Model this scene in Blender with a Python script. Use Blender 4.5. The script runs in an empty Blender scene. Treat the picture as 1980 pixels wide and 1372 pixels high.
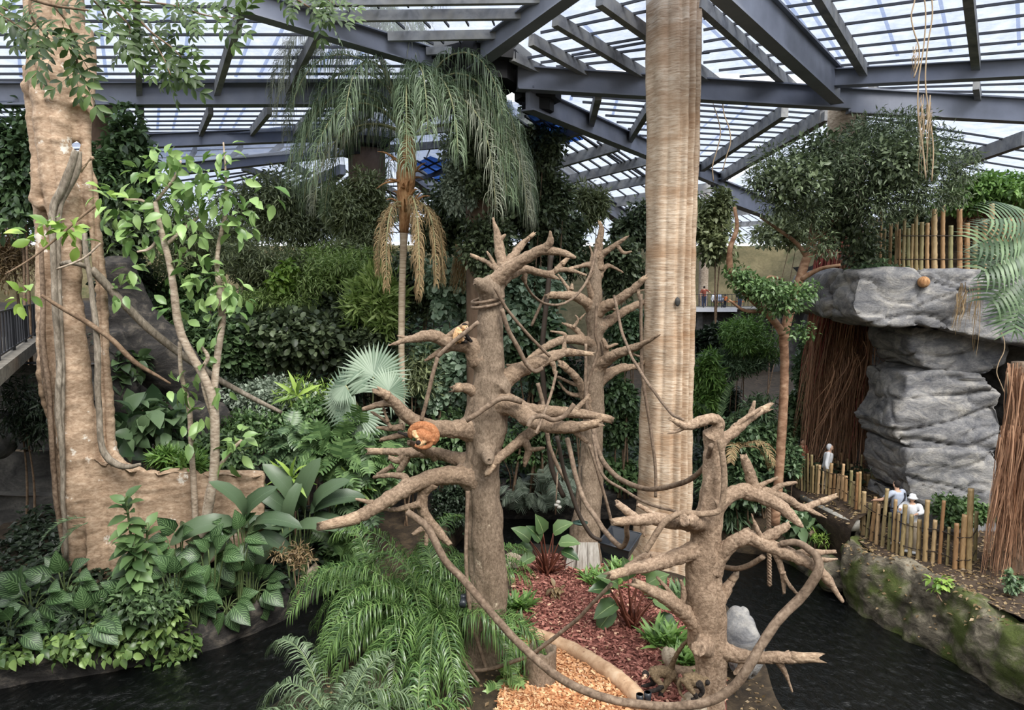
import bpy, math, random
import numpy as np
from mathutils import Vector, noise, Matrix

rng = np.random.default_rng(7)
random.seed(7)
scn = bpy.context.scene
col = scn.collection
PI = math.pi

# ---------------------------------------------------------------- camera model
FW, FH, FPX, CZ = 1980, 1372, 1430.0, 7.4
TH = math.atan(131 / FPX)
RT = np.array([1.0, 0, 0])
FD = np.array([0, math.cos(TH), -math.sin(TH)])
UP = np.array([0, math.sin(TH), math.cos(TH)])
EYE = np.array([0, 0, CZ])

def ray(px, py):
    return FD + (px - FW / 2) / FPX * RT + (FH / 2 - py) / FPX * UP

def P(px, py, Y):
    """world point seen at a photo pixel at distance Y along the ground"""
    d = ray(px, py)
    return EYE + d * (Y / d[1])

def G(px, py, z=0.0):
    """world point seen at a photo pixel at height z"""
    d = ray(px, py)
    return EYE + d * ((z - CZ) / d[2])

def onplane(px, py, p0, n):
    d = ray(px, py)
    return EYE + d * (np.dot(p0 - EYE, n) / np.dot(d, n))

# ---------------------------------------------------------------- objects
def tag(o, label=None, cat=None, group=None, kind=None):
    if label: o['label'] = label
    if cat: o['category'] = cat
    if group: o['group'] = group
    if kind: o['kind'] = kind
    return o

def thing(name, label, cat, loc=(0, 0, 0), group=None):
    o = bpy.data.objects.new(name, None)
    o.empty_display_size = 0.2
    col.objects.link(o)
    o.location = [float(c) for c in loc]
    return tag(o, label, cat, group)

class MB:
    """collects pieces (verts, faces, material slot, uv) of ONE mesh"""
    def __init__(s): s.v = []; s.f = []; s.n = 0; s.uv = []
    def add(s, v, f, m=0, uv=None):
        v = np.asarray(v, float).reshape(-1, 3)
        if not isinstance(f, (list, tuple)): f = [f]
        elif len(f) and not isinstance(f[0], np.ndarray): f = [np.array([q]) for q in f] if len({len(q) for q in f}) > 1 else [np.array(f)]
        for q in f:
            if len(q): s.f.append((np.asarray(q, np.int64) + s.n, m))
        s.v.append(v); s.n += len(v)
        s.uv.append(np.zeros((len(v), 2)) if uv is None else uv)
        return s
    def mesh(s, name, mats):
        me = bpy.data.meshes.new(name)
        V = np.concatenate(s.v) if s.v else np.zeros((0, 3))
        UV = np.concatenate(s.uv)
        loops = np.concatenate([q.ravel() for q, _ in s.f])
        tot = np.concatenate([np.full(len(q), q.shape[1]) for q, _ in s.f])
        mi = np.concatenate([np.full(len(q), m) for q, m in s.f])
        me.vertices.add(len(V)); me.vertices.foreach_set('co', V.astype(np.float32).ravel())
        me.loops.add(len(loops)); me.loops.foreach_set('vertex_index', loops.astype(np.int32))
        me.polygons.add(len(tot))
        me.polygons.foreach_set('loop_start', (np.cumsum(tot) - tot).astype(np.int32))
        me.polygons.foreach_set('loop_total', tot.astype(np.int32))
        me.polygons.foreach_set('material_index', mi.astype(np.int32))
        me.polygons.foreach_set('use_smooth', np.ones(len(tot), bool))
        if UV.any():
            l = me.uv_layers.new(name='UVMap')
            l.data.foreach_set('uv', UV[loops].astype(np.float32).ravel())
        for m in (mats if isinstance(mats, (list, tuple)) else [mats]): me.materials.append(m)
        me.update(calc_edges=True); me.validate()
        return me
    def build(s, name, mats, parent=None, flat=False):
        me = s.mesh(name, mats)
        if flat: me.polygons.foreach_set('use_smooth', np.zeros(len(me.polygons), bool))
        return link(name, me, parent)

def link(name, me, parent=None):
    o = bpy.data.objects.new(name, me); col.objects.link(o)
    if parent is not None:
        o.parent = parent
        if parent.type == 'EMPTY': o.matrix_parent_inverse = Matrix.Translation(-parent.location)
    return o

def struct(name, mb, mat, flat=False, label=None, cat=None):
    o = mb.build(name, mat, None, flat); tag(o, label, cat, kind='structure'); return o

# ---------------------------------------------------------------- curves and tubes
def spline(p, k=6):
    """Catmull-Rom through rows of p (any width)"""
    p = np.asarray(p, float)
    if len(p) < 3 or k < 2:
        t = np.linspace(0, 1, max(2, k if len(p) == 2 else len(p)))
        return p if len(p) > 2 else p[0] + (p[1] - p[0]) * t[:, None]
    q = np.vstack([2 * p[0] - p[1], p, 2 * p[-1] - p[-2]])
    out = []
    t = np.linspace(0, 1, k, endpoint=False)[:, None]
    for i in range(1, len(q) - 2):
        a, b, c, d = q[i - 1], q[i], q[i + 1], q[i + 2]
        out.append(0.5 * (2 * b + (c - a) * t + (2 * a - 5 * b + 4 * c - d) * t * t + (3 * b - a - 3 * c + d) * t ** 3))
    return np.vstack(out + [p[-1:]])

def frames(p):
    t = np.gradient(p, axis=0); t /= np.linalg.norm(t, axis=1)[:, None] + 1e-9
    a = np.array([0, 0, 1.0]) if abs(t[0][2]) < .9 else np.array([1.0, 0, 0])
    u = np.cross(t[0], a); u /= np.linalg.norm(u)
    U = []
    for i in range(len(p)):
        u = u - t[i] * np.dot(u, t[i]); u /= np.linalg.norm(u) + 1e-9; U.append(u)
    U = np.array(U)
    return t, U, np.cross(t, U)

def nz(p, f=1.0, o=0.0):
    return noise.noise(Vector((p[0] * f + o, p[1] * f + o, p[2] * f)))

def tube(p, r, n=8, wob=0.0, ragged=0.0, prof=None, cap=True):
    """swept tube: p (N,3), r scalar or (N,); wob = relative bump of the radius; prof(angle array, i) -> factor"""
    p = np.asarray(p, float); N = len(p)
    r = np.broadcast_to(np.asarray(r, float), (N,)).copy()
    t, u, w = frames(p)
    a = np.linspace(0, 2 * PI, n, endpoint=False)
    R = r[:, None] * np.ones((1, n))
    if prof is not None:
        R = R * np.array([prof(a, i) for i in range(N)])
    V = p[:, None, :] + R[:, :, None] * (np.cos(a)[None, :, None] * u[:, None, :] + np.sin(a)[None, :, None] * w[:, None, :])
    if wob:
        s = rng.uniform(0, 50)
        for i in range(N):
            for j in range(n):
                d = V[i, j] - p[i]
                k = 1 + wob * (nz(V[i, j], .6 / max(r[i], .02), s) + .5 * nz(V[i, j], 1.7 / max(r[i], .02), s))
                V[i, j] = p[i] + d * k
    if ragged:
        V[-1] += t[-1] * (r[-1] * ragged * rng.uniform(-.4, 1.2, n))[:, None]
    V = V.reshape(-1, 3)
    i = np.arange(N - 1)[:, None] * n; j = np.arange(n)[None, :]; j2 = (j + 1) % n
    F = np.stack([i + j, i + j2, i + n + j2, i + n + j], -1).reshape(-1, 4)
    f = [F]
    if cap:
        V = np.vstack([V, p[0], p[-1] - (t[-1] * r[-1] * .3 if ragged else 0)])
        b = N * n; k = np.arange(n)
        f.append(np.stack([np.full(n, b), (k + 1) % n, k], -1))
        f.append(np.stack([np.full(n, b + 1), (N - 1) * n + k, (N - 1) * n + (k + 1) % n], -1))
    return V, f

def boxv(c, s, rz=0.0):
    c = np.asarray(c, float); s = np.asarray(s, float) / 2
    v = np.array([[x, y, z] for x in (-1, 1) for y in (-1, 1) for z in (-1, 1)]) * s
    cs, sn = math.cos(rz), math.sin(rz)
    v = np.stack([v[:, 0] * cs - v[:, 1] * sn, v[:, 0] * sn + v[:, 1] * cs, v[:, 2]], -1) + c
    return v, np.array([[0, 1, 3, 2], [4, 6, 7, 5], [0, 4, 5, 1], [2, 3, 7, 6], [0, 2, 6, 4], [1, 5, 7, 3]])

def bar(a, b, w, h, up=(0, 0, 1)):
    """rectangular bar from a to b, w across, h along up (top face on the line)"""
    a = np.asarray(a, float); b = np.asarray(b, float)
    t = (b - a) / np.linalg.norm(b - a); up = np.asarray(up, float)
    s = np.cross(t, up); s /= np.linalg.norm(s); u = np.cross(s, t)
    v = [q + s * i * w / 2 - u * h * k for q in (a, b) for i in (-1, 1) for k in (0, 1)]
    return np.array(v), np.array([[0, 1, 3, 2], [4, 6, 7, 5], [0, 4, 5, 1], [2, 3, 7, 6], [0, 2, 6, 4], [1, 5, 7, 3]])

def ball(c, r, n=12, m=8):
    c = np.asarray(c, float); r = np.broadcast_to(np.asarray(r, float), (3,))
    th = np.linspace(0, PI, m + 1)[1:-1]; ph = np.linspace(0, 2 * PI, n, endpoint=False)
    v = [[0, 0, 1]] + [[math.sin(a) * math.cos(b), math.sin(a) * math.sin(b), math.cos(a)] for a in th for b in ph] + [[0, 0, -1]]
    V = np.array(v) * r + c
    q = np.array([[1 + i * n + j, 1 + (i + 1) * n + j, 1 + (i + 1) * n + (j + 1) % n, 1 + i * n + (j + 1) % n] for i in range(m - 2) for j in range(n)])
    k = np.arange(n); e = len(V) - 1
    return V, [q, np.stack([np.zeros(n, int), 1 + k, 1 + (k + 1) % n], -1), np.stack([np.full(n, e), 1 + (m - 2) * n + (k + 1) % n, 1 + (m - 2) * n + k], -1)]

def fuse(name, mb, voxel, mats, parent=None, smooth=3, disp=None, seg=None):
    """melt overlapping closed pieces into one continuous skin; seg: [(points, slot)] colours faces by the nearest point"""
    tmp = link('tmp', mb.mesh('tmp', mats))
    m = tmp.modifiers.new('r', 'REMESH'); m.mode = 'VOXEL'; m.voxel_size = voxel; m.use_smooth_shade = True
    if smooth:
        k = tmp.modifiers.new('s', 'SMOOTH'); k.iterations = smooth; k.factor = .5
    dg = bpy.context.evaluated_depsgraph_get()
    me = bpy.data.meshes.new_from_object(tmp.evaluated_get(dg)); me.name = name
    old = tmp.data; bpy.data.objects.remove(tmp); bpy.data.meshes.remove(old)
    nv = len(me.vertices)
    if disp:
        co = np.empty(nv * 3, np.float32); me.vertices.foreach_get('co', co); co = co.reshape(-1, 3)
        no = np.empty(nv * 3, np.float32); me.vertices.foreach_get('normal', no); no = no.reshape(-1, 3)
        for q in disp:
            amp, fr = q[:2]; fr = np.broadcast_to(np.asarray(fr, float), (3,))
            d = np.array([noise.noise(Vector(c)) for c in (co * fr + (17.3 if len(q) > 2 else 0))])
            if len(q) > 2: d = -np.exp(-np.abs(d) / q[2])
            co = co + no * (d * amp)[:, None]
        me.vertices.foreach_set('co', co.astype(np.float32).ravel())
    me.materials.clear()
    for m in (mats if isinstance(mats, (list, tuple)) else [mats]): me.materials.append(m)
    if seg:
        ce = np.empty(len(me.polygons) * 3, np.float32); me.polygons.foreach_get('center', ce); ce = ce.reshape(-1, 3)
        best = np.full(len(ce), 1e9); idx = np.zeros(len(ce), np.int32)
        for pts, slot in seg:
            for q in np.asarray(pts):
                d = np.linalg.norm(ce - q[:3], axis=1) - (q[3] if len(q) > 3 else 0)
                w = d < best; best[w] = d[w]; idx[w] = slot
        me.polygons.foreach_set('material_index', idx)
    me.polygons.foreach_set('use_smooth', np.ones(len(me.polygons), bool))
    me.update()
    return link(name, me, parent)

# ---------------------------------------------------------------- leaves
def unit(v):
    v = np.asarray(v, float)
    return v / (np.linalg.norm(v, axis=-1, keepdims=True) + 1e-9)

def _leaf_rows(rows, mid_drop=.06):
    """rows: (y, halfwidth, z) -> leaf template folded on its midrib"""
    V = []; UV = []
    for y, w, z in rows:
        V += [[-w, y, z + w * .35], [0, y, z], [w, y, z + w * .35]]; UV += [[0.001, y], [.5, y], [1, y]]
    F = []
    for i in range(len(rows) - 1):
        a = i * 3; F += [[a, a + 1, a + 4, a + 3], [a + 1, a + 2, a + 5, a + 4]]
    return np.array(V), np.array(F), np.array(UV)

T_OVATE = _leaf_rows([(0, .02, 0), (.22, .21, .02), (.5, .26, .02), (.78, .16, -.04), (1, .01, -.13)])
T_BROAD = _leaf_rows([(0, .04, 0), (.15, .27, .03), (.45, .36, .03), (.75, .22, -.05), (1, .01, -.17)])
T_ROUND = _leaf_rows([(0, .05, 0), (.2, .33, .02), (.55, .4, .02), (.85, .26, -.02), (1, .06, -.05)])
T_NARROW = _leaf_rows([(0, .02, 0), (.35, .085, .02), (.7, .065, -.04), (1, .005, -.18)])
T_BANANA = _leaf_rows([(0, .02, 0), (.08, .11, .05), (.3, .155, .1), (.55, .165, .07), (.8, .15, -.06), (.94, .09, -.2), (1, .01, -.27)])
T_SMALL = (np.array([[0, 0, 0], [-.27, .48, .07], [0, 1, -.1], [.27, .48, .07]]), np.array([[0, 2, 1], [0, 3, 2]]), np.array([[.5, .001], [0, .5], [.5, 1], [1, .5]]))
T_SLIM = (np.array([[0, 0, 0], [-.11, .45, .03], [0, 1, -.12], [.11, .45, .03]]), np.array([[0, 2, 1], [0, 3, 2]]), T_SMALL[2])

def _lobed(n=6, split=.55):
    """deeply cut leaf: lobes leaving a midrib on both sides"""
    V = [[0, 0, 0]]; F = []; UV = [[.5, .001]]
    ys = np.linspace(0, .86, n + 1)
    for s in (-1, 1):
        for i in range(n):
            y0, y1 = ys[i], ys[i + 1]; ym = (y0 + y1) / 2
            w = .52 * math.sin(PI * (.2 + .72 * ym)) ** .8
            b = len(V)
            V += [[0, y0, 0], [0, y1, 0], [s * w * split, y1 + .02, .05], [s * w * split, y0 + .045, .05], [s * w, ym + .17, -.02 - .06 * ym], [s * w * .9, ym + .06, -.02 - .06 * ym]]
            UV += [[.5, y0], [.5, y1], [.5 + s * .3, y1], [.5 + s * .3, y0], [.5 + s * .5, y1], [.5 + s * .5, y0]]
            q = [[b, b + 3, b + 2, b + 1], [b + 3, b + 5, b + 4, b + 2]]
            F += q if s > 0 else [x[::-1] for x in q]
    b = len(V); V += [[-.1, .84, .02], [0, .84, 0], [.1, .84, .02], [0, 1.05, -.12]]; UV += [[.4, .9], [.5, .9], [.6, .9], [.5, 1]]
    F += [[b, b + 1, b + 3, b + 3], [b + 1, b + 2, b + 3, b + 3]]
    F4 = np.array([f for f in F if len(set(f)) == 4]); F3 = np.array([list(dict.fromkeys(f)) for f in F if len(set(f)) == 3])
    return np.array(V), [F4, F3], np.array(UV)
T_LOBED = _lobed()

def _fingers(n=11):
    """pinnately slashed leaf: long narrow fingers curving off a midrib"""
    V = []; F = []; UV = []
    for s in (-1, 1):
        for i in range(n):
            y0 = .04 + .86 * i / n; w = .5 * math.sin(PI * (.25 + .62 * i / n)) ** .7; hw = .03
            b = len(V)
            for k, (q, h) in enumerate(((0, .8), (.35, 1.05), (.7, .85), (1, .1))):
                x = s * w * q; yc = y0 + .03 + .16 * q + .1 * q * q; z = .05 * math.sin(q * 2.4) - .12 * q * q - .12 * y0 * y0
                V += [[x, yc - hw * h, z], [x, yc + hw * h, z]]; UV += [[.5 + s * q * .5, y0], [.5 + s * q * .5, y0 + .04]]
            for k in range(3):
                a = b + 2 * k; F.append([a, a + 2, a + 3, a + 1] if s > 0 else [a, a + 1, a + 3, a + 2])
    b = len(V); V += [[-.018, 0, 0], [.018, 0, 0], [.014, .5, -.03], [-.014, .5, -.03], [.02, .9, -.1], [-.02, .9, -.1], [0, 1.12, -.2]]; UV += [[.5, .5]] * 7
    F += [[b, b + 1, b + 2, b + 3], [b + 3, b + 2, b + 4, b + 5]]
    return np.array(V), [np.array(F), np.array([[b + 5, b + 4, b + 6]])], np.array(UV)
T_FEATHER = _fingers()

def _pinnate(n=4):
    V = []; F = []; UV = []
    lt, lf, lu = _leaf_rows([(0, .02, 0), (.4, .2, .02), (.75, .15, -.03), (1, .01, -.12)])
    def put(o, ang, sc):
        c, s = math.cos(ang), math.sin(ang); b = len(V)
        for (x, y, z) in lt * sc: V.append([o[0] + x * c + y * s, o[1] - x * s + y * c, o[2] + z])
        UV.extend(lu.tolist()); F.extend((lf + b).tolist())
    for i in range(n):
        y = .15 + .7 * i / (n - 1)
        for s in (-1, 1): put([0, y, -.12 * y * y], s * (1.05 - .4 * y), .36)
    put([0, .9, -.1], 0, .34)
    b = len(V); V += [[-.008, 0, 0], [.008, 0, 0], [.006, .9, -.1], [-.006, .9, -.1]]; UV += [[.5, .1]] * 4; F.append([b, b + 1, b + 2, b + 3])
    return np.array(V), np.array(F), np.array(UV)
T_PINNATE = _pinnate()

def scatter(mb, T, pos, yd, zd, sc, m=0):
    """copies of leaf template T with length axis yd, face normal near zd, size sc"""
    tv, tf, tu = T
    pos = np.asarray(pos, float).reshape(-1, 3); n = len(pos)
    if n == 0: return
    yd = unit(np.broadcast_to(yd, (n, 3))); zd = np.broadcast_to(np.asarray(zd, float), (n, 3))
    xd = unit(np.cross(yd, zd) + 1e-6); zd = np.cross(xd, yd)
    sc = np.broadcast_to(np.asarray(sc, float), (n,))
    V = pos[:, None, :] + sc[:, None, None] * (tv[None, :, 0:1] * xd[:, None, :] + tv[None, :, 1:2] * yd[:, None, :] + tv[None, :, 2:3] * zd[:, None, :])
    k = len(tv)
    fs = tf if isinstance(tf, list) else [tf]
    f = [(q[None] + (np.arange(n) * k)[:, None, None]).reshape(-1, q.shape[1]) for q in fs]
    mb.add(V.reshape(-1, 3), f, m, np.tile(tu, (n, 1)))

def sphere_dirs(n):
    return unit(rng.normal(size=(n, 3)))

def blob(mb, T, c, r, n, size, droop=.35, up=.8, shell=.45, m=0):
    """a lump of foliage: n leaves through the outer part of an ellipsoid, held outward and upward like real twigs"""
    c = np.asarray(c, float); r = np.broadcast_to(np.asarray(r, float), (3,))
    d = sphere_dirs(n)
    rad = 1 - shell * rng.random(n) ** 1.6 + .13 * np.abs(rng.normal(size=n)) * (rng.random(n) < .35)
    pos = c + d * r * rad[:, None]
    y = unit(d * .7 + rng.normal(size=(n, 3)) * .6 + np.array([0, 0, -droop]))
    z = unit(d * .45 + np.array([0, 0, up]) + rng.normal(size=(n, 3)) * .35)
    scatter(mb, T, pos, y, z, size * rng.uniform(.65, 1.25, n), m)

def lumps(c, r, k, spread=.75):
    """k lump centres and sizes filling an ellipsoid"""
    c = np.asarray(c, float); r = np.broadcast_to(np.asarray(r, float), (3,))
    out = []
    for i in range(k):
        d = sphere_dirs(1)[0]; d[2] = d[2] * .9 + .05
        out.append((c + d * r * spread * rng.uniform(.35, 1), r * rng.uniform(.3, .52)))
    return out

def frond(mb, base, d0, L, bend, nl, ll, ld=1.0, lw=.02, m=0, ms=1, side=None, seg=3, rr=.012, tip=.35, vee=.35, jt=.12):
    """pinnate palm frond: rachis from base along d0 bending down; nl leaflets a side of length ll, drooping ld"""
    d = unit(d0); N = 14; p = [np.asarray(base, float)]; ds = []
    for i in range(N):
        ds.append(d); p.append(p[-1] + d * L / N)
        d = unit(d + np.array([0, 0, -bend / N * (1 + i * .12)]))
    p = np.array(p)
    v, f = tube(p, np.linspace(rr, rr * .25, N + 1), 5); mb.add(v, f, ms)
    t, u, w = frames(p)
    up = unit(np.cross(np.cross(t, [0, 0, 1.0]), t)); sd = unit(np.cross(t, up))
    q = np.linspace(.16, 1, nl) * N
    i0 = np.minimum(q.astype(int), N - 1); fr = (q - i0)[:, None]
    pos = p[i0] * (1 - fr) + p[i0 + 1] * fr
    prof = np.sin(PI * np.clip(.12 + .88 * np.linspace(.1, 1, nl) * .93, 0, 1)) ** .6 * (1 - tip) + tip * .6
    for s in (-1, 1):
        jit = rng.normal(size=(nl, 3)) * jt
        dir0 = unit(sd[i0] * s * .9 + t[i0] * .65 + up[i0] * vee + jit)
        ln = ll * prof * rng.uniform(.85, 1.1, nl)
        pts = [pos]; dd = dir0
        for k in range(seg):
            pts.append(pts[-1] + dd * (ln / seg)[:, None]); dd = unit(dd + np.array([0, 0, -ld / seg * (1 + .5 * k)]))
        pts = np.array(pts)                                     # seg+1, nl, 3
        wd = unit(np.cross(dir0, up[i0] + jit))
        ws = lw * np.array([.5] + [1 - .75 * (k / seg) ** 2 for k in range(1, seg)] + [.08])
        L_ = pts - wd[None] * ws[:, None, None]; R_ = pts + wd[None] * ws[:, None, None]
        V = np.stack([L_, R_], 2).transpose(1, 0, 2, 3).reshape(-1, 3)
        k = (seg + 1) * 2
        base_f = np.array([[2 * i, 2 * i + 1, 2 * i + 3, 2 * i + 2] for i in range(seg)])
        mb.add(V, (base_f[None] + (np.arange(nl) * k)[:, None, None]).reshape(-1, 4), m)

def fan(mb, c, nrm, upv, R, n=34, arc=5.4, m=0):
    """palmate leaf: pleated segments joined two thirds of the way, tips free"""
    nrm = unit(nrm); upv = unit(upv - nrm * np.dot(upv, nrm)); s = np.cross(upv, nrm); c = np.asarray(c, float)
    for i in range(n):
        a0 = -arc / 2 + arc * i / n; a1 = a0 + arc / n; am = (a0 + a1) / 2
        def pt(a, r, h): return c + (upv * math.cos(a) + s * math.sin(a)) * r * R + nrm * (h * R - .10 * R * r * r)
        e = rng.uniform(.9, 1.08)
        v = [c, pt(a0, .62, -.012), pt(am, .66, .03), pt(a1, .62, -.012), pt(am, e, -.05)]
        mb.add(v, [np.array([[0, 2, 1], [0, 3, 2], [1, 2, 4], [2, 3, 4]])], m, np.array([[.5, .001], [.3, .6], [.5, .6], [.7, .6], [.5, 1]]))
# ---------------------------------------------------------------- materials
def lin(r, g, b):
    f = lambda c: (c / 255 / 12.92) if c <= 10 else ((c / 255 + .055) / 1.055) ** 2.4
    return (f(r), f(g), f(b), 1)

class NT:
    def __init__(s, name):
        s.m = bpy.data.materials.new(name); s.m.use_nodes = True
        s.t = s.m.node_tree; s.t.nodes.clear(); s.out = s.n('ShaderNodeOutputMaterial')
    def n(s, typ, **kw):
        x = s.t.nodes.new(typ)
        for k, v in kw.items(): setattr(x, k, v)
        return x
    def l(s, a, b): s.t.links.new(a, b)
    def coord(s, scale=(1, 1, 1), src='Object'):
        c = s.n('ShaderNodeTexCoord'); mp = s.n('ShaderNodeMapping'); mp.inputs['Scale'].default_value = scale
        s.l(c.outputs[src], mp.inputs['Vector']); return mp.outputs[0]
    def noise(s, vec, scale, detail=4, rough=.6, dist=0):
        x = s.n('ShaderNodeTexNoise'); x.inputs['Scale'].default_value = scale; x.inputs['Detail'].default_value = detail
        x.inputs['Roughness'].default_value = rough; x.inputs['Distortion'].default_value = dist
        s.l(vec, x.inputs['Vector']); return x.outputs['Fac']
    def ramp(s, fac, stops):
        r = s.n('ShaderNodeValToRGB'); e = r.color_ramp.elements
        while len(e) < len(stops): e.new(.5)
        for i, (p, c) in enumerate(stops): e[i].position = p; e[i].color = c
        s.l(fac, r.inputs[0]); return r.outputs[0]
    def mix(s, fac, a, b, mode='MIX'):
        x = s.n('ShaderNodeMix', data_type='RGBA', blend_type=mode)
        for sock, v in ((x.inputs[0], fac), (x.inputs[6], a), (x.inputs[7], b)):
            if hasattr(v, 'is_linked'): s.l(v, sock)
            else: sock.default_value = v
        return x.outputs[2]
    def math(s, op, a, b=0.0):
        x = s.n('ShaderNodeMath', operation=op)
        for sock, v in ((x.inputs[0], a), (x.inputs[1], b)):
            if hasattr(v, 'is_linked'): s.l(v, sock)
            else: sock.default_value = v
        return x.outputs[0]
    def bsdf(s, color, rough=.7, spec=.4, bump=None, bs=.3, bd=.02, metal=0):
        p = s.n('ShaderNodeBsdfPrincipled')
        for k, v in (('Base Color', color), ('Roughness', rough), ('Specular IOR Level', spec), ('Metallic', metal)):
            if hasattr(v, 'is_linked'): s.l(v, p.inputs[k])
            else: p.inputs[k].default_value = v
        if bump is not None:
            b = s.n('ShaderNodeBump'); b.inputs['Strength'].default_value = bs; b.inputs['Distance'].default_value = bd
            s.l(bump, b.inputs['Height']); s.l(b.outputs[0], p.inputs['Normal'])
        s.l(p.outputs[0], s.out.inputs[0]); return p

def m_plain(name, c, rough=.6, var=.25, scale=6, metal=0, bs=.15, spec=.4):
    t = NT(name); v = t.coord(); f = t.noise(v, scale, 5)
    c1 = tuple(x * (1 - var) for x in c[:3]) + (1,); c2 = tuple(min(1, x * (1 + var)) for x in c[:3]) + (1,)
    t.bsdf(t.ramp(f, [(.3, c1), (.7, c2)]), rough, spec, f, bs, .01, metal); return t.m

def m_leaf(name, dark, light, rough=.42, trans=.22, vein=0.0, veincol=None):
    t = NT(name)
    g = t.n('ShaderNodeNewGeometry')
    c = t.ramp(g.outputs['Random Per Island'], [(0, dark), (.55, tuple((a + b) / 2 for a, b in zip(dark, light))), (1, light)])
    if vein:
        tc = t.n('ShaderNodeTexCoord'); sp = t.n('ShaderNodeSeparateXYZ'); t.l(tc.outputs['UV'], sp.inputs[0])
        u = t.math('ABSOLUTE', t.math('SUBTRACT', sp.outputs[0], .5))
        w = t.math('SUBTRACT', t.math('MULTIPLY', sp.outputs[1], vein), t.math('MULTIPLY', u, vein * .8))
        s = t.math('SINE', t.math('MULTIPLY', w, 6.283))
        k = t.math('MULTIPLY', t.math('GREATER_THAN', s, .35), t.math('LESS_THAN', u, .4))
        mid = t.math('LESS_THAN', u, .018)
        c = t.mix(t.math('MAXIMUM', t.math('MULTIPLY', k, .75), mid), c, veincol or light)
    p = t.n('ShaderNodeBsdfPrincipled'); p.inputs['Roughness'].default_value = rough; p.inputs['Specular IOR Level'].default_value = .45
    t.l(c, p.inputs['Base Color'])
    tr = t.n('ShaderNodeBsdfTranslucent')
    hs = t.n('ShaderNodeHueSaturation'); hs.inputs['Value'].default_value = 1.25; hs.inputs['Saturation'].default_value = 1.1
    t.l(c, hs.inputs['Color']); t.l(hs.outputs[0], tr.inputs['Color'])
    mx = t.n('ShaderNodeMixShader'); mx.inputs[0].default_value = trans
    t.l(p.outputs[0], mx.inputs[1]); t.l(tr.outputs[0], mx.inputs[2]); t.l(mx.outputs[0], t.out.inputs[0])
    return t.m

def m_bark(name, c1, c2, c3, sc=(1, 1, 1), scale=3, bs=.5, bd=.03, spots=None, band=None):
    t = NT(name); v = t.coord(sc)
    f = t.noise(v, scale, 8, .65, .4); g = t.noise(t.coord(), 1.1, 3)
    c = t.ramp(f, [(.32, c1), (.5, c2), (.68, c3)])
    c = t.mix(t.ramp(g, [(.35, (.72, .72, .72, 1)), (.7, (1.12, 1.08, 1.02, 1))]), (0, 0, 0, 1), c) if False else t.mix(1.0, c, t.ramp(g, [(.35, (.7, .68, .66, 1)), (.65, (1, 1, 1, 1))]), 'MULTIPLY')
    if band:
        c = t.mix(t.ramp(t.noise(t.coord(band[1]), 1.6, 4, .55), [(.46, (0, 0, 0, 1)), (.72, (band[2],) * 3 + (1,))]), c, band[0])
    if spots:
        sn = t.noise(t.coord(), spots[1], 5, .7); c = t.mix(t.ramp(sn, [(spots[2], (0, 0, 0, 1)), (spots[2] + .05, (1, 1, 1, 1))]), c, spots[0])
    t.bsdf(c, .8, .25, f, bs, bd); return t.m

def m_rock(name, c1, c2, c3, scale=1.2, moss=None, wet=None, bs=.6):
    t = NT(name); v = t.coord((1, 1, 1.8))
    f = t.noise(v, scale, 10, .68, .6)
    c = t.ramp(f, [(.3, c1), (.5, c2), (.68, c3)])
    if moss:
        g = t.n('ShaderNodeNewGeometry'); sp = t.n('ShaderNodeSeparateXYZ'); t.l(g.outputs['Normal'], sp.inputs[0])
        mn = t.noise(t.coord(), moss[1], 5)
        k = t.math('MULTIPLY', t.ramp(mn, [(moss[2], (0, 0, 0, 1)), (moss[2] + .14, (1, 1, 1, 1))]), .9)
        c = t.mix(k, c, moss[0])
    fine = t.noise(t.coord((1, 1, 1.6)), scale * 9, 6, .7); c = t.mix(.55, c, t.ramp(fine, [(.3, (.45, .45, .47, 1)), (.6, (1, 1, 1, 1))]), 'MULTIPLY')
    t.bsdf(c, .85 if not wet else .35, .3, t.math('ADD', f, t.math('MULTIPLY', fine, .35)), bs, .06); return t.m

M = {}
M['beam'] = m_plain('painted steel', lin(122, 126, 138), .55, .16, 1.2, 0, .03)
M['rafter'] = m_bark('galvanised steel', lin(118, 120, 124), lin(150, 151, 152), lin(166, 165, 160), (1, 1, 1), 2.5, .03)
M['bar'] = m_plain('glazing bar', lin(64, 66, 72), .6, .1, 2)
M['dark'] = m_plain('dark hub', lin(30, 30, 32), .8, .2, 2)
def m_panel():
    t = NT('translucent roof panel')
    v = t.coord((1, 1, 1)); f = t.noise(v, 2.2, 6, .7); g = t.noise(t.coord((.5, 4, 4)), 1.5, 4, .6)
    tr = t.n('ShaderNodeBsdfTransparent')
    c = t.mix(1.0, t.ramp(f, [(.34, (.31, .345, .43, 1)), (.62, (.455, .475, .515, 1))]), t.ramp(g, [(.3, (.86, .89, .96, 1)), (.62, (1, 1, 1, 1))]), 'MULTIPLY')
    t.l(c, tr.inputs[0])
    d = t.n('ShaderNodeBsdfTranslucent'); d.inputs[0].default_value = (.8, .84, .9, 1)
    mx = t.n('ShaderNodeMixShader'); mx.inputs[0].default_value = .1
    t.l(tr.outputs[0], mx.inputs[1]); t.l(d.outputs[0], mx.inputs[2]); t.l(mx.outputs[0], t.out.inputs[0]); return t.m
M['panel'] = m_panel()
def m_clear():
    t = NT('blue tinted clear pane'); tr = t.n('ShaderNodeBsdfTransparent')
    f = t.noise(t.coord(), 1.4, 4); t.l(t.ramp(f, [(.4, lin(48, 80, 140)), (.62, lin(68, 102, 164))]), tr.inputs[0]); t.l(tr.outputs[0], t.out.inputs[0]); return t.m
M['clear'] = m_clear()

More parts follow.
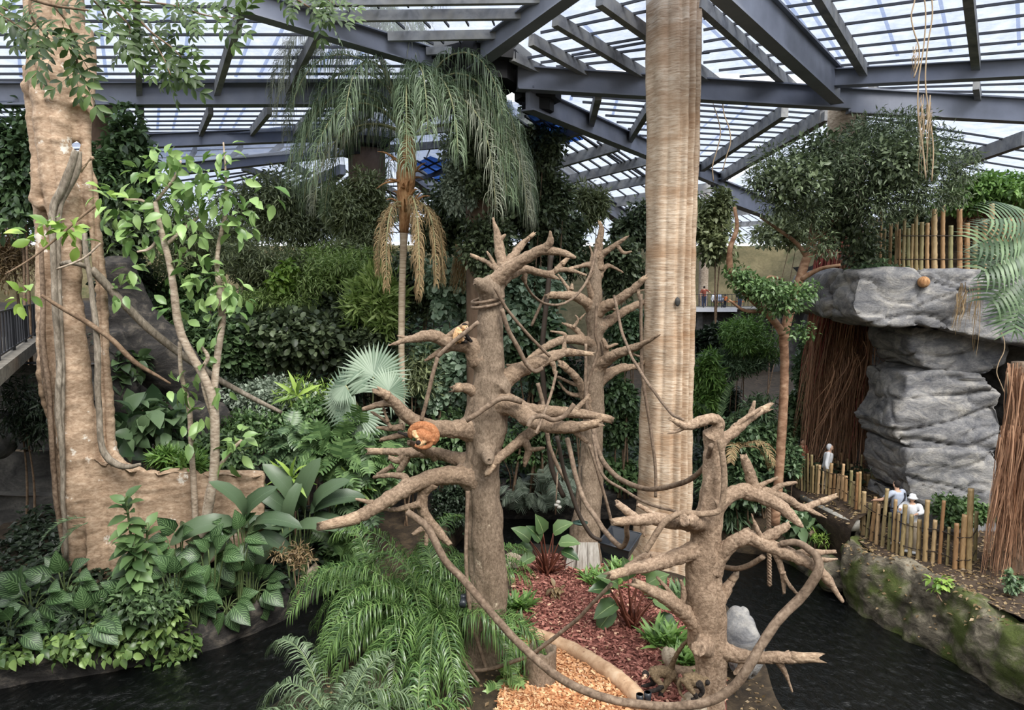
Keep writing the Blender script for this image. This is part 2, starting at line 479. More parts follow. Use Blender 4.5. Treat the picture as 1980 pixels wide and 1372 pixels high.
M['snag'] = m_bark('grey brown dead bark', lin(104, 89, 74), lin(134, 117, 100), lin(160, 142, 123), (1.2, 1.2, .7), 22, .8, .03, (lin(192, 176, 154), 2.6, .67))
M['limb'] = m_bark('weathered limb bark', lin(112, 94, 78), lin(146, 125, 105), lin(176, 154, 131), (1, 1, 1), 20, .9, .03)
M['pale'] = m_bark('pale driftwood', lin(120, 100, 83), lin(158, 135, 114), lin(190, 167, 144), (1, 1, 1), 20, .9, .03)
M['wood_end'] = m_bark('broken wood', lin(120, 100, 82), lin(168, 144, 120), lin(202, 180, 154), (1, 1, 2), 14, .9, .02)
M['logwood'] = m_bark('peeled spotted log', lin(176, 142, 112), lin(204, 170, 138), lin(218, 190, 160), (1, 1, 1), 5, .4, .02, (lin(130, 92, 74), 5.5, .64))
M['tall'] = m_bark('striated pale trunk', lin(164, 138, 114), lin(206, 183, 158), lin(228, 212, 192), (1.2, 1.2, 9), 2.6, .8, .025, None, (lin(160, 128, 98), (.35, .35, 1.1), .9))
M['kapok'] = m_bark('tan fibrous trunk', lin(140, 117, 96), lin(172, 147, 123), lin(198, 176, 153), (1.5, 1.5, 3), 6, .35, .02, (lin(214, 206, 194), 2.0, .62))
M['vine'] = m_bark('grey liana', lin(98, 90, 80), lin(138, 128, 114), lin(170, 160, 146), (1, 1, .4), 14, .5, .01)
M['rope'] = m_bark('brown vine', lin(84, 70, 58), lin(122, 104, 88), lin(150, 132, 114), (1, 1, 1), 12, .5, .01)
M['twig'] = m_bark('twig', lin(96, 78, 62), lin(128, 106, 86), lin(150, 130, 108), (1, 1, 1), 10, .4, .01)
M['slimbark'] = m_bark('smooth red brown bark', lin(108, 78, 58), lin(150, 116, 92), lin(182, 152, 126), (1, 1, 2), 4, .3, .01)
M['palebark'] = m_bark('pale mottled bark', lin(120, 106, 90), lin(170, 154, 136), lin(200, 188, 170), (1, 1, 3), 6, .3, .01)
M['palmbark'] = m_bark('ringed palm stem', lin(140, 122, 100), lin(190, 172, 148), lin(214, 200, 180), (.6, .6, 8), 4, .3, .01)
M['husk'] = m_bark('brown palm husk', lin(112, 76, 46), lin(170, 126, 86), lin(206, 166, 122), (3, 3, .6), 5, .6, .03)
M['dead'] = m_leaf('dead frond', lin(120, 98, 68), lin(176, 152, 112), .7, .2)
M['root'] = m_leaf('hanging roots', lin(96, 66, 48), lin(200, 156, 124), .8, .1)
M['rootred'] = m_leaf('reddish roots', lin(130, 66, 58), lin(188, 104, 94), .8, .1)
M['strand'] = m_leaf('pale strands', lin(140, 118, 92), lin(190, 168, 138), .8, .1)

M['rock'] = m_rock('grey rock', lin(78, 80, 88), lin(136, 135, 135), lin(184, 179, 171), 1.6, None, None, .9)
M['rockbank'] = m_rock('mossy bank rock', lin(48, 45, 38), lin(100, 93, 80), lin(158, 149, 130), 2.4, (lin(78, 90, 38), 1.1, .47), None, 1.0)
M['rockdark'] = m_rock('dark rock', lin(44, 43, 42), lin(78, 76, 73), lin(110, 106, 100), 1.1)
M['rockpale'] = m_rock('pale boulder', lin(128, 112, 92), lin(182, 166, 144), lin(214, 200, 178), 3)
M['kerb'] = m_rock('shaded kerb rock', lin(36, 35, 35), lin(66, 63, 61), lin(116, 108, 98), 2.0, None, None, .9)  # near-black tones put the shading over the kerb into the rock colour
M['soil'] = m_rock('leafy soil', lin(34, 28, 22), lin(60, 50, 38), lin(88, 74, 56), 3)
M['path'] = m_rock('path', lin(44, 36, 30), lin(68, 56, 46), lin(92, 78, 64), 3)
M['mural'] = m_rock('painted wall', lin(92, 90, 66), lin(120, 112, 84), lin(140, 130, 100), .5, (lin(84, 94, 62), .6, .55))
M['concrete'] = m_rock('concrete', lin(130, 128, 122), lin(165, 162, 154), lin(190, 186, 178), 3, bs=.1)
M['colm'] = m_bark('concrete column', lin(84, 68, 56), lin(112, 92, 76), lin(130, 110, 92), (1, 1, .4), 2, .4, .03)
M['decking'] = m_rock('weathered deck', lin(84, 80, 74), lin(118, 113, 104), lin(142, 136, 126), 3, bs=.1)
M['iron'] = m_plain('dark railing', lin(46, 47, 52), .5, .1, 5)
def m_bamboo():
    t = NT('bamboo'); g = t.n('ShaderNodeObjectInfo')
    c = t.ramp(g.outputs['Random'], [(0, lin(150, 112, 78)), (.35, lin(186, 152, 112)), (.7, lin(140, 136, 96)), (1, lin(202, 168, 130))])
    f = t.noise(t.coord((4, 4, .8)), 8, 5); c = t.mix(1.0, c, t.ramp(f, [(.3, (.62, .6, .56, 1)), (.65, (1, 1, 1, 1))]), 'MULTIPLY')
    t.bsdf(c, .5, .4, f, .15, .01); return t.m
M['bamboo'] = m_bamboo()
M['wire'] = m_plain('wire lashing', lin(54, 44, 36), .7, .2, 10)
def m_chip(name, a, b, c):
    t = NT(name); g = t.n('ShaderNodeNewGeometry')
    t.bsdf(t.ramp(g.outputs['Random Per Island'], [(0, a), (.5, b), (.93, c), (1, lin(216, 180, 150))]), .9, .2); return t.m
M['mulch'] = m_chip('red mulch', lin(92, 56, 48), lin(142, 90, 80), lin(180, 126, 112))
M['chips'] = m_chip('orange chips', lin(150, 100, 66), lin(198, 146, 104), lin(226, 184, 142))
M['mulchbase'] = m_plain('mulch bed', lin(100, 56, 48), .95, .4, 20)
M['chipbase'] = m_plain('chip bed', lin(170, 108, 70), .95, .4, 20)
def m_water():
    t = NT('dark river water'); v = t.coord((1, .55, 1))
    f = t.noise(v, 5.5, 6, .62, .8)
    t.bsdf(lin(8, 10, 10), .07, .5, f, 1.0, .09); return t.m
M['water'] = m_water()

def L(name, a, b, **k): M[name] = m_leaf(name, lin(*a), lin(*b), **k)
L('lf_dark', (44, 62, 40), (112, 138, 92)); L('lf_deep', (48, 60, 42), (122, 136, 100)); L('lf_mid', (58, 84, 48), (118, 146, 92))
L('lf_bright', (92, 124, 52), (168, 196, 98)); L('lf_lime', (108, 134, 66), (176, 196, 122)); L('lf_olive', (88, 98, 66), (162, 170, 124))
L('lf_jade', (94, 118, 94), (182, 202, 174), rough=.32); L('lf_grey', (110, 124, 106), (176, 188, 168)); L('lf_fresh', (88, 120, 66), (156, 184, 116), rough=.35)
L('lf_palm', (66, 84, 58), (128, 146, 112), rough=.4); L('lf_palmgrey', (92, 100, 82), (158, 160, 138), rough=.45); L('lf_areca', (50, 78, 40), (120, 150, 84), rough=.3)
L('lf_silver', (104, 126, 104), (162, 178, 156), rough=.45); L('lf_pothos', (62, 88, 50), (142, 168, 98), rough=.35); L('lf_grass', (70, 104, 48), (130, 164, 88)); L('lf_teal', (54, 78, 52), (122, 146, 106), rough=.4)
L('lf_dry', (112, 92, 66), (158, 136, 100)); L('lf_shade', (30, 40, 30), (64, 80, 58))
L('lf_canopy', (44, 62, 34), (92, 116, 62)); M['lf_dieff'] = m_leaf('dumb cane leaf', lin(42, 64, 38), lin(66, 92, 54), .4, .18, 8.5, lin(116, 146, 98))
M['lf_banana'] = m_leaf('banana leaf', lin(56, 76, 52), lin(104, 124, 92), .38, .2, 22, lin(92, 112, 84))
M['lf_phil'] = m_leaf('philodendron leaf', lin(52, 78, 46), lin(104, 128, 82), .3, .15, 0.01, lin(150, 168, 118))
M['stem'] = m_plain('green stem', lin(96, 112, 70), .6); M['redstem'] = m_plain('red stalk', lin(92, 50, 36), .6, .4, 8); M['stalk'] = m_plain('pale stalk', lin(150, 150, 112), .6)
# ---------------------------------------------------------------- camera and light
cam = bpy.data.cameras.new('camera'); co = bpy.data.objects.new('camera', cam); col.objects.link(co)
cam.sensor_width = 36; cam.lens = FPX / FW * 36; cam.clip_end = 400
co.location = EYE; co.rotation_euler = (PI / 2 - TH, 0, 0); scn.camera = co
scn.view_settings.view_transform = 'Standard'; scn.view_settings.look = 'None'
scn.view_settings.gamma = 1; scn.view_settings.use_curve_mapping = False; scn.view_settings.exposure = 0.3
w = bpy.data.worlds.new('overcast sky'); scn.world = w; w.use_nodes = True
t = w.node_tree; t.nodes.clear()
o_ = t.nodes.new('ShaderNodeOutputWorld'); bg = t.nodes.new('ShaderNodeBackground'); tc = t.nodes.new('ShaderNodeTexCoord')
sx = t.nodes.new('ShaderNodeSeparateXYZ'); rp = t.nodes.new('ShaderNodeValToRGB')
e = rp.color_ramp.elements; e[0].position = .47; e[0].color = (.1, .1, .1, 1); e[1].position = .5; e[1].color = (.93, .96, 1, 1)
mp = t.nodes.new('ShaderNodeMath'); mp.operation = 'MULTIPLY_ADD'; mp.inputs[1].default_value = .5; mp.inputs[2].default_value = .5
t.links.new(tc.outputs['Generated'], sx.inputs[0]); t.links.new(sx.outputs[2], mp.inputs[0]); t.links.new(mp.outputs[0], rp.inputs[0])
t.links.new(rp.outputs[0], bg.inputs[0]); bg.inputs[1].default_value = 1.7; t.links.new(bg.outputs[0], o_.inputs[0])
sun = bpy.data.lights.new('sun', 'SUN'); so = bpy.data.objects.new('sun', sun); col.objects.link(so)
sun.energy = 3.6; sun.angle = math.radians(28); sun.color = (1, .97, .92)
so.rotation_euler = Vector((-.35, .75, -1.0)).to_track_quat('-Z', 'Y').to_euler(); so.location = (0, -10, 30)

# ---------------------------------------------------------------- ground, water, walls
WZ = -1.0
def noisegrid(rows, amp, fr, closed=False):
    """rows: list of equal-length point rows -> bumpy quad sheet"""
    R = np.array(rows, float); n, m, _ = R.shape
    V = R.reshape(-1, 3).copy()
    for i in range(len(V)):
        for a, f in zip(amp, fr): V[i] += a * np.array(noise.noise_vector(Vector(V[i] * f)))
    i = np.arange(n - 1)[:, None] * m; j = np.arange(m - 1)[None]
    F = np.stack([i + j, i + j + 1, i + m + j + 1, i + m + j], -1).reshape(-1, 4)
    return V, F

def loft(curves, nu=60, nv=8, amp=(.08, .04), fr=(.8, 2.6)):
    """sheet through several polylines (front to back), resampled"""
    C = []
    for c in curves:
        c = np.asarray(c, float); s = np.concatenate([[0], np.cumsum(np.linalg.norm(np.diff(c, axis=0), axis=1))])
        q = np.linspace(0, s[-1], nu); C.append(np.stack([np.interp(q, s, c[:, k]) for k in range(3)], -1))
    rows = spline(np.array(C).reshape(len(C), -1), nv).reshape(-1, nu, 3) if len(C) > 2 else [C[0] + (C[1] - C[0]) * k for k in np.linspace(0, 1, nv)]
    return noisegrid(rows, amp, fr)

mb = MB(); mb.add([[-45, 5, WZ], [45, 5, WZ], [45, 45, WZ], [-45, 45, WZ]], np.array([[0, 1, 2, 3]]))
struct('river_water', mb, M['water'], label='black rippled river water around the mulch island', cat='water')

# mulch island
edge = [(470, 1420), (560, 1340), (690, 1255), (850, 1195), (900, 1120), (960, 1072), (1020, 1052), (1100, 1060), (1190, 1085), (1290, 1105), (1360, 1130), (1420, 1190), (1470, 1260), (1500, 1350), (1560, 1450), (1640, 1700)]
E = spline(np.array([G(x, y, 0) for x, y in edge]), 5)
E = np.vstack([E, G(1640, 2300, 0), G(200, 2300, 0), G(350, 1500, 0)])
mb = MB(); c0 = np.array([E[:, 0].mean(), 13.5, .03]); n = len(E)
for k in range(6):
    s = 1 - k / 6
    mb_r = c0 + (E - c0) * s; mb_r[:, 2] = .02 + .05 * (1 - s)
    if k == 0: rings = [E * [1, 1, 0] + [0, 0, WZ - .3], E * [1, 1, 0] + [0, 0, -.12], ]
    rings.append(mb_r)
R = np.array([np.vstack([r, r[:1]]) for r in rings]); V, F = noisegrid(R, (.03, .02), (1.5, 5))
mb.add(V, F); mb.add(np.vstack([R[-1][:-1], [c0 + [0, 0, .04]]]), np.array([[i, (i + 1) % n, n] for i in range(n)]))
struct('floor', mb, M['soil'], label='dark soil of the island in the river', cat='ground')

def inside(p, poly):
    x, y = p[:, 0], p[:, 1]; r = np.zeros(len(p), bool); q = np.roll(poly, 1, axis=0)
    for (x1, y1), (x2, y2) in zip(poly[:, :2], q[:, :2]):
        with np.errstate(divide='ignore', invalid='ignore'):
            r ^= ((y1 > y) != (y2 > y)) & (x < (x2 - x1) * (y - y1) / (y2 - y1) + x1)
    return r

def chips(name, label, poly, z, n, size, mat, base):
    poly = spline(np.array([G(x, y, z) for x, y in poly] + [G(*poly[0], z)]), 5)
    mb = MB(); c = poly.mean(axis=0)
    a = np.vstack([poly[:-1], c + [0, 0, .03]]); k = len(a) - 1
    mb.add(a, np.array([[i, (i + 1) % k, k] for i in range(k)]), 1)
    lo, hi = poly.min(axis=0), poly.max(axis=0)
    p = rng.uniform(lo, hi, (n * 3, 3)); p = p[inside(p, poly)][:n]; p[:, 2] = z + .02 + rng.random(len(p)) * .035
    d = rng.normal(size=(len(p), 3)) * [1, 1, .25]; z_ = rng.normal(size=(len(p), 3)) * .35 + [0, 0, 1]
    T = (np.array([[-.22, 0, 0], [.22, 0, .02], [.2, 1, 0], [-.2, 1, -.02], [-.2, 0, -.16], [.2, 0, -.16], [.2, 1, -.16], [-.2, 1, -.16]]), np.array([[0, 1, 2, 3], [0, 4, 5, 1], [3, 2, 6, 7], [0, 3, 7, 4], [1, 5, 6, 2]]), np.zeros((8, 2)))
    scatter(mb, T, p, d, z_, size * rng.uniform(.5, 1.4, len(p)), 0)
    o = mb.build(name, [mat, base], None, True); tag(o, label, 'mulch', kind='stuff')

chips('red_mulch', 'red brown bark mulch covering the island floor', [(1010, 1215), (990, 1160), (1000, 1110), (1040, 1075), (1100, 1075), (1180, 1095), (1280, 1115), (1345, 1150), (1380, 1220), (1400, 1330), (1390, 1385), (1250, 1370), (1180, 1300), (1095, 1250)], .09, 9000, .085, M['mulch'], M['mulchbase'])
chips('wood_chips', 'fresh orange wood chips inside the log border', [(1010, 1225), (1095, 1258), (1180, 1310), (1245, 1375), (1290, 1440), (1000, 1460), (960, 1380), (985, 1290)], .085, 6000, .075, M['chips'], M['chipbase'])

# planted bank by the kapok tree
def GL(px, z): return [G(x, y, z) for x, y in px]
front = [(-160, 1300), (0, 1270), (130, 1247), (250, 1228), (380, 1205), (480, 1175), (560, 1140), (620, 1100), (650, 1060), (640, 1000)]
fw = [(-160, 1300), (0, 1268), (130, 1250), (250, 1230), (380, 1203), (480, 1175), (560, 1138), (622, 1100), (655, 1055), (660, 990)]
top = GL(fw, -.28); bot = [np.array([p[0] * 1.0, p[1] + .05, WZ - .2]) for p in top]; lip = [p + [-.25, .45, .06] for p in top]
mb = MB(); V, F = loft([bot, top, lip], 90, 8, (.16, .07), (.9, 3)); mb.add(V, F)
struct('kerb_rock', mb, M['kerb'], label='dark rock kerb holding the planted bank above the water', cat='kerb')
b0 = [p + [-.2, .35, .02] for p in top]; b1 = GL([(-160, 1180), (0, 1150), (130, 1120), (250, 1100), (350, 1075), (430, 1050), (500, 1020), (560, 990), (600, 960), (620, 930)], .45)
b2 = [p + [-1.2, 4.5, .5] for p in b1]
mb = MB(); V, F = loft([b0, b1, b2], 60, 10, (.12, .05), (1, 3)); mb.add(V, F)
struct('planted_ground', mb, M['soil'], label='dark planted soil of the bank below the kapok tree', cat='ground')

# hill behind, far bank, river edge
def hill(x, y):
    y -= 2.6 - max(0, min(1.6, (x - 8) * .3))
    k = 1 / (1 + math.exp((x + .5 - max(0, y - 34) * .12) / 1.6)); t = min(1, max(0, (y - 24.5) / 10))
    return .05 + (5.6 * k + .5) * t * t * (3 - 2 * t)
xs = np.linspace(-42, 38, 90); ys = np.concatenate([np.linspace(26.7, 42, 40), np.linspace(44, 72, 12)])
sg = lambda q: 1 / (1 + math.exp(max(-40, min(40, -q))))
def hy(x, y):
    k = max(0, (42 - y) / 15.3); return y + .6 * math.sin(x * .5) * (1 if y < 28 else .3) - k * (6.4 * sg((-1.9 - x) / .35) + 3.6 * sg((x - 5.3) / .4))
rows = [[(x, hy(x, y), hill(x, hy(x, y))) for x in xs] for y in ys]
rows.insert(0, [(x, y - .1, WZ - .2) for x, y, z in rows[0]])
mb = MB(); V, F = noisegrid(rows, (.25, .12), (.35, 1.1)); mb.add(V, F)
struct('hill_ground', mb, M['soil'], label='dark leafy slope rising behind the river', cat='ground')
mb = MB(); c1 = GL([(820, 965), (900, 950), (980, 948), (1080, 950), (1180, 948), (1260, 945), (1340, 950), (1400, 960)], .1)
V, F = loft([[p + [0, .3, 0] - [0, 0, 1.4] for p in c1], [p - [0, .1, .35] for p in c1], c1, [p + [0, 1.2, .15] for p in c1]], 70, 5, (.14, .07), (.9, 3)); mb.add(V, F)
struct('far_kerb', mb, M['kerb'], label='dark rock edge of the river behind the snag trees', cat='kerb')

# dark block walls under the platform
mb = MB()
for i, (z0, z1) in enumerate([(-1.2, 1.2), (1.2, 2.5), (2.5, 3.9), (3.9, 5.0)]):
    V, F = noisegrid([[(-26 + 1.25 * k, 21.6 + .5 * i + .16 * math.sin(k * 1.7 + i), z0 + (z1 - z0) * q) for k in range(13)] for q in (0, .1, .5, .9, 1)], (.16, .06), (.7, 2.4)); mb.add(V, F)
    V, F = noisegrid([[(-26 + 1.25 * k, 21.6 + .5 * i + q, z1) for k in range(13)] for q in (0, .5)], (.1,), (.8,)); mb.add(V, F)
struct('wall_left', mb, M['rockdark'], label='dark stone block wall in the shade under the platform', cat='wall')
mb = MB(); V, F = noisegrid([[(x, 72, z) for x in np.linspace(-60, 60, 24)] for z in (-1, 2, 5, 8, 11.4)], (.2,), (.2,)); mb.add(V, F)
struct('wall_back', mb, M['mural'], label='painted green brown end wall below the far roof edge', cat='wall')
# cave wall behind the rock pillar
mb = MB(); pts = [P(1540, 700, 36), P(1600, 700, 33), P(1680, 700, 29), P(1760, 700, 27.5), P(1860, 700, 26.5), P(2000, 700, 25), P(2250, 700, 21)]
V, F = loft([[np.array([p[0], p[1], z]) + [0, .0 + o, 0] for p in pts] for z, o in ((-.5, -.3), (1.5, .2), (3.5, .1), (5.5, -.3), (7.0, -.8), (8.3, .6))], 60, 6, (.3, .14), (.5, 1.7)); mb.add(V, F)
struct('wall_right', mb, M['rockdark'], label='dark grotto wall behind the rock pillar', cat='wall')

# path and mossy bank on the far side of the river
base = [(1612, 1000), (1640, 1015), (1648, 1050), (1690, 1078), (1760, 1104), (1830, 1140), (1900, 1172), (1990, 1215), (2120, 1290), (2300, 1420)]
top = GL(base, .5)
bot = [np.array([p[0] - .25, p[1] - .1, WZ - .2]) for p in top]
mid = [np.array([p[0] - .3 + .12 * math.sin(i * 2.1), p[1] - .25, -.25]) for i, p in enumerate(top)]
back = [np.array([p[0] + 3.5, p[1] + 4.5, .55]) for p in top]; bk2 = [np.array([p[0] + 9, p[1] + 12, .6]) for p in top]
mb = MB(); V, F = loft([bot, mid, top, [p + [.35, .4, .02] for p in top]], 190, 14, (.3, .13, .05), (.8, 2.0, 5)); mb.add(V, F)
struct('bank_rock', mb, M['rockbank'], label='mossy rock bank under the curved bamboo fence', cat='rock bank')
mb = MB(); V, F = loft([[p + [.25, .3, .0] for p in top], back, bk2], 60, 6, (.05, .02), (.8, 3)); mb.add(V, F)
struct('path', mb, M['path'], label='brown visitor path behind the bamboo fence', cat='path')
A_ = GL([(1490, 925), (1530, 940), (1560, 956), (1600, 976), (1655, 1006)], 1.05); C_ = GL([(1560, 905), (1620, 918), (1660, 928), (1710, 942), (1775, 965)], 1.05)
mb = MB(); V, F = loft([[p * [1, 1, 0] + [0, -.05, -.4] for p in A_], [p - [0, .05, 0] for p in A_], C_, [p + [.6, .8, .05] for p in C_]], 40, 5, (.05, .02), (.9, 3)); mb.add(V, F)
struct('path', mb, M['path'], label='raised stretch of path between the two straight bamboo rows', cat='path')

# unseen building walls behind and beside the viewer, added to block low light
for nm, a, b, h, lab in (('wall_rear', (-48, -16), (48, -16), 15, 'end wall behind the viewing point'), ('wall_side', (-48, -16), (-48, 72), 11.4, 'side wall beyond the kapok'), ('wall_far_side', (48, -16), (48, 72), 11.4, 'side wall beyond the grotto')):
    mb = MB(); V, F = noisegrid([[(a[0] + (b[0] - a[0]) * k, a[1] + (b[1] - a[1]) * k, z) for k in np.linspace(0, 1, 20)] for z in (-1, 4, 8, h)], (.2,), (.2,)); mb.add(V, F); struct(nm, mb, M['mural'], label=lab, cat='wall')
# low bank with weeds behind the pale snag
f_ = [(1340, 975), (1380, 990), (1430, 1012), (1480, 1038), (1535, 1064), (1590, 1095), (1640, 1115)]; k_ = [(1340, 930), (1400, 935), (1450, 940), (1500, 945), (1560, 962), (1610, 990), (1650, 1020)]
fr_ = GL(f_, -.55); bk_ = GL(k_, .4)
mb = MB(); V, F = loft([[p * [1, 1, 0] + [0, 0, WZ - .3] for p in fr_], fr_, [(p + q) / 2 + [0, 0, .1] for p, q in zip(fr_, bk_)], bk_, [p + [.5, 3, .1] for p in bk_]], 50, 6, (.18, .09), (.9, 2.6)); mb.add(V, F)
struct('river_bank', mb, M['rockbank'], label='low mossy bank with weeds behind the pale snag', cat='rock bank')

# ---------------------------------------------------------------- roof
NB = [0]
def beam(a, b, w, h, mat='beam', name='ceiling_beam', lab=None):
    mb = MB(); a = np.asarray(a); b = np.asarray(b)
    t = (b - a) / np.linalg.norm(b - a)
    if name == 'ceiling_beam':
        v, f = bar(a, b, w * .35, h); mb.add(v, f)
        v, f = bar(a + [0, 0, .02], b + [0, 0, .02], w, h * .07); mb.add(v, f)
        v, f = bar(a - [0, 0, h], b - [0, 0, h], w, h * .07); mb.add(v, f)
    else:
        v, f = bar(a, b, w, h); mb.add(v, f)
    NB[0] += 1
    return struct(name, mb, M[mat], True, lab, 'roof beam' if name == 'ceiling_beam' else 'roof rafter')

def facet(label, nodes, poly, rafters, bars, rw=.14, rh=.3, bw=.036, panel='panel', shadow=None):
    """a roof slope: plane through three points; poly and lines are where it is seen"""
    p0, p1, p2 = [P(*q) for q in nodes]; n = np.cross(p1 - p0, p2 - p0); n /= np.linalg.norm(n)
    if n[2] < 0: n = -n
    on = lambda q: onplane(q[0], q[1], p0, n)
    V = np.array([on(q) for q in poly]); mb = MB(); k = len(V)
    for i in range(1, k - 1): mb.add(V[[0, i, i + 1]] + n * .04, np.array([[0, 1, 2]]))
    struct('ceiling_panel', mb, M[panel], True, label, 'roof glazing')
    mb = MB()
    for a, b in bars:
        v, f = bar(on(a) + n * .02, on(b) + n * .02, bw, .07, n); mb.add(v, f)
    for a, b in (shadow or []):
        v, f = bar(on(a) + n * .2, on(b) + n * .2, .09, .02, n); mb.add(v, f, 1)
    if mb.n: struct('ceiling_trim', mb, [M['bar'], M['panelrib']], True, 'thin glazing bars of ' + label, 'glazing bars')
    for r in rafters:
        a, b = on(r[0]), on(r[1]); s = r[2] if len(r) > 2 else 1
        beam(a, b, rw * s, rh * s, r[3] if len(r) > 3 else 'rafter', 'ceiling_rafter', 'rafter carrying ' + label)
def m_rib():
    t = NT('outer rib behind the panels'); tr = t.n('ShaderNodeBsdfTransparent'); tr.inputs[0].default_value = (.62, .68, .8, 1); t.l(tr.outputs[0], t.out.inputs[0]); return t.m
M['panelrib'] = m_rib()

def lerp_lines(a0, a1, b0, b1, n, p=1.0):
    """n image lines between line a0-a1 and line b0-b1"""
    out = []
    for i in range(n):
        k = ((i + .5) / n) ** p
        out.append(((a0[0] + (b0[0] - a0[0]) * k, a0[1] + (b0[1] - a0[1]) * k), (a1[0] + (b1[0] - a1[0]) * k, a1[1] + (b1[1] - a1[1]) * k)))
    return out

# hubs (photo pixel, distance)
N0 = (905, 165, 21.9); N1 = (-120, 166, 23.7); N1b = (800, 162, 23.0); N2 = (330, -60, 17.6); A1 = (1289, -190, 15.9); N4 = (1615, 150, 24.3); N6 = (2200, 100, 21.5)
N7 = (2200, 205, 26.4); H2 = (690, 245, 30.6); N10 = (150, 258, 31.5); H4 = (1390, 335, 43.7)

facet('the roof slope above the long beam by the kapok tree', (N1b, N1, N2), [(-120, 166), (800, 162), (845, 110), (330, -60), (-120, -60)],
      [((262, -30), (269, 177), 1.2), ((470, -10), (414, 178), 1.2), ((615, 45), (552, 172), 1.1)],
      [((-60, y), (x, y)) for y, x in ((-20, 420), (12, 500), (40, 560), (66, 640), (90, 720), (110, 780), (127, 800), (142, 800), (154, 800))], shadow=[((183, -20), (205, 160)), ((325, -20), (322, 160)), ((372, 0), (352, 160)), ((500, 40), (455, 160)), ((555, 50), (500, 160)), ((20, -20), (40, 160)), ((660, 70), (610, 160)), ((720, 85), (670, 160))])
facet('the middle roof bay above the black hub', ((845, 108, 21.5), (330, -60, 17.6), A1), [(845, 108), (430, -60), (1150, -60), (935, 100)],
      [((640, 22), (1046, 17), 1.5), ((750, 62), (996, 58), 1.4), ((824, 92), (960, 88), 1.2), ((560, -8), (1100, -14), 1.5)],
      [((620, -40), (676, 18)), ((690, -40), (733, 14)), ((750, -40), (790, 12)), ((805, -40), (835, 10)), ((870, -40), (880, 8)), ((940, -40), (938, 6)), ((760, 34), (782, 54)), ((812, 32), (832, 52)), ((852, 30), (868, 50)), ((895, 28), (906, 48)), ((948, 28), (956, 47)), ((818, 74), (838, 84)), ((848, 72), (858, 82)), ((884, 70), (892, 82)), ((918, 68), (922, 80))], .1, .17)
facet('the roof slope beside the tall pale trunk', ((985, 105, 21.4), A1, N4), [(985, 105), (1120, -25), (1289, -190), (1615, 150), (1253, 141), (1062, 133)],
      [((1028, 66), (1158, 142), 1.4), ((1074, 27), (1255, 140), 1.4), ((1160, -15), (1402, 163), 1.5), ((1350, -10), (1549, 175), 1.5), ((990, 100), (1062, 134), 1.2)],
      lerp_lines((1000, 108), (1230, 62), (1090, 132), (1400, 108), 3) + [((1045, 62), (1253, 20)), ((1075, 40), (1253, -5)), ((1030, 85), (1253, 45)), ((1105, 106), (1253, 80)), ((1360, 35), (1460, 12)), ((1360, 57), (1478, 34)), ((1360, 80), (1500, 56)), ((1360, 100), (1525, 78)), ((1360, 120), (1545, 100)), ((1390, 135), (1575, 116)), ((1430, 147), (1600, 134)), ((1360, 12), (1440, -8))], .14, .22, shadow=[((1200, 20), (1330, 140)), ((1270, -30), (1460, 145)), ((1130, 60), (1210, 138)), ((1420, 0), (1590, 145))])
facet('the upper roof slope over the bamboo terrace', (A1, N4, N6), [(1289, -190), (1615, 150), (2200, 100), (2200, -190)],
      [((1580, -30), (1680, 140), 1.5), ((1872, -40), (1890, 131), 1.5)],
      [((1500 + 12 * i, y0), (2150, y1)) for i, (y0, y1) in enumerate(((15, -75), (36, -50), (60, -22), (82, 8), (100, 38), (117, 62), (130, 84)))], .15, .24, shadow=[((1545, 0), (1630, 130)), ((1690, -10), (1735, 120)), ((1812, -10), (1838, 112)), ((1965, -20), (1970, 100)), ((1480, -40), (1600, 125))])
facet('the narrow roof strip between the two side beams', (N4, N6, N7), [(1630, 168), (2200, 130), (2200, 210), (1640, 178)],
      [((1685, 160), (1712, 188), 1.2), ((1888, 152), (1896, 202), 1.2)], [((1640, 172), (2150, 155)), ((1640, 175), (2150, 178))], .15, .28)
F6n = ((-100, 200, 23.7), (780, 198, 23.7), H2)
facet('the flat roof bay behind the long beam', F6n, [(-120, 198), (800, 196), (700, 250), (650, 252), (280, 262), (-120, 262)],
      [((273, 200), (273, 262), 1.1), ((407, 200), (382, 262), 1.1), ((521, 200), (479, 257), 1.1), ((618, 199), (563, 252), 1.1), ((715, 200), (645, 245), 1.3)],
      [((-100, y), (x, y - 3)) for y, x in ((207, 760), (216, 740), (226, 720), (235, 705), (243, 690), (251, 680), (258, 380))], shadow=[((310, 200), (305, 258)), ((350, 200), (335, 258)), ((450, 200), (425, 258)), ((485, 200), (452, 256)), ((565, 200), (520, 252)), ((60, 200), (80, 255)), ((220, 200), (225, 260)), ((660, 200), (610, 248))])
facet('the low roof bay behind the second beam', F6n, [(-120, 285), (280, 285), (660, 262), (690, 275), (650, 282), (430, 312), (-120, 330)],
      [((378, 282), (362, 312)), ((467, 277), (440, 308)), ((546, 272), (518, 298)), ((616, 266), (592, 286)), ((250, 285), (245, 320))], [((-100, 296), (640, 272)), ((-100, 308), (600, 282)), ((-100, 320), (480, 298))], .16, .3)
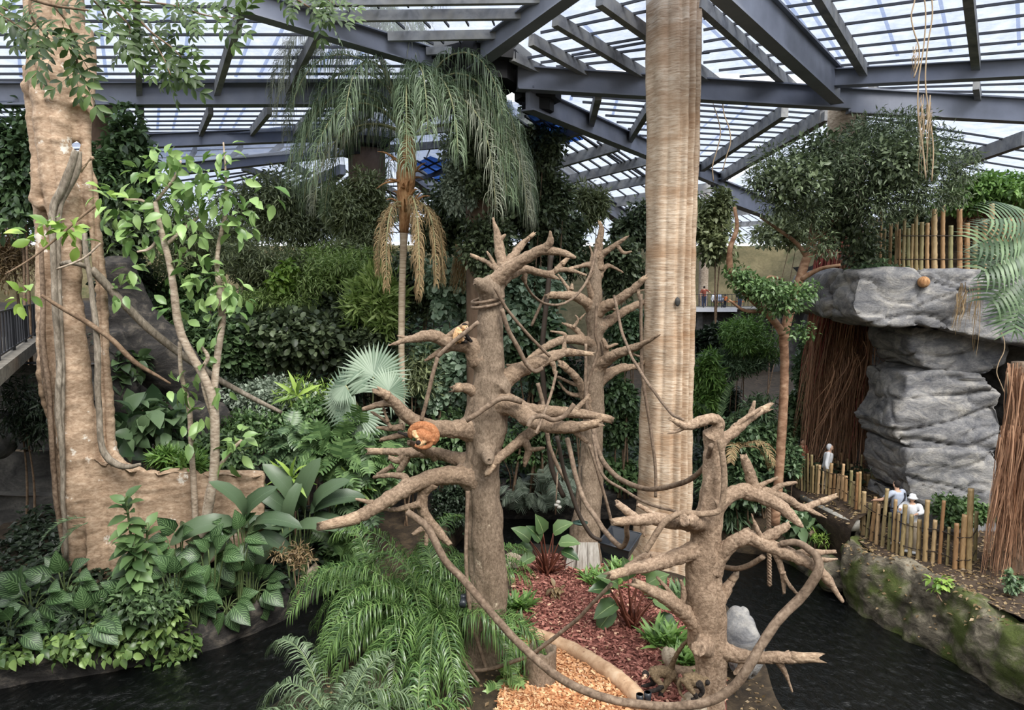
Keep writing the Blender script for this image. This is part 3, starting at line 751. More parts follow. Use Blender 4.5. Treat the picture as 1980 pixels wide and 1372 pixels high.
facet('the distant roof slope over the bamboo grove', ((400, 318, 36), (690, 290, 34), (600, 462, 66)), [(-150, 340), (430, 326), (650, 296), (700, 262), (960, 190), (1030, 230), (1000, 468), (-150, 468)],
      [((470, 318), (550, 348)), ((546, 304), (598, 332)), ((577, 358), (662, 318), 1.6, 'beam'), ((540, 385), (640, 372)), ((560, 415), (660, 330)), ((740, 352), (850, 420)), ((745, 380), (840, 376)), ((745, 400), (850, 398)), ((745, 420), (860, 420)), ((400, 352), (560, 360))],
      lerp_lines((330, 345), (480, 330), (560, 460), (720, 330), 12) + lerp_lines((560, 462), (560, 380), (860, 462), (740, 350), 10) + lerp_lines((700, 340), (860, 340), (560, 455), (880, 455), 9), .2, .3, .09)
facet('the flat roof bay behind the right-hand beam', ((1030, 172, 22), N4, H4), [(1040, 172), (1260, 178), (1620, 208), (1390, 345), (1253, 268), (1072, 190)],
      [((1157, 171), (1143, 226), 1), ((1254, 198), (1216, 262), 1), ((1518, 202), (1358, 315), 1.3), ((1594, 209), (1381, 342), 1.6)],
      lerp_lines((1072, 164), (1600, 205), (1380, 345), (1420, 338), 14) , .2, .34, .05, shadow=[((1300, 200), (1240, 262)), ((1350, 200), (1280, 285)), ((1420, 200), (1310, 300)), ((1460, 200), (1340, 320)), ((1200, 185), (1185, 235)), ((1110, 180), (1105, 205))])
F10n = ((1030, 190, 22), H4, (1000, 466, 68))
facet('the low roof slope below the diagonal beam', F10n, [(940, 200), (1040, 198), (1250, 290), (1390, 365), (1640, 470), (880, 470), (860, 300)],
      [((1050, 259), (1121, 238), 1.3), ((1070, 308), (1194, 271), 1.4), ((1096, 340), (1256, 300), 1.4), ((1130, 362), (1320, 325), 1.5), ((1160, 386), (1380, 352), 2), ((1190, 404), (1420, 378), 2), ((1215, 422), (1470, 400), 2), ((1230, 440), (1510, 424), 2), ((1000, 420), (1110, 395), 1.6), ((980, 445), (1120, 420), 1.6)],
      lerp_lines((1050, 205), (1460, 470), (870, 300), (1020, 470), 13) + lerp_lines((1430, 390), (1600, 470), (1100, 250), (1400, 470), 9), .18, .3, .07)
facet('the far roof bay beyond the ivy mound', (N4, H4, (2150, 440, 55)), [(1620, 212), (2250, 245), (2250, 480), (1640, 480), (1400, 362)],
      [((1985, 253), (1843, 306), 1.6), ((1380, 345), (1600, 215), 1), ((1840, 380), (2000, 340), 1.6), ((1500, 345), (1660, 270), 1.2), ((1560, 400), (1800, 330), 1.5), ((1620, 440), (1900, 380), 1.6)],
      lerp_lines((1650, 215), (2200, 300), (1420, 370), (2000, 475), 12) + lerp_lines((1500, 340), (1900, 470), (1430, 372), (1640, 475), 4), .2, .34, .07)
facet('the short roof strip between the two black hubs', ((800, 200, 23.2), (960, 192, 22.6), (700, 288, 34)), [(690, 262), (780, 196), (905, 190), (990, 196), (1000, 330), (860, 330), (700, 300)], [((700, 285), (985, 262)), ((760, 250), (985, 225))], lerp_lines((720, 292), (810, 200), (985, 330), (960, 200), 9), .2, .3, .04)
# clear panes showing blue
facet('the clear panes showing blue sky beside the black hub', tuple((a, b, c - .3) for a, b, c in F10n), [(1018, 222), (1046, 208), (1120, 244), (1128, 272), (1085, 280), (1050, 268)], [], [((1030, 215), (1100, 276)), ((1048, 210), (1122, 268)), ((1040, 262), (1118, 244)), ((1030, 236), (1090, 226))], bw=.05, panel='clear')
facet('the small clear blue panes behind the palm', ((400, 318, 35.7), (690, 290, 33.7), (600, 462, 65.7)), [(802, 318), (832, 303), (862, 314), (864, 362), (830, 340)], [((800, 345), (866, 326))], [((806, 310), (868, 345)), ((820, 304), (868, 330)), ((802, 326), (850, 352)), ((812, 328), (862, 306)), ((822, 342), (866, 320))], .1, .2, .06, panel='clear')

def mainbeam(a, b, w, h, lab): beam(P(*a), P(*b), w, h, 'beam', 'ceiling_beam', lab)
mainbeam((-160, 163, 23.7), (820, 160, 23.0), .4, .62, 'long grey steel beam running from the kapok tree to the black hub')
mainbeam((430, -30, 17.8), (848, 100, 21.5), .4, .5, 'grey steel beam rising towards the viewer by the small palm top')
mainbeam((1262, -166, 15.8), (895, 112, 21.7), .4, .5, 'grey steel hip beam rising from the black hub to the roof peak')
mainbeam((1000, 130, 21.9), (1640, 172, 24.3), .4, .6, 'grey steel beam passing behind the tall pale trunk')
mainbeam((1640, 172, 24.3), (2200, 205, 26.5), .4, .72, 'grey steel beam from the wooden column to the side wall')
mainbeam((1345, -148, 15.4), (1622, 137, 23.9), .4, .95, 'deep grey steel hip beam ending at the wooden column')
mainbeam((1598, 137, 23.5), (2200, 104, 21.4), .4, .46, 'grey steel beam with rows of rafters above the terrace')
mainbeam((1020, 168, 22), (1392, 338, 43.7), .4, .62, 'diagonal grey steel beam running down behind the pale trunk')
mainbeam((200, 264, 31.2), (700, 243, 30.6), .4, .5, 'second grey steel beam above the big leafed sapling')
mainbeam((330, 320, 36), (690, 277, 34), .4, .45, 'third grey steel beam above the bamboo grove')
mainbeam((1060, 300, 36), (1270, 455, 60), .5, .9, 'low dark roof beam behind the ivy hung hub')
mainbeam((780, 306, 38), (880, 385, 52), .5, .8, 'low dark roof beam behind the palm husk')
mainbeam((1385, 345, 43), (1640, 450, 62), .6, 1.1, 'far grey roof beam beyond the feathery tree')
# hubs: dark bracketed heads on the columns
def hub(px, py, Y, pw, ph, lab, name='ceiling_hub'):
    c = P(px, py, Y); s = Y / FPX; mb = MB()
    for k, (f, dz) in enumerate(((1, .5), (.8, .1), (.55, -.3))):
        a = np.linspace(0, 2 * PI, 9)[:-1] + PI / 8; r = pw * s / 2 * f; h = ph * s / 3
        v, q = tube([c + [0, 0, h * (1 - k) + h / 2], c + [0, 0, h * (1 - k) - h / 2]], r, 8); mb.add(v, q)
    struct(name, mb, M['dark'], True, lab, 'roof hub')
hub(920, 152, 22.4, 210, 90, 'black hub where the roof beams meet behind the palm crown')
hub(700, 275, 31.2, 130, 55, 'black hub on the brown concrete column')
hub(1040, 185, 23, 110, 60, 'black box beam end beside the main hub')
hub(1388, 350, 44, 50, 28, 'small far hub beside the pale trunk')
def column(px, py0, Y, wpx, mat, lab, zb=0):
    c = P(px, py0, Y); r = wpx * Y / FPX / 2; z = np.linspace(c[2], zb, 14)
    v, f = tube([[c[0], c[1], q] for q in z], r, 20, .04); mb = MB(); mb.add(v, f); struct('column', mb, M[mat], False, lab, 'column')
column(709, 290, 31.2, 70, 'colm', 'brown concrete column behind the queen palm', 2)
column(930, 165, 22.6, 60, 'colm', 'concrete column under the black hub behind the ivy', -1.2)
column(1640, 178, 24.9, 68, 'palebark', 'pale wooden clad column under the steel beams by the terrace')
column(1364, 372, 64.5, 18, 'palebark', 'far pale column beyond the pale trunk')
column(193, 165, 24.2, 40, 'colm', 'brown column behind the kapok tree')

from mathutils.bvhtree import BVHTree
GB = []
for o in col.objects:
    if o.type == 'MESH' and o.name.split('.')[0] in ('floor', 'planted_ground', 'hill_ground', 'path', 'bank_rock', 'kerb_rock', 'far_kerb', 'river_bank', 'river_water'):
        GB.append(BVHTree.FromPolygons([v.co for v in o.data.vertices], [tuple(p.vertices) for p in o.data.polygons]))
def ground_z(x, y, z=30.0):
    """height of the ground below a point"""
    h = [b.ray_cast(Vector((x, y, z)), Vector((0, 0, -1)))[0] for b in GB]
    h = [q.z for q in h if q is not None]
    return max(h) if h else 0.0
def cover(name, label, poly, z0, n, size, mat, T=T_SMALL, hmax=.5, kind='stuff'):
    """low plants nobody could count, spread over the ground inside a world polygon"""
    poly = np.asarray(poly, float); lo, hi = poly.min(axis=0), poly.max(axis=0)
    p = rng.uniform(lo, hi, (n * 2, 2)); p = p[inside(p, poly)][:n]
    z = np.array([ground_z(x, y, z0) for x, y in p]); p = p[z > -.85]; z = z[z > -.85]; h = hmax * rng.random(len(p)) ** 1.5 * (.5 + np.array([.5 + noise.noise(Vector((x * .7, y * .7, 3))) for x, y in p]))
    pos = np.column_stack([p, z + h]); d = rng.normal(size=(len(p), 3)) * [1, 1, .35] + [0, -.2, -.1]
    mb = MB(); scatter(mb, T, pos, d, rng.normal(size=(len(p), 3)) * .4 + [0, -.3, 1], size * rng.uniform(.6, 1.3, len(p)))
    return tag(mb.build(name, M[mat]), label, 'undergrowth', kind=kind)

def settle(x, y, Y):
    """first distance from Y on at which solid ground lies under the pixel"""
    for k in range(24):
        p = P(x, y, Y + .35 * k)
        if ground_z(p[0], p[1], p[2] + 3) > -.85: return Y + .35 * k
    return Y
# ---------------------------------------------------------------- traced limbs
def px_tube(pts, Y0, Y1=None, k=5):
    """pixel polyline (x, y, radius in pixels) between distances Y0 and Y1 -> points and radii"""
    Y1 = Y0 if Y1 is None else Y1
    q = np.array([[p[0], p[1], p[2]] for p in pts], float)
    s = np.concatenate([[0], np.cumsum(np.hypot(np.diff(q[:, 0]), np.diff(q[:, 1])))]); s /= s[-1]
    Y = Y0 + (Y1 - Y0) * s
    W = np.array([P(a[0], a[1], y) for a, y in zip(q, Y)])
    S = spline(np.hstack([W, (q[:, 2] * Y / FPX)[:, None]]), k)
    return S[:, :3], np.maximum(S[:, 3], .006)

def limb_mb(main, Y0, Y1, twigs, mb=None, wob=.16):
    """a limb with twigs; each twig starts at the depth of the nearest limb point"""
    mb = mb or MB()
    p, r = px_tube(main, Y0, Y1)
    k = max(2, len(r) // 5); r2 = r.copy(); r2[:k] *= np.linspace(1.35, 1, k)
    v, f = tube(p, r2, 10, wob, .9); mb.add(v, f)
    return mb

def twig_list(main, Y0, Y1, twigs):
    """side twigs; each starts at the distance of the nearest point of its limb"""
    xs = np.array([a[0] for a in main]); ys = np.array([a[1] for a in main]); out = []
    s = np.concatenate([[0], np.cumsum(np.hypot(np.diff(xs), np.diff(ys)))]); s /= s[-1]
    for tw in twigs:
        dy = 0
        if isinstance(tw[0], (int, float)): dy, tw = tw[0], tw[1]
        best = min(((math.hypot(xs[i] + (xs[i + 1] - xs[i]) * q - tw[0][0], ys[i] + (ys[i + 1] - ys[i]) * q - tw[0][1]), s[i] + (s[i + 1] - s[i]) * q) for i in range(len(xs) - 1) for q in np.linspace(0, 1, 9)))[1]
        Yt = Y0 + (Y1 - Y0) * best
        p, r = px_tube(tw, Yt, Yt + dy); k = max(2, len(r) // 4); r[:k] *= np.linspace(1.3, 1, k); out.append(tube(p, r, 9, .16, .9))
    return out

def snag(name, label, Y, trunk, limbs, mats, voxel=.04, trunk_extra=(), prof=None):
    t = thing(name, label, 'dead tree', P(trunk[-1][0], trunk[-1][1], Y))
    mb = MB(); p, r = px_tube(trunk, Y); v, f = tube(p, r, 18, .10, .5); mb.add(v, f)
    for q in trunk_extra:
        p, r = px_tube(q[0], Y + q[1], Y + q[2]); v, f = tube(p, r, 12, .12, .6); mb.add(v, f)
    for main, dy, tw in limbs:                       # collars melt into the trunk
        p, r = px_tube(main, Y, Y + dy); k = max(3, len(r) // 5)
        v, f = tube(p[:k], r[:k] * np.linspace(1.5, .95, k), 10); mb.add(v, f)
    fuse('trunk', mb, voxel, mats[0], t, 5, [(.03, 2.2), (.016, (9, 9, 4)), (.06, (1.7, 1.7, .22), .10), (.02, (6, 6, 2), .08)])
    for main, dy, tw in limbs:
        br_ = fuse('branch', limb_mb(main, Y, Y + dy, tw), voxel * .62, mats[1], t, 2, [(.012, 5), (.006, 16), (.018, 5, .08)])
        p, r = px_tube(main, Y, Y + dy)
        if r[-1] > .03:
            k = max(3, len(r) // 6); mb = MB(); v, f = tube(p[-k:], r[-k:] * np.linspace(1.0, 1.12, k), 10, .2, 1.5); mb.add(v, f); mb.build('broken_end', M['wood_end'], br_)
        for v, f in twig_list(main, Y, Y + dy, tw):
            mb = MB(); mb.add(v, f); fuse('twig', mb, voxel * .45, mats[1], br_, 1, [(.008, 7), (.01, 7, .08)])
    return t

SN1 = 14.1
snag('dead_snag_tree', 'tall grey dead tree with bare broken limbs between the palms and the mulch', SN1,
  [(960, 540, 17), (952, 560, 25), (948, 600, 26), (947, 660, 27), (946, 720, 32), (943, 780, 40), (938, 830, 42), (934, 880, 36), (933, 940, 35), (937, 1000, 36), (942, 1080, 40), (942, 1160, 41), (938, 1240, 45), (934, 1330, 56)],
  [([(930, 694, 22), (908, 668, 18), (875, 665, 15), (841, 650, 13), (818, 650, 11), (794, 655, 8), (750, 668, 2.5)], -.5, [[(800, 655, 6), (767, 649, 2)], [(880, 668, 9), (850, 680, 7), (821, 697, 3)], [(858, 655, 5), (880, 640, 6), (905, 625, 6)]]),
   ([(928, 768, 15), (905, 750, 11), (881, 749, 8)], -.4, []),
   ([(930, 832, 26), (895, 829, 21), (861, 829, 17), (821, 821, 15), (790, 806, 14), (770, 786, 12), (750, 766, 10), (734, 757, 7)], -1.1, [[(758, 778, 8), (735, 781, 7), (700, 791, 4)], [(780, 825, 7), (752, 828, 6), (727, 826, 3)], [(757, 828, 5), (747, 815, 4), (717, 795, 3)], [(750, 816, 4), (741, 787, 3)], [(795, 838, 7), (765, 843, 6), (734, 850, 4)]]),
   ([(925, 898, 22), (880, 886, 14), (845, 876, 12), (800, 875, 11), (760, 873, 8), (713, 872, 6)], .7, [(-.6, [(842, 884, 8), (818, 868, 9), (791, 855, 6)]), [(785, 876, 9), (770, 890, 8), (752, 884, 5)], [(790, 878, 8), (775, 905, 7), (768, 912, 5)], [(760, 900, 6), (730, 918, 5)]]),
   ([(925, 922, 26), (890, 918, 20), (868, 919, 19), (821, 927, 17), (777, 949, 16), (744, 969, 15), (693, 999, 13), (626, 1016, 8)], -1.3,
     [[(836, 930, 13), (820, 950, 12), (815, 975, 12), (826, 1002, 11), (848, 1028, 10), (870, 1052, 6)], [(814, 973, 8), (770, 984, 6), (737, 984, 3)], [(826, 1015, 7), (810, 1026, 6), (797, 1033, 4)], [(824, 1022, 6), (824, 1054, 4)], [(722, 972, 6), (687, 964, 3)], (.5, [(765, 953, 8), (785, 925, 8), (760, 918, 6), (722, 922, 4)])]),
   ([(960, 748, 26), (978, 732, 20), (1000, 718, 17), (1029, 704, 15), (1062, 691, 12), (1096, 681, 9), (1146, 684, 3)], .5, [[(1060, 692, 9), (1070, 705, 6), (1072, 724, 3)], [(1090, 680, 6), (1092, 660, 4), (1094, 645, 2)], [(1022, 706, 6), (1000, 706, 5), (978, 706, 3)]]),
   ([(945, 786, 28), (970, 780, 25), (998, 788, 21), (1024, 808, 18), (1062, 823, 15), (1113, 825, 12), (1155, 818, 7)], -1.2, [[(1108, 828, 9), (1122, 842, 7), (1137, 856, 4)]]),
   ([(972, 782, 18), (1010, 789, 14), (1062, 795, 12), (1113, 798, 11), (1178, 810, 7)], .4, [[(1108, 796, 7), (1125, 780, 5), (1140, 762, 3)]]),
   ([(1046, 814, 12), (1030, 832, 12), (1010, 848, 11), (985, 868, 10), (962, 888, 9), (941, 916, 5)], -.7, [[(1012, 850, 9), (1022, 868, 8), (1018, 885, 7), (1014, 902, 3)], [(1022, 868, 6), (1038, 868, 5), (1054, 865, 3)]]),
   ([(972, 530, 14), (973, 512, 12), (967, 488, 11), (962, 458, 9), (953, 420, 3)], .2, [[(963, 468, 6), (978, 452, 3)]]),
   ([(948, 556, 17), (965, 536, 16), (985, 518, 14), (1022, 495, 12), (1060, 474, 9), (1064, 445, 3)], -.5, [[(1048, 482, 9), (1075, 486, 8), (1096, 491, 7), (1112, 498, 4)]]),
   ([(968, 540, 13), (990, 528, 11), (1014, 521, 9), (1040, 526, 8), (1064, 530, 7), (1082, 515, 6), (1100, 497, 3)], .5, [[(1062, 531, 6), (1082, 540, 3)], [(1014, 522, 6), (1015, 536, 5), (1017, 549, 3)], [(1072, 522, 6), (1100, 522, 5), (1134, 532, 3)]]),
   ([(972, 518, 11), (990, 496, 9), (1012, 470, 7), (1032, 452, 3)], .3, [[(1004, 480, 5), (1022, 458, 3)]]),
   ([(966, 522, 9), (945, 508, 6), (911, 493, 3)], .3, [[(958, 514, 5), (950, 500, 4), (941, 485, 2)]])],
  [M['snag'], M['limb']], .045, [([(945, 575, 20), (938, 560, 18), (928, 550, 14), (913, 545, 8)], -.05, -.5), ([(942, 876, 16), (944, 888, 13), (946, 893, 11)], -.3, -.95), ([(925, 1220, 24), (905, 1290, 24), (882, 1345, 18)], -.1, -.5), ([(955, 1220, 20), (985, 1300, 16), (1000, 1345, 9)], -.1, -.2)])

SN2 = 19.2
snag('dead_snag_tree', 'thinner dead tree with many twiggy limbs standing beside the tall pale trunk', SN2,
  [(1158, 470, 9), (1154, 510, 13), (1150, 560, 16), (1148, 620, 17), (1150, 700, 19), (1147, 760, 21), (1143, 850, 23), (1140, 950, 27), (1130, 1040, 33), (1126, 1118, 42)],
  [([(1150, 600, 13), (1130, 582, 11), (1113, 573, 10), (1090, 571, 9), (1062, 570, 6)], -.8, [[(1110, 572, 5), (1095, 552, 4), (1079, 530, 2)], [(1105, 560, 5), (1106, 548, 3)]]),
   ([(1150, 668, 13), (1125, 657, 10), (1089, 657, 9), (1056, 670, 8), (1035, 685, 7), (1019, 697, 4)], -1, [[(1128, 656, 6), (1115, 638, 6), (1102, 630, 5), (1086, 624, 2)], [(1108, 633, 4), (1118, 618, 3), (1112, 608, 2)], [(1094, 656, 4), (1090, 645, 4), (1064, 640, 2)], [(1120, 618, 3), (1132, 605, 2)]]),
   ([(1146, 800, 14), (1132, 770, 11), (1124, 745, 9), (1109, 724, 8), (1086, 704, 6)], -.7, [[(1122, 745, 6), (1105, 740, 4), (1078, 728, 3)], [(1130, 765, 6), (1100, 760, 4), (1080, 738, 2)]]),
   ([(1150, 606, 13), (1170, 592, 12), (1190, 583, 10), (1223, 560, 9), (1247, 536, 4)], -.7, [[(1232, 556, 5), (1235, 570, 4), (1240, 590, 2)], [(1210, 568, 4), (1246, 560, 2)]]),
   ([(1155, 634, 12), (1180, 618, 11), (1203, 604, 9), (1225, 592, 8), (1249, 582, 5)], .6, [[(1200, 604, 4), (1180, 596, 3), (1165, 600, 2)]]),
   ([(1152, 716, 15), (1170, 698, 13), (1192, 684, 11), (1230, 670, 8), (1278, 646, 2)], -1.5, [[(1172, 695, 7), (1172, 670, 6), (1165, 655, 4)], [(1172, 672, 4), (1195, 664, 3)], [(1210, 680, 4), (1240, 690, 2)]]),
   ([(1152, 740, 13), (1175, 724, 11), (1200, 712, 9), (1230, 707, 6), (1252, 697, 3)], .4, [[(1222, 708, 4), (1245, 716, 2)]]),
   ([(1158, 520, 9), (1163, 495, 7), (1180, 480, 6), (1198, 468, 5), (1217, 455, 2)], -.3, [[(1192, 472, 4), (1205, 488, 4), (1222, 486, 2)]]),
   ([(1156, 500, 9), (1158, 470, 8), (1163, 445, 6), (1160, 430, 3)], 0, []),
   ([(1152, 530, 9), (1140, 512, 6), (1120, 515, 5), (1100, 520, 3)], -.3, [[(1142, 510, 4), (1145, 492, 3), (1140, 476, 2)]]),
   ([(1156, 535, 8), (1173, 514, 5), (1190, 518, 4), (1206, 528, 2)], .2, []),
   ([(1150, 590, 9), (1140, 560, 6), (1138, 540, 4), (1150, 525, 2)], -.5, [])],
  [M['snag'], M['limb']], .05)

SN3 = 12.3
snag('dead_snag_tree', 'pale dead tree in front with thick forked limbs over the water', SN3,
  [(1379, 838, 20), (1380, 880, 20), (1376, 930, 22), (1372, 980, 25), (1366, 1040, 31), (1360, 1100, 34), (1362, 1160, 40), (1370, 1230, 38), (1376, 1290, 33), (1372, 1350, 35), (1370, 1425, 44)],
  [([(1378, 846, 17), (1390, 824, 13), (1380, 810, 12), (1352, 815, 12), (1325, 823, 8), (1296, 808, 4)], -.3, [[(1330, 820, 6), (1312, 832, 4), (1290, 838, 2)]]),
   ([(1384, 856, 15), (1408, 842, 12), (1431, 823, 11), (1456, 803, 10), (1484, 788, 7)], .5, [[(1448, 806, 6), (1455, 790, 5), (1459, 774, 3)], [(1420, 825, 6), (1445, 806, 5), (1470, 790, 4)]]),
   ([(1372, 978, 22), (1400, 962, 17), (1425, 950, 16), (1455, 947, 14), (1488, 954, 12), (1521, 964, 10), (1551, 981, 8), (1585, 970, 7), (1616, 958, 4)], .8, [[(1458, 946, 13), (1450, 915, 12), (1438, 882, 8)], [(1462, 944, 6), (1480, 933, 5), (1504, 922, 3)], [(1488, 952, 7), (1510, 938, 6), (1541, 932, 3)], [(1545, 978, 6), (1570, 988, 5), (1598, 1001, 2)], (-.5, [(1440, 950, 12), (1475, 962, 14), (1510, 978, 13), (1535, 1002, 10), (1552, 1018, 4)])]),
   ([(1372, 1092, 24), (1392, 1072, 18), (1418, 1048, 16), (1450, 1040, 15), (1490, 1056, 15), (1530, 1072, 14), (1570, 1092, 12), (1602, 1122, 10), (1630, 1164, 3)], -.9, [[(1432, 1046, 13), (1442, 1032, 12), (1452, 1024, 8)], [(1475, 1045, 7), (1463, 1020, 5), (1453, 992, 2)], [(1470, 1048, 12), (1498, 1030, 11), (1526, 1015, 8)], [(1530, 1072, 9), (1565, 1068, 8), (1617, 1066, 4)], [(1560, 1096, 6), (1575, 1082, 6), (1600, 1082, 5), (1620, 1080, 2)], [(1500, 1066, 8), (1510, 1095, 7), (1515, 1120, 6), (1516, 1148, 3)], [(1513, 1105, 5), (1530, 1135, 4), (1556, 1160, 2)]]),
   ([(1385, 1165, 16), (1402, 1142, 13), (1422, 1112, 6)], .2, []),
   ([(1368, 1242, 26), (1392, 1254, 20), (1414, 1264, 17), (1454, 1270, 14), (1501, 1270, 13), (1582, 1271, 9)], -.6, [[(1505, 1276, 7), (1516, 1296, 6), (1523, 1312, 4), (1532, 1337, 2)], [(1440, 1274, 8), (1432, 1290, 8), (1422, 1302, 6)], [(1510, 1270, 6), (1525, 1262, 6)]]),
   ([(1360, 1062, 26), (1335, 1066, 20), (1300, 1080, 17), (1260, 1090, 15), (1220, 1100, 12), (1180, 1113, 8)], -.7, [[(1290, 1078, 9), (1250, 1074, 8), (1210, 1096, 5)], [(1265, 1084, 5), (1262, 1070, 4)]]),
   ([(1358, 1012, 24), (1330, 1010, 17), (1300, 1008, 15), (1262, 1003, 13), (1225, 1006, 11), (1185, 1009, 6)], -.8, [[(1232, 1004, 10), (1215, 990, 9), (1193, 972, 7)], [(1245, 1003, 6), (1242, 1020, 5), (1246, 1038, 2)], [(1275, 1002, 7), (1255, 988, 6), (1232, 975, 4)]]),
   ([(1362, 1232, 26), (1340, 1200, 19), (1312, 1175, 16), (1280, 1152, 14), (1228, 1126, 8)], -.5, [[(1308, 1170, 8), (1300, 1150, 6), (1270, 1115, 3)], [(1318, 1172, 7), (1322, 1145, 6), (1316, 1120, 3)]])],
  [M['pale'], M['pale']], .035, [([(1352, 1010, 20), (1335, 1006, 16), (1324, 1005, 15)], -.2, -.75), ([(1365, 1248, 22), (1356, 1252, 19), (1350, 1254, 17)], -.2, -.7)])

# ---------------------------------------------------------------- tall pale trunk
YT = 19.6
t = thing('tall_tree', 'tall smooth pale trunk rising past the roof beams', 'tree', P(1285, 1112, YT))
mb = MB()
pts = [(1306, -160, 51), (1306, -60, 51), (1305, 100, 51), (1304, 250, 49), (1301, 400, 48), (1299, 520, 47), (1296, 640, 48), (1294, 720, 49), (1291, 800, 50), (1290, 880, 51), (1288, 960, 53), (1284, 1020, 56), (1280, 1080, 62), (1276, 1130, 70)]
p, r = px_tube(pts, YT, None, 8)
g_ = lambda a, c, w: np.exp(-((np.mod(a - c + PI, 2 * PI) - PI) / w) ** 2)
def flute(a, i):
    k = 1 + .04 * np.cos(3 * a + .3 + i * .01) + .03 * np.cos(7 * a + 1) - .12 * g_(a, -.04 + .03 * math.sin(i * .2), .08) - .2 * g_(a, -.4 + .02 * math.sin(i * .17), .085) - .24 * g_(a, -.76, .1) - .06 * g_(a, -1.1, .08) - .06 * g_(a, .5, .1) + .07 * g_(a, -.58, .08) + .06 * g_(a, -.22, .09)
    return k
v, f = tube(p, r, 220, 0, 0, flute)
d = v[:-2].reshape(len(p), 220, 3)
for i in range(len(p)):
    for j in range(220):
        q = d[i, j]; n_ = (q - p[i]) / np.linalg.norm(q - p[i])
        d[i, j] = q + n_ * (.035 * noise.noise(Vector((q[0] * 2.2, q[1] * 2.2, q[2] * 1.1))) + .022 * noise.noise(Vector((q[0] * 4, q[1] * 4, q[2] * 12))))
v[:-2] = d.reshape(-1, 3)
mb.add(v, f); mb.build('trunk', M['tall'], t)
mb = MB(); q = P(1310, 583, YT - .72); v, f = ball(q, (.07, .05, .12)); mb.add(v, f); mb.build('knot_hole', M['rockdark'], t)

# ---------------------------------------------------------------- kapok with buttress
YK = 17.6
t = thing('kapok_tree', 'tan buttressed tree with lianas beside the platform', 'tree', G(155, 1112, .4))
mb = MB()
for pts, dy in (([(108, -220, 52), (106, -60, 50), (108, 60, 50), (112, 150, 50), (106, 215, 38), (108, 300, 33), (128, 430, 28), (130, 560, 28), (136, 680, 31), (146, 800, 34), (158, 900, 40), (160, 980, 36), (156, 1050, 26), (152, 1125, 26)], 0),
                ([(70, 130, 24), (68, 220, 18), (78, 330, 16), (86, 440, 18), (96, 560, 22), (104, 680, 24), (112, 780, 24), (124, 880, 22), (138, 980, 22), (142, 1080, 20)], .25),
                ([(150, 60, 30), (168, 150, 24), (168, 230, 17), (172, 320, 15), (183, 430, 14), (193, 560, 13), (199, 680, 13), (205, 780, 13), (209, 850, 15), (216, 890, 18), (240, 920, 22), (260, 960, 24)], .22),
                ([(60, 170, 16), (42, 168, 10)], 0), ([(70, 330, 14), (76, 360, 12), (70, 385, 11), (84, 400, 10)], -.1), ([(160, 190, 22), (182, 215, 12), (176, 230, 10)], -.1),
                ([(88, 420, 12), (86, 560, 14), (92, 690, 26), (98, 780, 22), (112, 860, 16)], .5), ([(185, 300, 9), (165, 318, 11), (148, 330, 12)], -.45)):
    p, r = px_tube(pts, YK + dy); v, f = tube(p, r, 18, .1); mb.add(v, f)
for a, b in (((200, 893, 1110), (300, 908, 1120)), ((280, 906, 1120), (400, 912, 1100)), ((380, 911, 1100), (512, 914, 1060)), ((165, 880, 1110), (240, 898, 1120))):
    y0 = YK - .15 + (a[0] - 160) / 350 * 1.0; y1 = YK - .15 + (b[0] - 160) / 350 * 1.0
    th_ = .28
    v = [P(x, y, Y + s * th_) for (x, y, Y) in ((a[0], a[1], y0), (b[0], b[1], y1), (b[0], b[2], y1), (a[0], a[2], y0)) for s in (-1, 1)]
    mb.add(v, np.array([[0, 2, 4, 6], [1, 7, 5, 3], [0, 1, 3, 2], [2, 3, 5, 4], [4, 5, 7, 6], [6, 7, 1, 0]]))
p, r = px_tube([(212, 880, 16), (250, 904, 11), (330, 911, 9), (420, 914, 9), (512, 918, 8)], YK, YK + 1); v, f = tube(p, r, 10, .1); mb.add(v, f)
fuse('trunk', mb, .05, M['kapok'], t, 4, [(.05, 1.1), (.03, (2.2, 2.2, 7)), (.15, (.95, .95, .1), .10)])
p, r = px_tube([(184, 255, 10), (140, 262, 7), (146, 285, 6)], YK); v, f = tube(p, r, 8, .2); mb = MB(); mb.add(v, f)

def vine(name, label, pts, Y0, Y1=None, mat='vine', cat='vine', sag=0, wob=.08, group=None):
    """hanging or lying liana along a pixel path; a point may carry its own distance as a fourth number"""
    if len(pts[0]) > 3:
        W = np.array([P(a[0], a[1], a[3]) for a in pts]); rr = np.array([a[2] * a[3] / FPX for a in pts])
        S = spline(np.hstack([W, rr[:, None]]), 8); p, r = S[:, :3], np.maximum(S[:, 3], .006)
    else: p, r = px_tube(pts, Y0, Y1, 8)
    p = p + np.array([[.02 * nz(q, 1.5), .02 * nz(q, 1.5, 9), .02 * nz(q, 1.5, 5)] for q in p])
    mb = MB(); v, f = tube(p, r, 8, wob); mb.add(v, f); o = mb.build(name, M[mat]); return tag(o, label, cat, group)

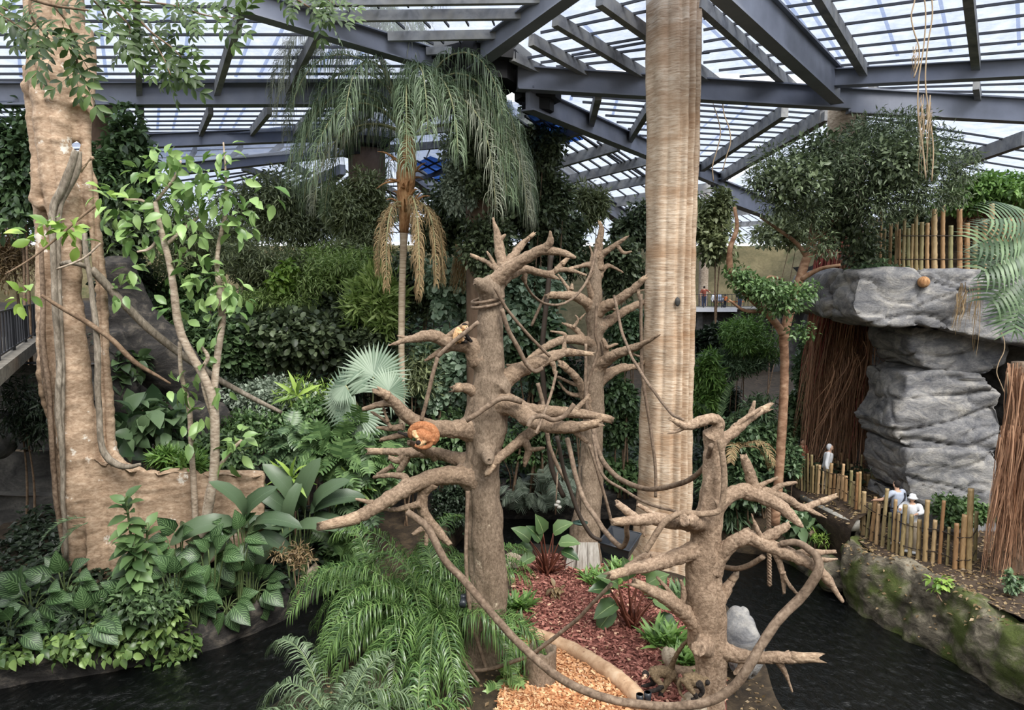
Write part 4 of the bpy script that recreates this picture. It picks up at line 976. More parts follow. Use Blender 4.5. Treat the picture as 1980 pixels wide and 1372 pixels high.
vine('liana', 'thick grey liana looping from the hollow down the front of the kapok', [(146, 290, 6), (138, 320, 7), (120, 365, 8), (104, 395, 7), (101, 440, 6), (104, 520, 5.5), (108, 600, 6), (114, 700, 5.5), (112, 790, 6), (118, 850, 5), (122, 950, 4), (127, 1080, 4)], 17.0)
vine('liana', 'second liana twined beside the first on the kapok trunk', [(152, 292, 6), (148, 330, 7), (128, 370, 6), (116, 400, 5), (112, 470, 5), (115, 560, 5), (120, 680, 5), (121, 760, 5), (120, 850, 5), (124, 980, 4), (130, 1090, 3)], 17.1)
vine('liana', 'dark liana down the shaded side of the kapok', [(80, 480, 4), (82, 560, 4.5), (85, 680, 5), (95, 760, 5), (100, 860, 5), (108, 960, 5), (128, 1090, 4)], 17.3, None, 'rope')
vine('liana', 'thin dark liana hanging at the platform edge', [(86, 540, 3.5), (80, 640, 4), (84, 720, 4), (96, 790, 4)], 17.6, None, 'rope')
vine('liana', 'grey liana sliding down the groove to the buttress top', [(163, 450, 5), (168, 500, 5), (177, 560, 5), (186, 650, 6), (190, 760, 6), (195, 850, 6), (205, 882, 7), (226, 898, 7), (250, 902, 5), (272, 897, 3)], 17.1)
vine('liana', 'liana tied around the kapok trunk like a belt', [(112, 512, 4, 17.3), (130, 507, 5, 16.9), (155, 510, 5, 16.95), (175, 520, 4, 17.3)], 0)
vine('fallen_pole', 'long grey pole leaning from the kapok down to the ferns', [(176, 520, 8), (200, 545, 8), (285, 632, 8), (360, 690, 7), (430, 738, 6), (545, 798, 4)], 17.2, 19.5, 'vine', 'pole')
vine('bare_branch', 'thin bare branch slanting from the kapok across the shade', [(80, 570, 3), (115, 592, 4), (150, 612, 5), (210, 652, 5), (250, 690, 5), (280, 712, 4), (330, 742, 2)], 16.6, 17.6, 'twig', 'branch')

# leaning mossy slab roots behind the sapling
mb = MB()
for pts, y0, y1 in (([(225, 500, 30), (240, 600, 50), (300, 680, 60), (360, 740, 50), (420, 790, 30)], 21.5, 23), ([(215, 640, 30), (230, 740, 40), (240, 800, 35)], 21, 21), ([(330, 800, 40), (390, 820, 45), (440, 800, 30)], 21, 22)):
    p, r = px_tube(pts, y0, y1); v, f = tube(p, r, 14, .2); mb.add(v, f)
o = fuse('buttress_root', mb, .09, M['kerb'], None, 5, [(.06, 1.3)]); tag(o, 'dark leaning buttress root behind the big leafed sapling', 'root')

# ---------------------------------------------------------------- slender living trees
def slim_tree(name, label, segs, Y, mat, cat='tree', part='trunk'):
    t = thing(name, label, cat, P(segs[0][0][0][0], segs[0][0][0][1], Y))
    for i, s in enumerate(segs):
        p, r = px_tube(s[0], Y + s[1], Y + s[2]); mb = MB(); v, f = tube(p, r, 12, .1); mb.add(v, f)
        mb.build('trunk' if i == 0 else 'branch', M[mat], t)
    return t

def leaves_at(mb, T, px, Y, n, spread, size, up=.6, droop=.3, m=0):
    c = P(px[0], px[1], Y); s = spread * Y / FPX
    d = sphere_dirs(n); pos = c + d * s * (rng.random(n) ** .5)[:, None]
    scatter(mb, T, pos, unit(d + rng.normal(size=(n, 3)) * .5 + [0, 0, -droop]), unit(d * .3 + rng.normal(size=(n, 3)) * .35 + [0, -.25, up]), size * rng.uniform(.7, 1.2, n), m)

YS = 17.4
sap = slim_tree('sapling', 'young tree with big pale leaves and two slender grey stems', [
    ([(378, 1150, 11), (386, 1072, 9), (400, 1000, 9), (413, 920, 9), (416, 850, 9), (412, 775, 9), (395, 730, 8), (368, 682, 8), (352, 650, 8), (342, 610, 8), (336, 560, 7), (328, 510, 6), (318, 470, 6), (308, 430, 5), (300, 390, 4)], 0, -.3),
    ([(412, 775, 8), (417, 720, 7), (424, 660, 7), (430, 620, 7), (428, 590, 7), (424, 560, 6), (420, 520, 5), (422, 480, 4), (430, 440, 4), (438, 400, 3), (436, 330, 2), (432, 275, 1.5)], 0, .4),
    ([(380, 1060, 6), (376, 960, 6), (370, 860, 5), (366, 790, 5), (350, 720, 4), (348, 660, 4)], .2, .3),
    ([(388, 1050, 5), (404, 940, 4), (440, 880, 4), (468, 850, 3)], 0, .3),
    ([(416, 820, 4), (396, 760, 4), (392, 715, 4), (402, 690, 4), (388, 668, 3)], 0, -.2),
    ([(312, 455, 4), (290, 480, 3), (265, 487, 2)], 0, -.4), ([(320, 475, 4), (370, 430, 3), (400, 410, 2)], 0, .3), ([(306, 420, 3), (280, 390, 3), (240, 385, 2)], 0, -.3), ([(300, 392, 3), (340, 340, 3), (350, 310, 2)], 0, 0),
    ([(195, 470, 2), (160, 500, 2), (110, 520, 2)], -.8, -1)], YS, 'palebark')
mb = MB()
for x, y, n, sp in ((320, 335, 15, 38), (365, 350, 13, 38), (300, 380, 14, 42), (345, 400, 16, 44), (240, 390, 12, 34), (270, 440, 13, 40), (370, 440, 14, 40), (220, 400, 9, 26), (415, 370, 12, 40), (455, 360, 8, 32), (400, 330, 8, 30), (500, 380, 8, 34), (430, 290, 5, 22), (420, 550, 14, 40), (450, 560, 12, 36), (390, 520, 10, 34), (440, 610, 6, 26), (350, 520, 8, 36), (235, 470, 8, 28), (230, 560, 6, 22), (250, 522, 5, 20), (330, 600, 4, 22), (410, 640, 5, 25), (385, 690, 4, 20), (350, 745, 6, 24), (365, 755, 4, 18), (430, 745, 4, 18), (395, 800, 6, 26), (360, 858, 4, 18), (450, 880, 6, 24), (460, 850, 5, 20), (440, 420, 8, 30), (465, 440, 6, 30), (320, 300, 6, 22), (280, 330, 7, 24)):
    leaves_at(mb, T_OVATE, (x, y), YS, int(n * 1.7), sp * 1.08, .37, .55, .55)
mb.build('foliage', M['lf_fresh'], sap)
spr = thing('hanging_branch', 'thin branch with pale green leaves crossing the kapok trunk', 'branch', P(200, 400, 12))
p, r = px_tube([(188, 395, 3), (150, 425, 2.5), (110, 460, 2.5), (60, 500, 2), (10, 530, 1.5)], 12.2, 11.6); mb = MB(); v, f = tube(p, r, 6, .1); mb.add(v, f); mb.build('branch', M['twig'], spr)
mb = MB()
for x, y, n in ((95, 440, 12), (70, 455, 8), (135, 450, 8), (40, 575, 7), (55, 568, 5), (150, 470, 4), (200, 372, 5), (118, 425, 6)): leaves_at(mb, T_OVATE, (x, y), 12, n, 20, .25, .5, .5)
mb.build('foliage', M['lf_bright'], spr)

YR = 20.0
slim = slim_tree('slender_tree', 'slender brown tree forking below a wide dark crown by the terrace', [
    ([(1498, 1015, 10), (1505, 930, 9), (1510, 860, 9), (1515, 780, 8.5), (1517, 700, 8), (1516, 650, 9), (1528, 600, 9), (1540, 560, 8.5), (1556, 510, 8.5), (1570, 470, 8), (1574, 430, 7), (1580, 380, 6), (1600, 320, 4)], 0, .5),
    ([(1514, 645, 8), (1500, 625, 7), (1478, 600, 7), (1450, 575, 6), (1425, 545, 6), (1412, 520, 6), (1412, 480, 5), (1425, 440, 4), (1420, 400, 3)], 0, -.8),
    ([(1548, 540, 6), (1585, 520, 4), (1625, 512, 3)], .3, -.4), ([(1570, 470, 6), (1610, 430, 5), (1660, 390, 4), (1720, 350, 3), (1780, 330, 2)], .5, -1), ([(1562, 500, 5), (1540, 470, 4), (1500, 440, 3), (1470, 420, 2)], .4, -.5), ([(1480, 602, 4), (1440, 600, 3), (1410, 580, 2)], -.3, -.8), ([(1515, 540, 3), (1490, 535, 3), (1478, 540, 2)], 0, -.4)], YR, 'slimbark')
mb = MB()
for x, y, rx, ry, n in ((1668, 262, 40, 34, 500), (1710, 262, 70, 45, 900), (1590, 300, 60, 45, 800), (1660, 320, 80, 50, 1100), (1740, 310, 70, 50, 1000), (1800, 290, 60, 45, 700), (1850, 330, 40, 35, 350), (1500, 320, 45, 40, 500), (1470, 350, 30, 30, 260), (1540, 350, 60, 45, 800), (1620, 380, 80, 50, 1000), (1700, 385, 75, 45, 900), (1770, 370, 65, 45, 700), (1560, 410, 55, 40, 500), (1640, 440, 55, 40, 600), (1510, 400, 40, 25, 250), (1670, 490, 40, 40, 400), (1590, 470, 30, 30, 160), (1840, 380, 35, 22, 160), (1880, 300, 20, 12, 60), (1760, 235, 45, 25, 260)):
    Y = YR + rng.uniform(-1.3, 1.0); s = Y / FPX
    blob(mb, T_SLIM if n % 200 else T_SMALL, P(x, y, Y), (rx * s, rx * s * .8, ry * s), int(n * 2.2), .16, .3, .7, .9)
mb.build('foliage', M['lf_deep'], slim)
mb = MB()
for x, y, rx, ry, n in ((1440, 545, 32, 16, 220), (1460, 560, 36, 18, 260), (1425, 528, 24, 14, 120), (1490, 560, 40, 22, 320), (1530, 575, 40, 25, 260), (1505, 590, 40, 22, 200), (1550, 640, 25, 20, 80), (1560, 560, 25, 20, 100)):
    s = (YR - .6) / FPX; blob(mb, T_SMALL, P(x, y, YR - .6 + rng.uniform(-.5, .3)), (rx * s, rx * s, ry * s), int(n * 2), .13, .3, .8, .8)
mb.build('foliage', M['lf_mid'], slim)

# overhanging sprays at the top
def spray(label, Y, branches, tips, mat, size):
    t = thing('hanging_branch', label, 'branch', P(branches[0][0][0], branches[0][0][1], Y))
    for b in branches:
        p, r = px_tube(b, Y, Y + rng.uniform(-.3, .3)); mb = MB(); v, f = tube(p, r, 6, .1); mb.add(v, f); mb.build('branch', M['twig'], t)
    mb = MB()
    for x, y, ax, ay in tips:
        c = P(x, y, Y + rng.uniform(-.3, .3)); n = 1
        d = unit(np.array([ax, rng.uniform(-.5, .3), -ay]) + rng.normal(size=(n, 3)) * .25)
        scatter(mb, T_PINNATE, np.repeat(c[None], n, 0), d * 1.0, unit(np.array([0, -.8, .7]) + rng.normal(size=(n, 3)) * .35), size * rng.uniform(.8, 1.2, n))
    mb.build('leaves', M[mat], t)
def along(br, k=1):
    out = []
    for b in br:
        S = spline(np.array(b, float), 4)
        for i in range(2, len(S), k):
            d = S[i][:2] - S[i - 1][:2]; d = d / (np.hypot(*d) + 1e-6)
            s = 1 if i % 2 else -1
            out.append((S[i][0], S[i][1], d[0] * .6 - d[1] * .6 * s, d[1] * .6 + d[0] * .5 * s + .25))
    return out
br = [[(-40, -40, 4), (40, -10, 4), (100, 10, 3), (170, 20, 2)], [(100, 5, 3), (140, 60, 2), (150, 130, 2)], [(60, -20, 3), (60, 30, 2), (95, 75, 1.5)], [(-40, 0, 3), (20, 40, 2), (50, 60, 1.5)], [(150, -20, 3), (190, 10, 2), (210, 50, 1.5)]]
spray('green leafed branch hanging in front of the kapok top', 8.5, br, along(br, 2) + [(85, 60, 0, 1), (140, 120, .3, 1), (155, 130, -.5, .7), (100, 100, -.4, .8), (120, 40, 0, 1)], 'lf_canopy', .44)
br = [[(150, -40, 3), (230, 0, 3), (290, 60, 2), (330, 90, 1.5), (350, 110, 1)], [(230, 0, 2), (330, 10, 2), (400, 30, 1.5), (460, 35, 1)], [(290, 70, 1.5), (315, 110, 1.2), (330, 145, 1)], [(210, 10, 2), (250, 50, 1.5), (245, 80, 1)], [(330, -30, 2), (350, 20, 1.5), (370, 60, 1)]]
spray('dark leafed branch hanging below the long roof beam', 9.0, br, along(br), 'lf_canopy', .36)
br = [[(480, -60, 2), (560, -10, 2), (600, 15, 1.5), (635, 30, 1)], [(560, -40, 2), (620, -10, 1.5), (650, 10, 1)]]
spray('small leafy branch tip hanging near the small palm top', 9.5, br, along(br), 'lf_canopy', .34)
br = [[(-30, 60, 3), (10, 40, 2), (25, 70, 1.5)], [(-30, 0, 3), (15, 20, 2)]]
spray('dark branch tip at the upper edge beside the kapok', 9.2, br, along(br), 'lf_canopy', .38)
# ---------------------------------------------------------------- shrubs and background greenery
SMALLISH = (T_SMALL, T_SLIM, T_ROUND, T_OVATE)
def bush(name, label, x, y, hw, hh, Y, mat, n, size, T=T_SMALL, k=7, cat='shrub', depth=.7, stem='twig', zb=None, droop=.35, up=.8, group=None, round_=.75, sub=None):
    """one plant: lumps of leaves round (x, y) with half sizes hw, hh in pixels at distance Y, on stems from the ground"""
    Y1 = settle(x, y, Y) if zb is None else Y; size *= Y1 / Y; Y = Y1
    c = P(x, y, Y); s = Y / FPX; r = np.array([hw * s, hw * s * depth, hh * s]) * 1.08
    g = zb if zb is not None else min(ground_z(c[0], c[1], c[2] + 2), c[2] - .1)
    if any(T is q for q in SMALLISH): n = int(n * 2.3); size *= .88; k = int(k * 1.7)
    t = thing(name, label, cat, (c[0], c[1], g), group)
    Ls = lumps(c, r, k, .92); mb = MB()
    for lc, lr in Ls: blob(mb, T, lc, lr * 1.1, max(8, n // k), size, droop, up, .8)
    mb.build('foliage', M[mat], t)
    mb = MB()
    if g < -.85: return t
    for lc, lr in Ls[:2]:
        a = np.array([c[0] + rng.uniform(-.2, .2) * r[0], c[1] + rng.uniform(-.2, .2), g - .15]); m_ = (a + lc) / 2 + rng.normal(size=3) * .1 * r[0]
        rr = max(.012, .025 * r[2]); v, f = tube(spline([a, m_, lc], 5), np.linspace(rr * 1.6, rr * .5, 11), 6); mb.add(v, f)
    mb.build('stem', M[stem], t)
    return t

B = bush
# behind the kapok and on the hill
B('dense_tree', 'dark glossy tree filling the edge beside the kapok top', 25, 330, 75, 115, 24, 'lf_dark', 2600, .34, T_OVATE, 9, 'tree')
B('dense_tree', 'dark glossy tree between the kapok and the big leafed sapling', 235, 320, 62, 105, 23.5, 'lf_dark', 2600, .32, T_OVATE, 9, 'tree')
B('thicket', 'brown twiggy thicket behind the platform railing', 20, 500, 70, 70, 27, 'lf_dry', 1500, .3, T_SLIM, 7)
B('shrub', 'dark shrub at the foot of the glossy tree behind the sapling', 225, 460, 70, 60, 23, 'lf_deep', 1500, .28, T_OVATE, 7)
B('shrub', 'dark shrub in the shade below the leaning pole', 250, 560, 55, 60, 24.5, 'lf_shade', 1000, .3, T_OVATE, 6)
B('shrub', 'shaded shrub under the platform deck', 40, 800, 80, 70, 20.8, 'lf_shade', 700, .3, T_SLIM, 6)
B('shrub', 'dull shrub tangle behind the sapling crown', 340, 470, 90, 70, 25, 'lf_olive', 2000, .26, T_SLIM, 8)
B('shrub', 'mid green shrub behind the sapling stems', 350, 570, 80, 60, 25.5, 'lf_mid', 1500, .25, T_SMALL, 8)
B('shrub', 'dark leafy shrub under the leaning pole', 380, 660, 70, 60, 24.5, 'lf_dark', 1400, .26, T_OVATE, 7)
B('bamboo_clump', 'feathery dull green bamboo rising to the roof between column and sapling', 560, 415, 105, 72, 33, 'lf_olive', 6000, .36, T_SLIM, 14, 'bamboo', stem='stalk')
B('bamboo_clump', 'feathery bamboo draped in front of the brown concrete column', 700, 420, 58, 68, 29.5, 'lf_olive', 3800, .33, T_SLIM, 10, 'bamboo', stem='stalk')
B('fern_mass', 'lime green feathery fern mound below the bamboo', 640, 525, 115, 48, 27.5, 'lf_lime', 6500, .26, T_SLIM, 14, 'fern')
B('fern_mass', 'olive feathery mound beside the sapling twin stem', 510, 530, 70, 60, 27, 'lf_olive', 3600, .26, T_SLIM, 10, 'fern')
B('fern_mass', 'pale lime mound above the dark creeper slope', 545, 590, 80, 30, 26.5, 'lf_lime', 1500, .25, T_SLIM, 8, 'fern')
B('shrub', 'small bright leafed shrub in the lime fern mound', 548, 545, 24, 32, 26, 'lf_bright', 260, .3, T_OVATE, 4)
B('creeper', 'dark round leafed creeper covering the slope above the fan palm', 590, 655, 150, 55, 26, 'lf_deep', 4200, .27, T_ROUND, 14, 'creeper')
B('creeper', 'dark creeper hanging on the slope behind the sapling stems', 470, 680, 80, 60, 25, 'lf_dark', 2400, .27, T_ROUND, 10, 'creeper')
B('shrub', 'shaded shrub behind the fan palm', 700, 640, 70, 60, 25.5, 'lf_deep', 2000, .26, T_SMALL, 8)
B('grass_clump', 'tall pale grass shooting up behind the fan palm', 725, 590, 50, 70, 25, 'lf_lime', 1500, .5, T_SLIM, 7, 'grass', droop=-.6, up=.4)
B('shrub', 'fine leafed grey green shrub at the lower end of the leaning pole', 525, 770, 95, 50, 23, 'lf_grey', 2600, .17, T_SMALL, 10)
B('shrub', 'yellow green leafy shrub left of the fan palm', 585, 765, 60, 35, 22.5, 'lf_bright', 900, .24, T_NARROW, 7)
B('shrub', 'mid green undergrowth below the leaning pole', 470, 830, 70, 45, 21.5, 'lf_mid', 1500, .19, T_SMALL, 8)
B('shrub', 'fresh green undergrowth left of the fan palm stalks', 640, 800, 70, 35, 21.8, 'lf_mid', 1300, .22, T_OVATE, 8)
B('fern', 'bright green fern clump at the buttress top behind the sapling', 340, 892, 45, 22, 18.5, 'lf_grass', 600, .34, T_SLIM, 5, 'fern', droop=-.3)
B('fiddle_leaf_shrub', 'big glossy leafed shrub growing above the buttress', 280, 830, 70, 68, 19.6, 'lf_teal', 150, .55, T_BROAD, 7, droop=.2)
B('fiddle_leaf_shrub', 'shaded big leafed shrub behind the kapok stem', 240, 700, 40, 50, 21, 'lf_dark', 220, .36, T_BROAD, 5)
B('shrub', 'dark undergrowth at the foot of the sapling', 430, 880, 70, 40, 20, 'lf_dark', 1000, .22, T_OVATE, 7)
for lab, x, y, hw, hh, Y, n in (('swiss cheese plant mass beside the left limbs of the tall snag', 640, 860, 75, 40, 19.8, 150), ('swiss cheese plants piled under the fan palm', 700, 895, 70, 50, 19.2, 150), ('swiss cheese plants between the banana leaves and the fan palm', 560, 870, 60, 35, 20, 100), ('swiss cheese plants hanging to the water left of the areca clump', 655, 1060, 42, 90, 17.3, 120), ('swiss cheese plant tucked behind the banana leaves', 690, 960, 40, 40, 18.5, 70)):
    B('monstera', lab, x, y, hw, hh, Y, 'lf_mid' if n > 110 else 'lf_teal', n, .5, T_LOBED, 7, 'monstera', droop=.5, up=.9)
B('monstera', 'pale green cut leafed vine at the water edge under the long limb', 660, 1130, 38, 55, 16.8, 'lf_fresh', 80, .42, T_LOBED, 5, 'monstera', droop=.6)
B('shrub', 'jade round leafed shrub behind the top of the tall snag', 1005, 590, 75, 70, 24.5, 'lf_jade', 2000, .25, T_ROUND, 12)
B('shrub', 'jade round leafed shrub behind the forked stub of the tall snag', 885, 560, 60, 60, 25, 'lf_jade', 1500, .24, T_ROUND, 9)
B('shrub', 'jade round leafed shrub under the sleeping limb of the tall snag', 855, 715, 60, 75, 24, 'lf_jade', 1500, .25, T_ROUND, 10)
B('shrub', 'shaded round leafed shrub between the two snags', 1040, 680, 60, 70, 24.8, 'lf_teal', 1500, .24, T_ROUND, 9)
B('shrub', 'dark shrub low behind the tall snag trunk', 870, 830, 60, 50, 23.5, 'lf_dark', 900, .24, T_OVATE, 7)
B('shrub', 'dark shrub low between the snag trunks', 1060, 820, 60, 50, 24, 'lf_dark', 1000, .24, T_OVATE, 7)
B('palm_shrub', 'feathery shrub behind the left limbs of the tall snag', 790, 720, 50, 50, 23.5, 'lf_olive', 900, .3, T_SLIM, 7)
B('shrub', 'dark fine leafed shrub by the water left of the tall snag', 870, 975, 40, 55, 19, 'lf_shade', 1500, .13, T_SMALL, 8)
B('philodendron', 'grey green deeply cut leaves hanging over the far kerb', 1050, 925, 60, 45, 24.5, 'lf_grey', 130, .62, T_FEATHER, 6, 'philodendron', droop=.8)
B('shrub', 'fern green shrub above the far kerb between the snags', 1000, 870, 70, 35, 25.5, 'lf_mid', 900, .25, T_SMALL, 7)
B('shrub', 'shaded shrub just behind the thin snag trunk', 1215, 640, 40, 60, 25, 'lf_teal', 1000, .24, T_OVATE, 7)
B('shrub', 'leafy shrub low beside the pale trunk', 1200, 800, 45, 70, 24, 'lf_dark', 1100, .24, T_OVATE, 7)
B('shrub', 'bright leafed shrub patch by the pale trunk', 1190, 770, 28, 35, 23.5, 'lf_mid', 260, .26, T_OVATE, 4)
B('shrub', 'low shrub on the far kerb beside the thin snag', 1215, 910, 45, 35, 24.5, 'lf_mid', 600, .26, T_OVATE, 5)
B('dense_tree', 'dark dense tree behind the upper twigs of the thin snag', 1195, 520, 60, 55, 30, 'lf_deep', 2200, .3, T_SMALL, 9, 'tree')
B('dense_tree', 'dark tree behind the tops of both snags', 1080, 470, 60, 60, 30, 'lf_deep', 2200, .3, T_SMALL, 9, 'tree')
B('bamboo_clump', 'loose bamboo top against the far roof glass', 1145, 395, 32, 52, 31, 'lf_olive', 900, .36, T_SLIM, 7, 'bamboo', stem='stalk')
B('ivy_tree', 'dense dark tree under the black hub, lobe beside the blue panes', 1035, 280, 48, 62, 25.5, 'lf_deep', 2600, .24, T_SMALL, 10, 'tree')
B('ivy_tree', 'dense dark tree mass hanging below the palm fronds', 960, 400, 110, 55, 25, 'lf_deep', 4600, .24, T_SMALL, 14, 'tree')
B('ivy_tree', 'dark leafy mass beside the snag top', 1050, 400, 45, 70, 26, 'lf_deep', 1900, .24, T_SMALL, 9, 'tree')
B('ivy', 'pale ivy wrapped around the column below the palm fronds', 890, 340, 32, 80, 22.0, 'lf_grey', 2600, .16, T_SMALL, 11, 'ivy', zb=-1)
B('dense_tree', 'dark foliage low behind the queen palm stem', 850, 460, 50, 40, 26, 'lf_deep', 1300, .26, T_SMALL, 7, 'tree')
B('shrub', 'shaded foliage behind the dead palm fronds', 800, 560, 55, 70, 26, 'lf_deep', 1700, .26, T_SMALL, 8)
# right of the pale trunk
B('dense_tree', 'grey green tree beside the pale trunk under the far hub', 1385, 440, 42, 62, 31, 'lf_olive', 1900, .3, T_SMALL, 9, 'tree')
B('feathery_tree', 'feathery bright topped tree under the far walkway', 1440, 655, 62, 38, 26, 'lf_grass', 3200, .22, T_SLIM, 10, 'tree')
B('feathery_tree', 'darker feathery tier below the bright topped tree', 1430, 705, 68, 30, 26, 'lf_teal', 2200, .22, T_SLIM, 9, 'tree')
B('shrub', 'narrow leafed shrub against the pale trunk', 1362, 740, 30, 55, 24, 'lf_grass', 900, .36, T_SLIM, 6)
B('shrub', 'dark shrub behind the crooked top of the pale snag', 1440, 860, 60, 40, 22, 'lf_teal', 1400, .24, T_SMALL, 8)
B('shrub', 'deep green shrub below the crooked top of the pale snag', 1440, 930, 55, 45, 19, 'lf_teal', 1100, .24, T_SMALL, 8)
B('shrub', 'shrub at the foot of the slender brown tree', 1545, 800, 40, 50, 25.5, 'lf_dark', 1200, .24, T_SMALL, 7)
B('shrub', 'shaded shrub beside the reddish root column', 1570, 700, 40, 80, 25, 'lf_teal', 1300, .24, T_SMALL, 8)
B('shrub', 'leafy shrub over the start of the bamboo fence', 1528, 895, 28, 26, 22, 'lf_teal', 700, .2, T_SMALL, 6)
B('shrub', 'small blue green plant behind the corner of the fence', 1722, 895, 26, 22, 22.5, 'lf_grey', 160, .4, T_SLIM, 4)
B('creeper', 'green creeper over the edge of the rock ledge', 1700, 530, 45, 20, 20.2, 'lf_teal', 300, .2, T_OVATE, 5, 'creeper', zb=7.6)
B('creeper', 'fresh green leafy creeper on the rock behind the two visitors', 1855, 980, 48, 34, 19.6, 'lf_mid', 1300, .17, T_OVATE, 8, 'creeper', zb=.5)
B('creeper', 'bright green creeper covering the earth mound above the terrace', 1925, 370, 95, 42, 21.5, 'lf_grass', 3500, .17, T_OVATE, 12, 'creeper', zb=9.2)
B('shrub', 'leafy tuft behind the bamboo poles on the terrace', 1770, 430, 60, 30, 23.5, 'lf_deep', 900, .22, T_SMALL, 6, zb=8.2)
B('shrub', 'shrub behind the top of the slender tree crown', 1700, 480, 40, 35, 22.6, 'lf_deep', 700, .22, T_SMALL, 6, zb=7.9)
B('weeds', 'broad leafed weeds on the rocky bank behind the pale snag', 1560, 1010, 45, 25, 18.2, 'lf_teal', 120, .34, T_BROAD, 5, 'weeds')
B('weeds', 'yellowing weeds on the bank by the driftwood', 1580, 1035, 32, 18, 17.8, 'lf_bright', 160, .16, T_NARROW, 5, 'weeds')
B('weeds', 'dark ferns beside the water right of the pale snag', 1415, 985, 40, 40, 19, 'lf_teal', 420, .34, T_SLIM, 6, 'fern')
B('weeds', 'light green seedling on the mossy bank', 1818, 1130, 18, 14, 16.4, 'lf_bright', 14, .2, T_OVATE, 4, 'weeds', zb=.4)
B('weeds', 'ferny tufts at the base of the reddish root curtain', 1965, 1125, 24, 22, 16.0, 'lf_teal', 120, .13, T_OVATE, 4, 'weeds', zb=.5)
B('fern', 'shaded fern behind the slender tree foot', 1470, 800, 40, 40, 23.5, 'lf_teal', 500, .3, T_SLIM, 6, 'fern')
# more depth fillers behind the river
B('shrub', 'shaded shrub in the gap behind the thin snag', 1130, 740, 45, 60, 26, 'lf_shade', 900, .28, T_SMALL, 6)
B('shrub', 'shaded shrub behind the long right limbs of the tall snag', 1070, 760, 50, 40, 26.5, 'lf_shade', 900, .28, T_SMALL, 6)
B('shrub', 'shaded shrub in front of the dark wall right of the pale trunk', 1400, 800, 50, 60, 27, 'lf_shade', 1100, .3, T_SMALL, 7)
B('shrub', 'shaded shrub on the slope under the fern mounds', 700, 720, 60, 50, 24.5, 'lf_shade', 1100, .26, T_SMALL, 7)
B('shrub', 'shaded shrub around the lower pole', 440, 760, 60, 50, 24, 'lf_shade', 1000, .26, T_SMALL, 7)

# ---------------------------------------------------------------- plants of the planted bank
def leafy(name, label, cat, x, y, Y, leaves, mat, size, T, stem='stem', base=None, lean=.9):
    """rosette of single big leaves: leaves = (px, py of leaf base, direction ax, ay on the photo, scale)"""
    Y1 = settle(x, y, Y); size *= Y1 / Y; Y = Y1; b = P(x, y, Y); b[2] = min(b[2], ground_z(b[0], b[1], b[2] + 3)); t = thing(name, label, cat, b)
    mb = MB(); ms = MB()
    for q in leaves:
        lx, ly, ax, ay, sc = q[:5]; p = P(lx, ly, Y + rng.uniform(-.35, .25))
        d = unit(np.array([ax, -rng.uniform(.1, .7), -ay * lean])); z = unit(np.array([.15 * ax, -.65, .75]) + rng.normal(size=3) * .22)
        scatter(mb, T, p[None], d, z, size * sc)
        v, f = tube(spline([b + rng.normal(size=3) * .05, (b + p) / 2 + [0, 0, .12], p], 4), .016, 5); ms.add(v, f)
    mb.build('leaf', M[mat], t); ms.build('stalk', M[stem], t); return t

def rosette(x, y, n, sp, up=.3):
    out = []
    for i in range(n):
        a = 2 * PI * (i + rng.uniform(-.3, .3)) / n; k = rng.uniform(.5, 1)
        out.append((x + sp * math.cos(a) * k * .5, y + sp * math.sin(a) * k * .4, math.cos(a), math.sin(a) * .9 - up + .35, rng.uniform(.8, 1.15)))
    return out

D = lambda lab, x, y, n, sp, Y, sz=.62: leafy('dumb_cane', lab, 'dumb cane', x, y + 25, Y, rosette(x, y, int(n * 1.5), sp * 1.1), 'lf_dieff', sz * .82, T_BROAD)
D('striped dumb cane clump at the foot of the sapling', 410, 1075, 9, 60, 16.0)
D('striped dumb cane beside the wet kerb under the banana leaves', 490, 1130, 10, 60, 15.6)
D('striped dumb cane below the costus stem', 335, 1120, 9, 60, 15.9)
D('striped dumb cane hanging over the kerb corner', 375, 1160, 8, 50, 15.3)
D('striped dumb cane against the buttress face', 345, 1045, 6, 45, 16.9)
D('dark striped dumb cane at the foot of the kapok', 125, 1125, 8, 60, 16.3, .7)
D('big dark dumb cane near the dark block wall', 60, 1160, 8, 70, 15.7, .75)
D('big dumb cane leaves at the lower corner of the bank', 20, 1215, 8, 75, 15.2, .75)
D('dumb cane by the trailing pothos', 165, 1195, 8, 65, 15.1, .7)
D('dumb cane between the costus and the trailing pothos', 250, 1170, 7, 55, 15.5)
D('dumb cane near the pale slab of the kerb', 440, 1165, 7, 45, 15.2)
D('dumb cane under the banana plants by the slope', 460, 1040, 8, 50, 16.4)
leafy('banana_plant', 'banana plant with broad leaves left of the water', 'banana plant', 585, 1055, 18.2,
      [(575, 985, -.3, -1, 1.15), (590, 980, .25, -1, 1.25), (600, 990, .9, -.5, 1.1), (605, 1000, 1, .1, 1.0), (570, 1000, -.9, -.1, 1.1), (580, 1010, -.8, .6, 1.0), (560, 990, -.7, -.8, 1), (610, 985, .6, -.9, 1.0)], 'lf_banana', 1.25, T_BANANA)
leafy('banana_plant', 'banana plant leaning over the buttress end', 'banana plant', 480, 1060, 16.9,
      [(470, 1000, -.2, -1, 1.0), (455, 1010, -1, .1, 1.2), (480, 1005, .5, -.9, 1.05), (490, 1015, 1, -.3, 1.0), (465, 1020, -.6, .5, .9), (500, 1030, .8, .5, .9)], 'lf_banana', 1.2, T_BANANA)
leafy('banana_plant', 'low banana plant with a striped leaf reaching to the kerb', 'banana plant', 560, 1070, 16.6,
      [(560, 1010, .2, -1, .9), (575, 1020, .9, -.2, .9), (560, 1030, -.7, .7, 1.1), (545, 1020, -.9, -.4, .9)], 'lf_banana', 1.1, T_BANANA)
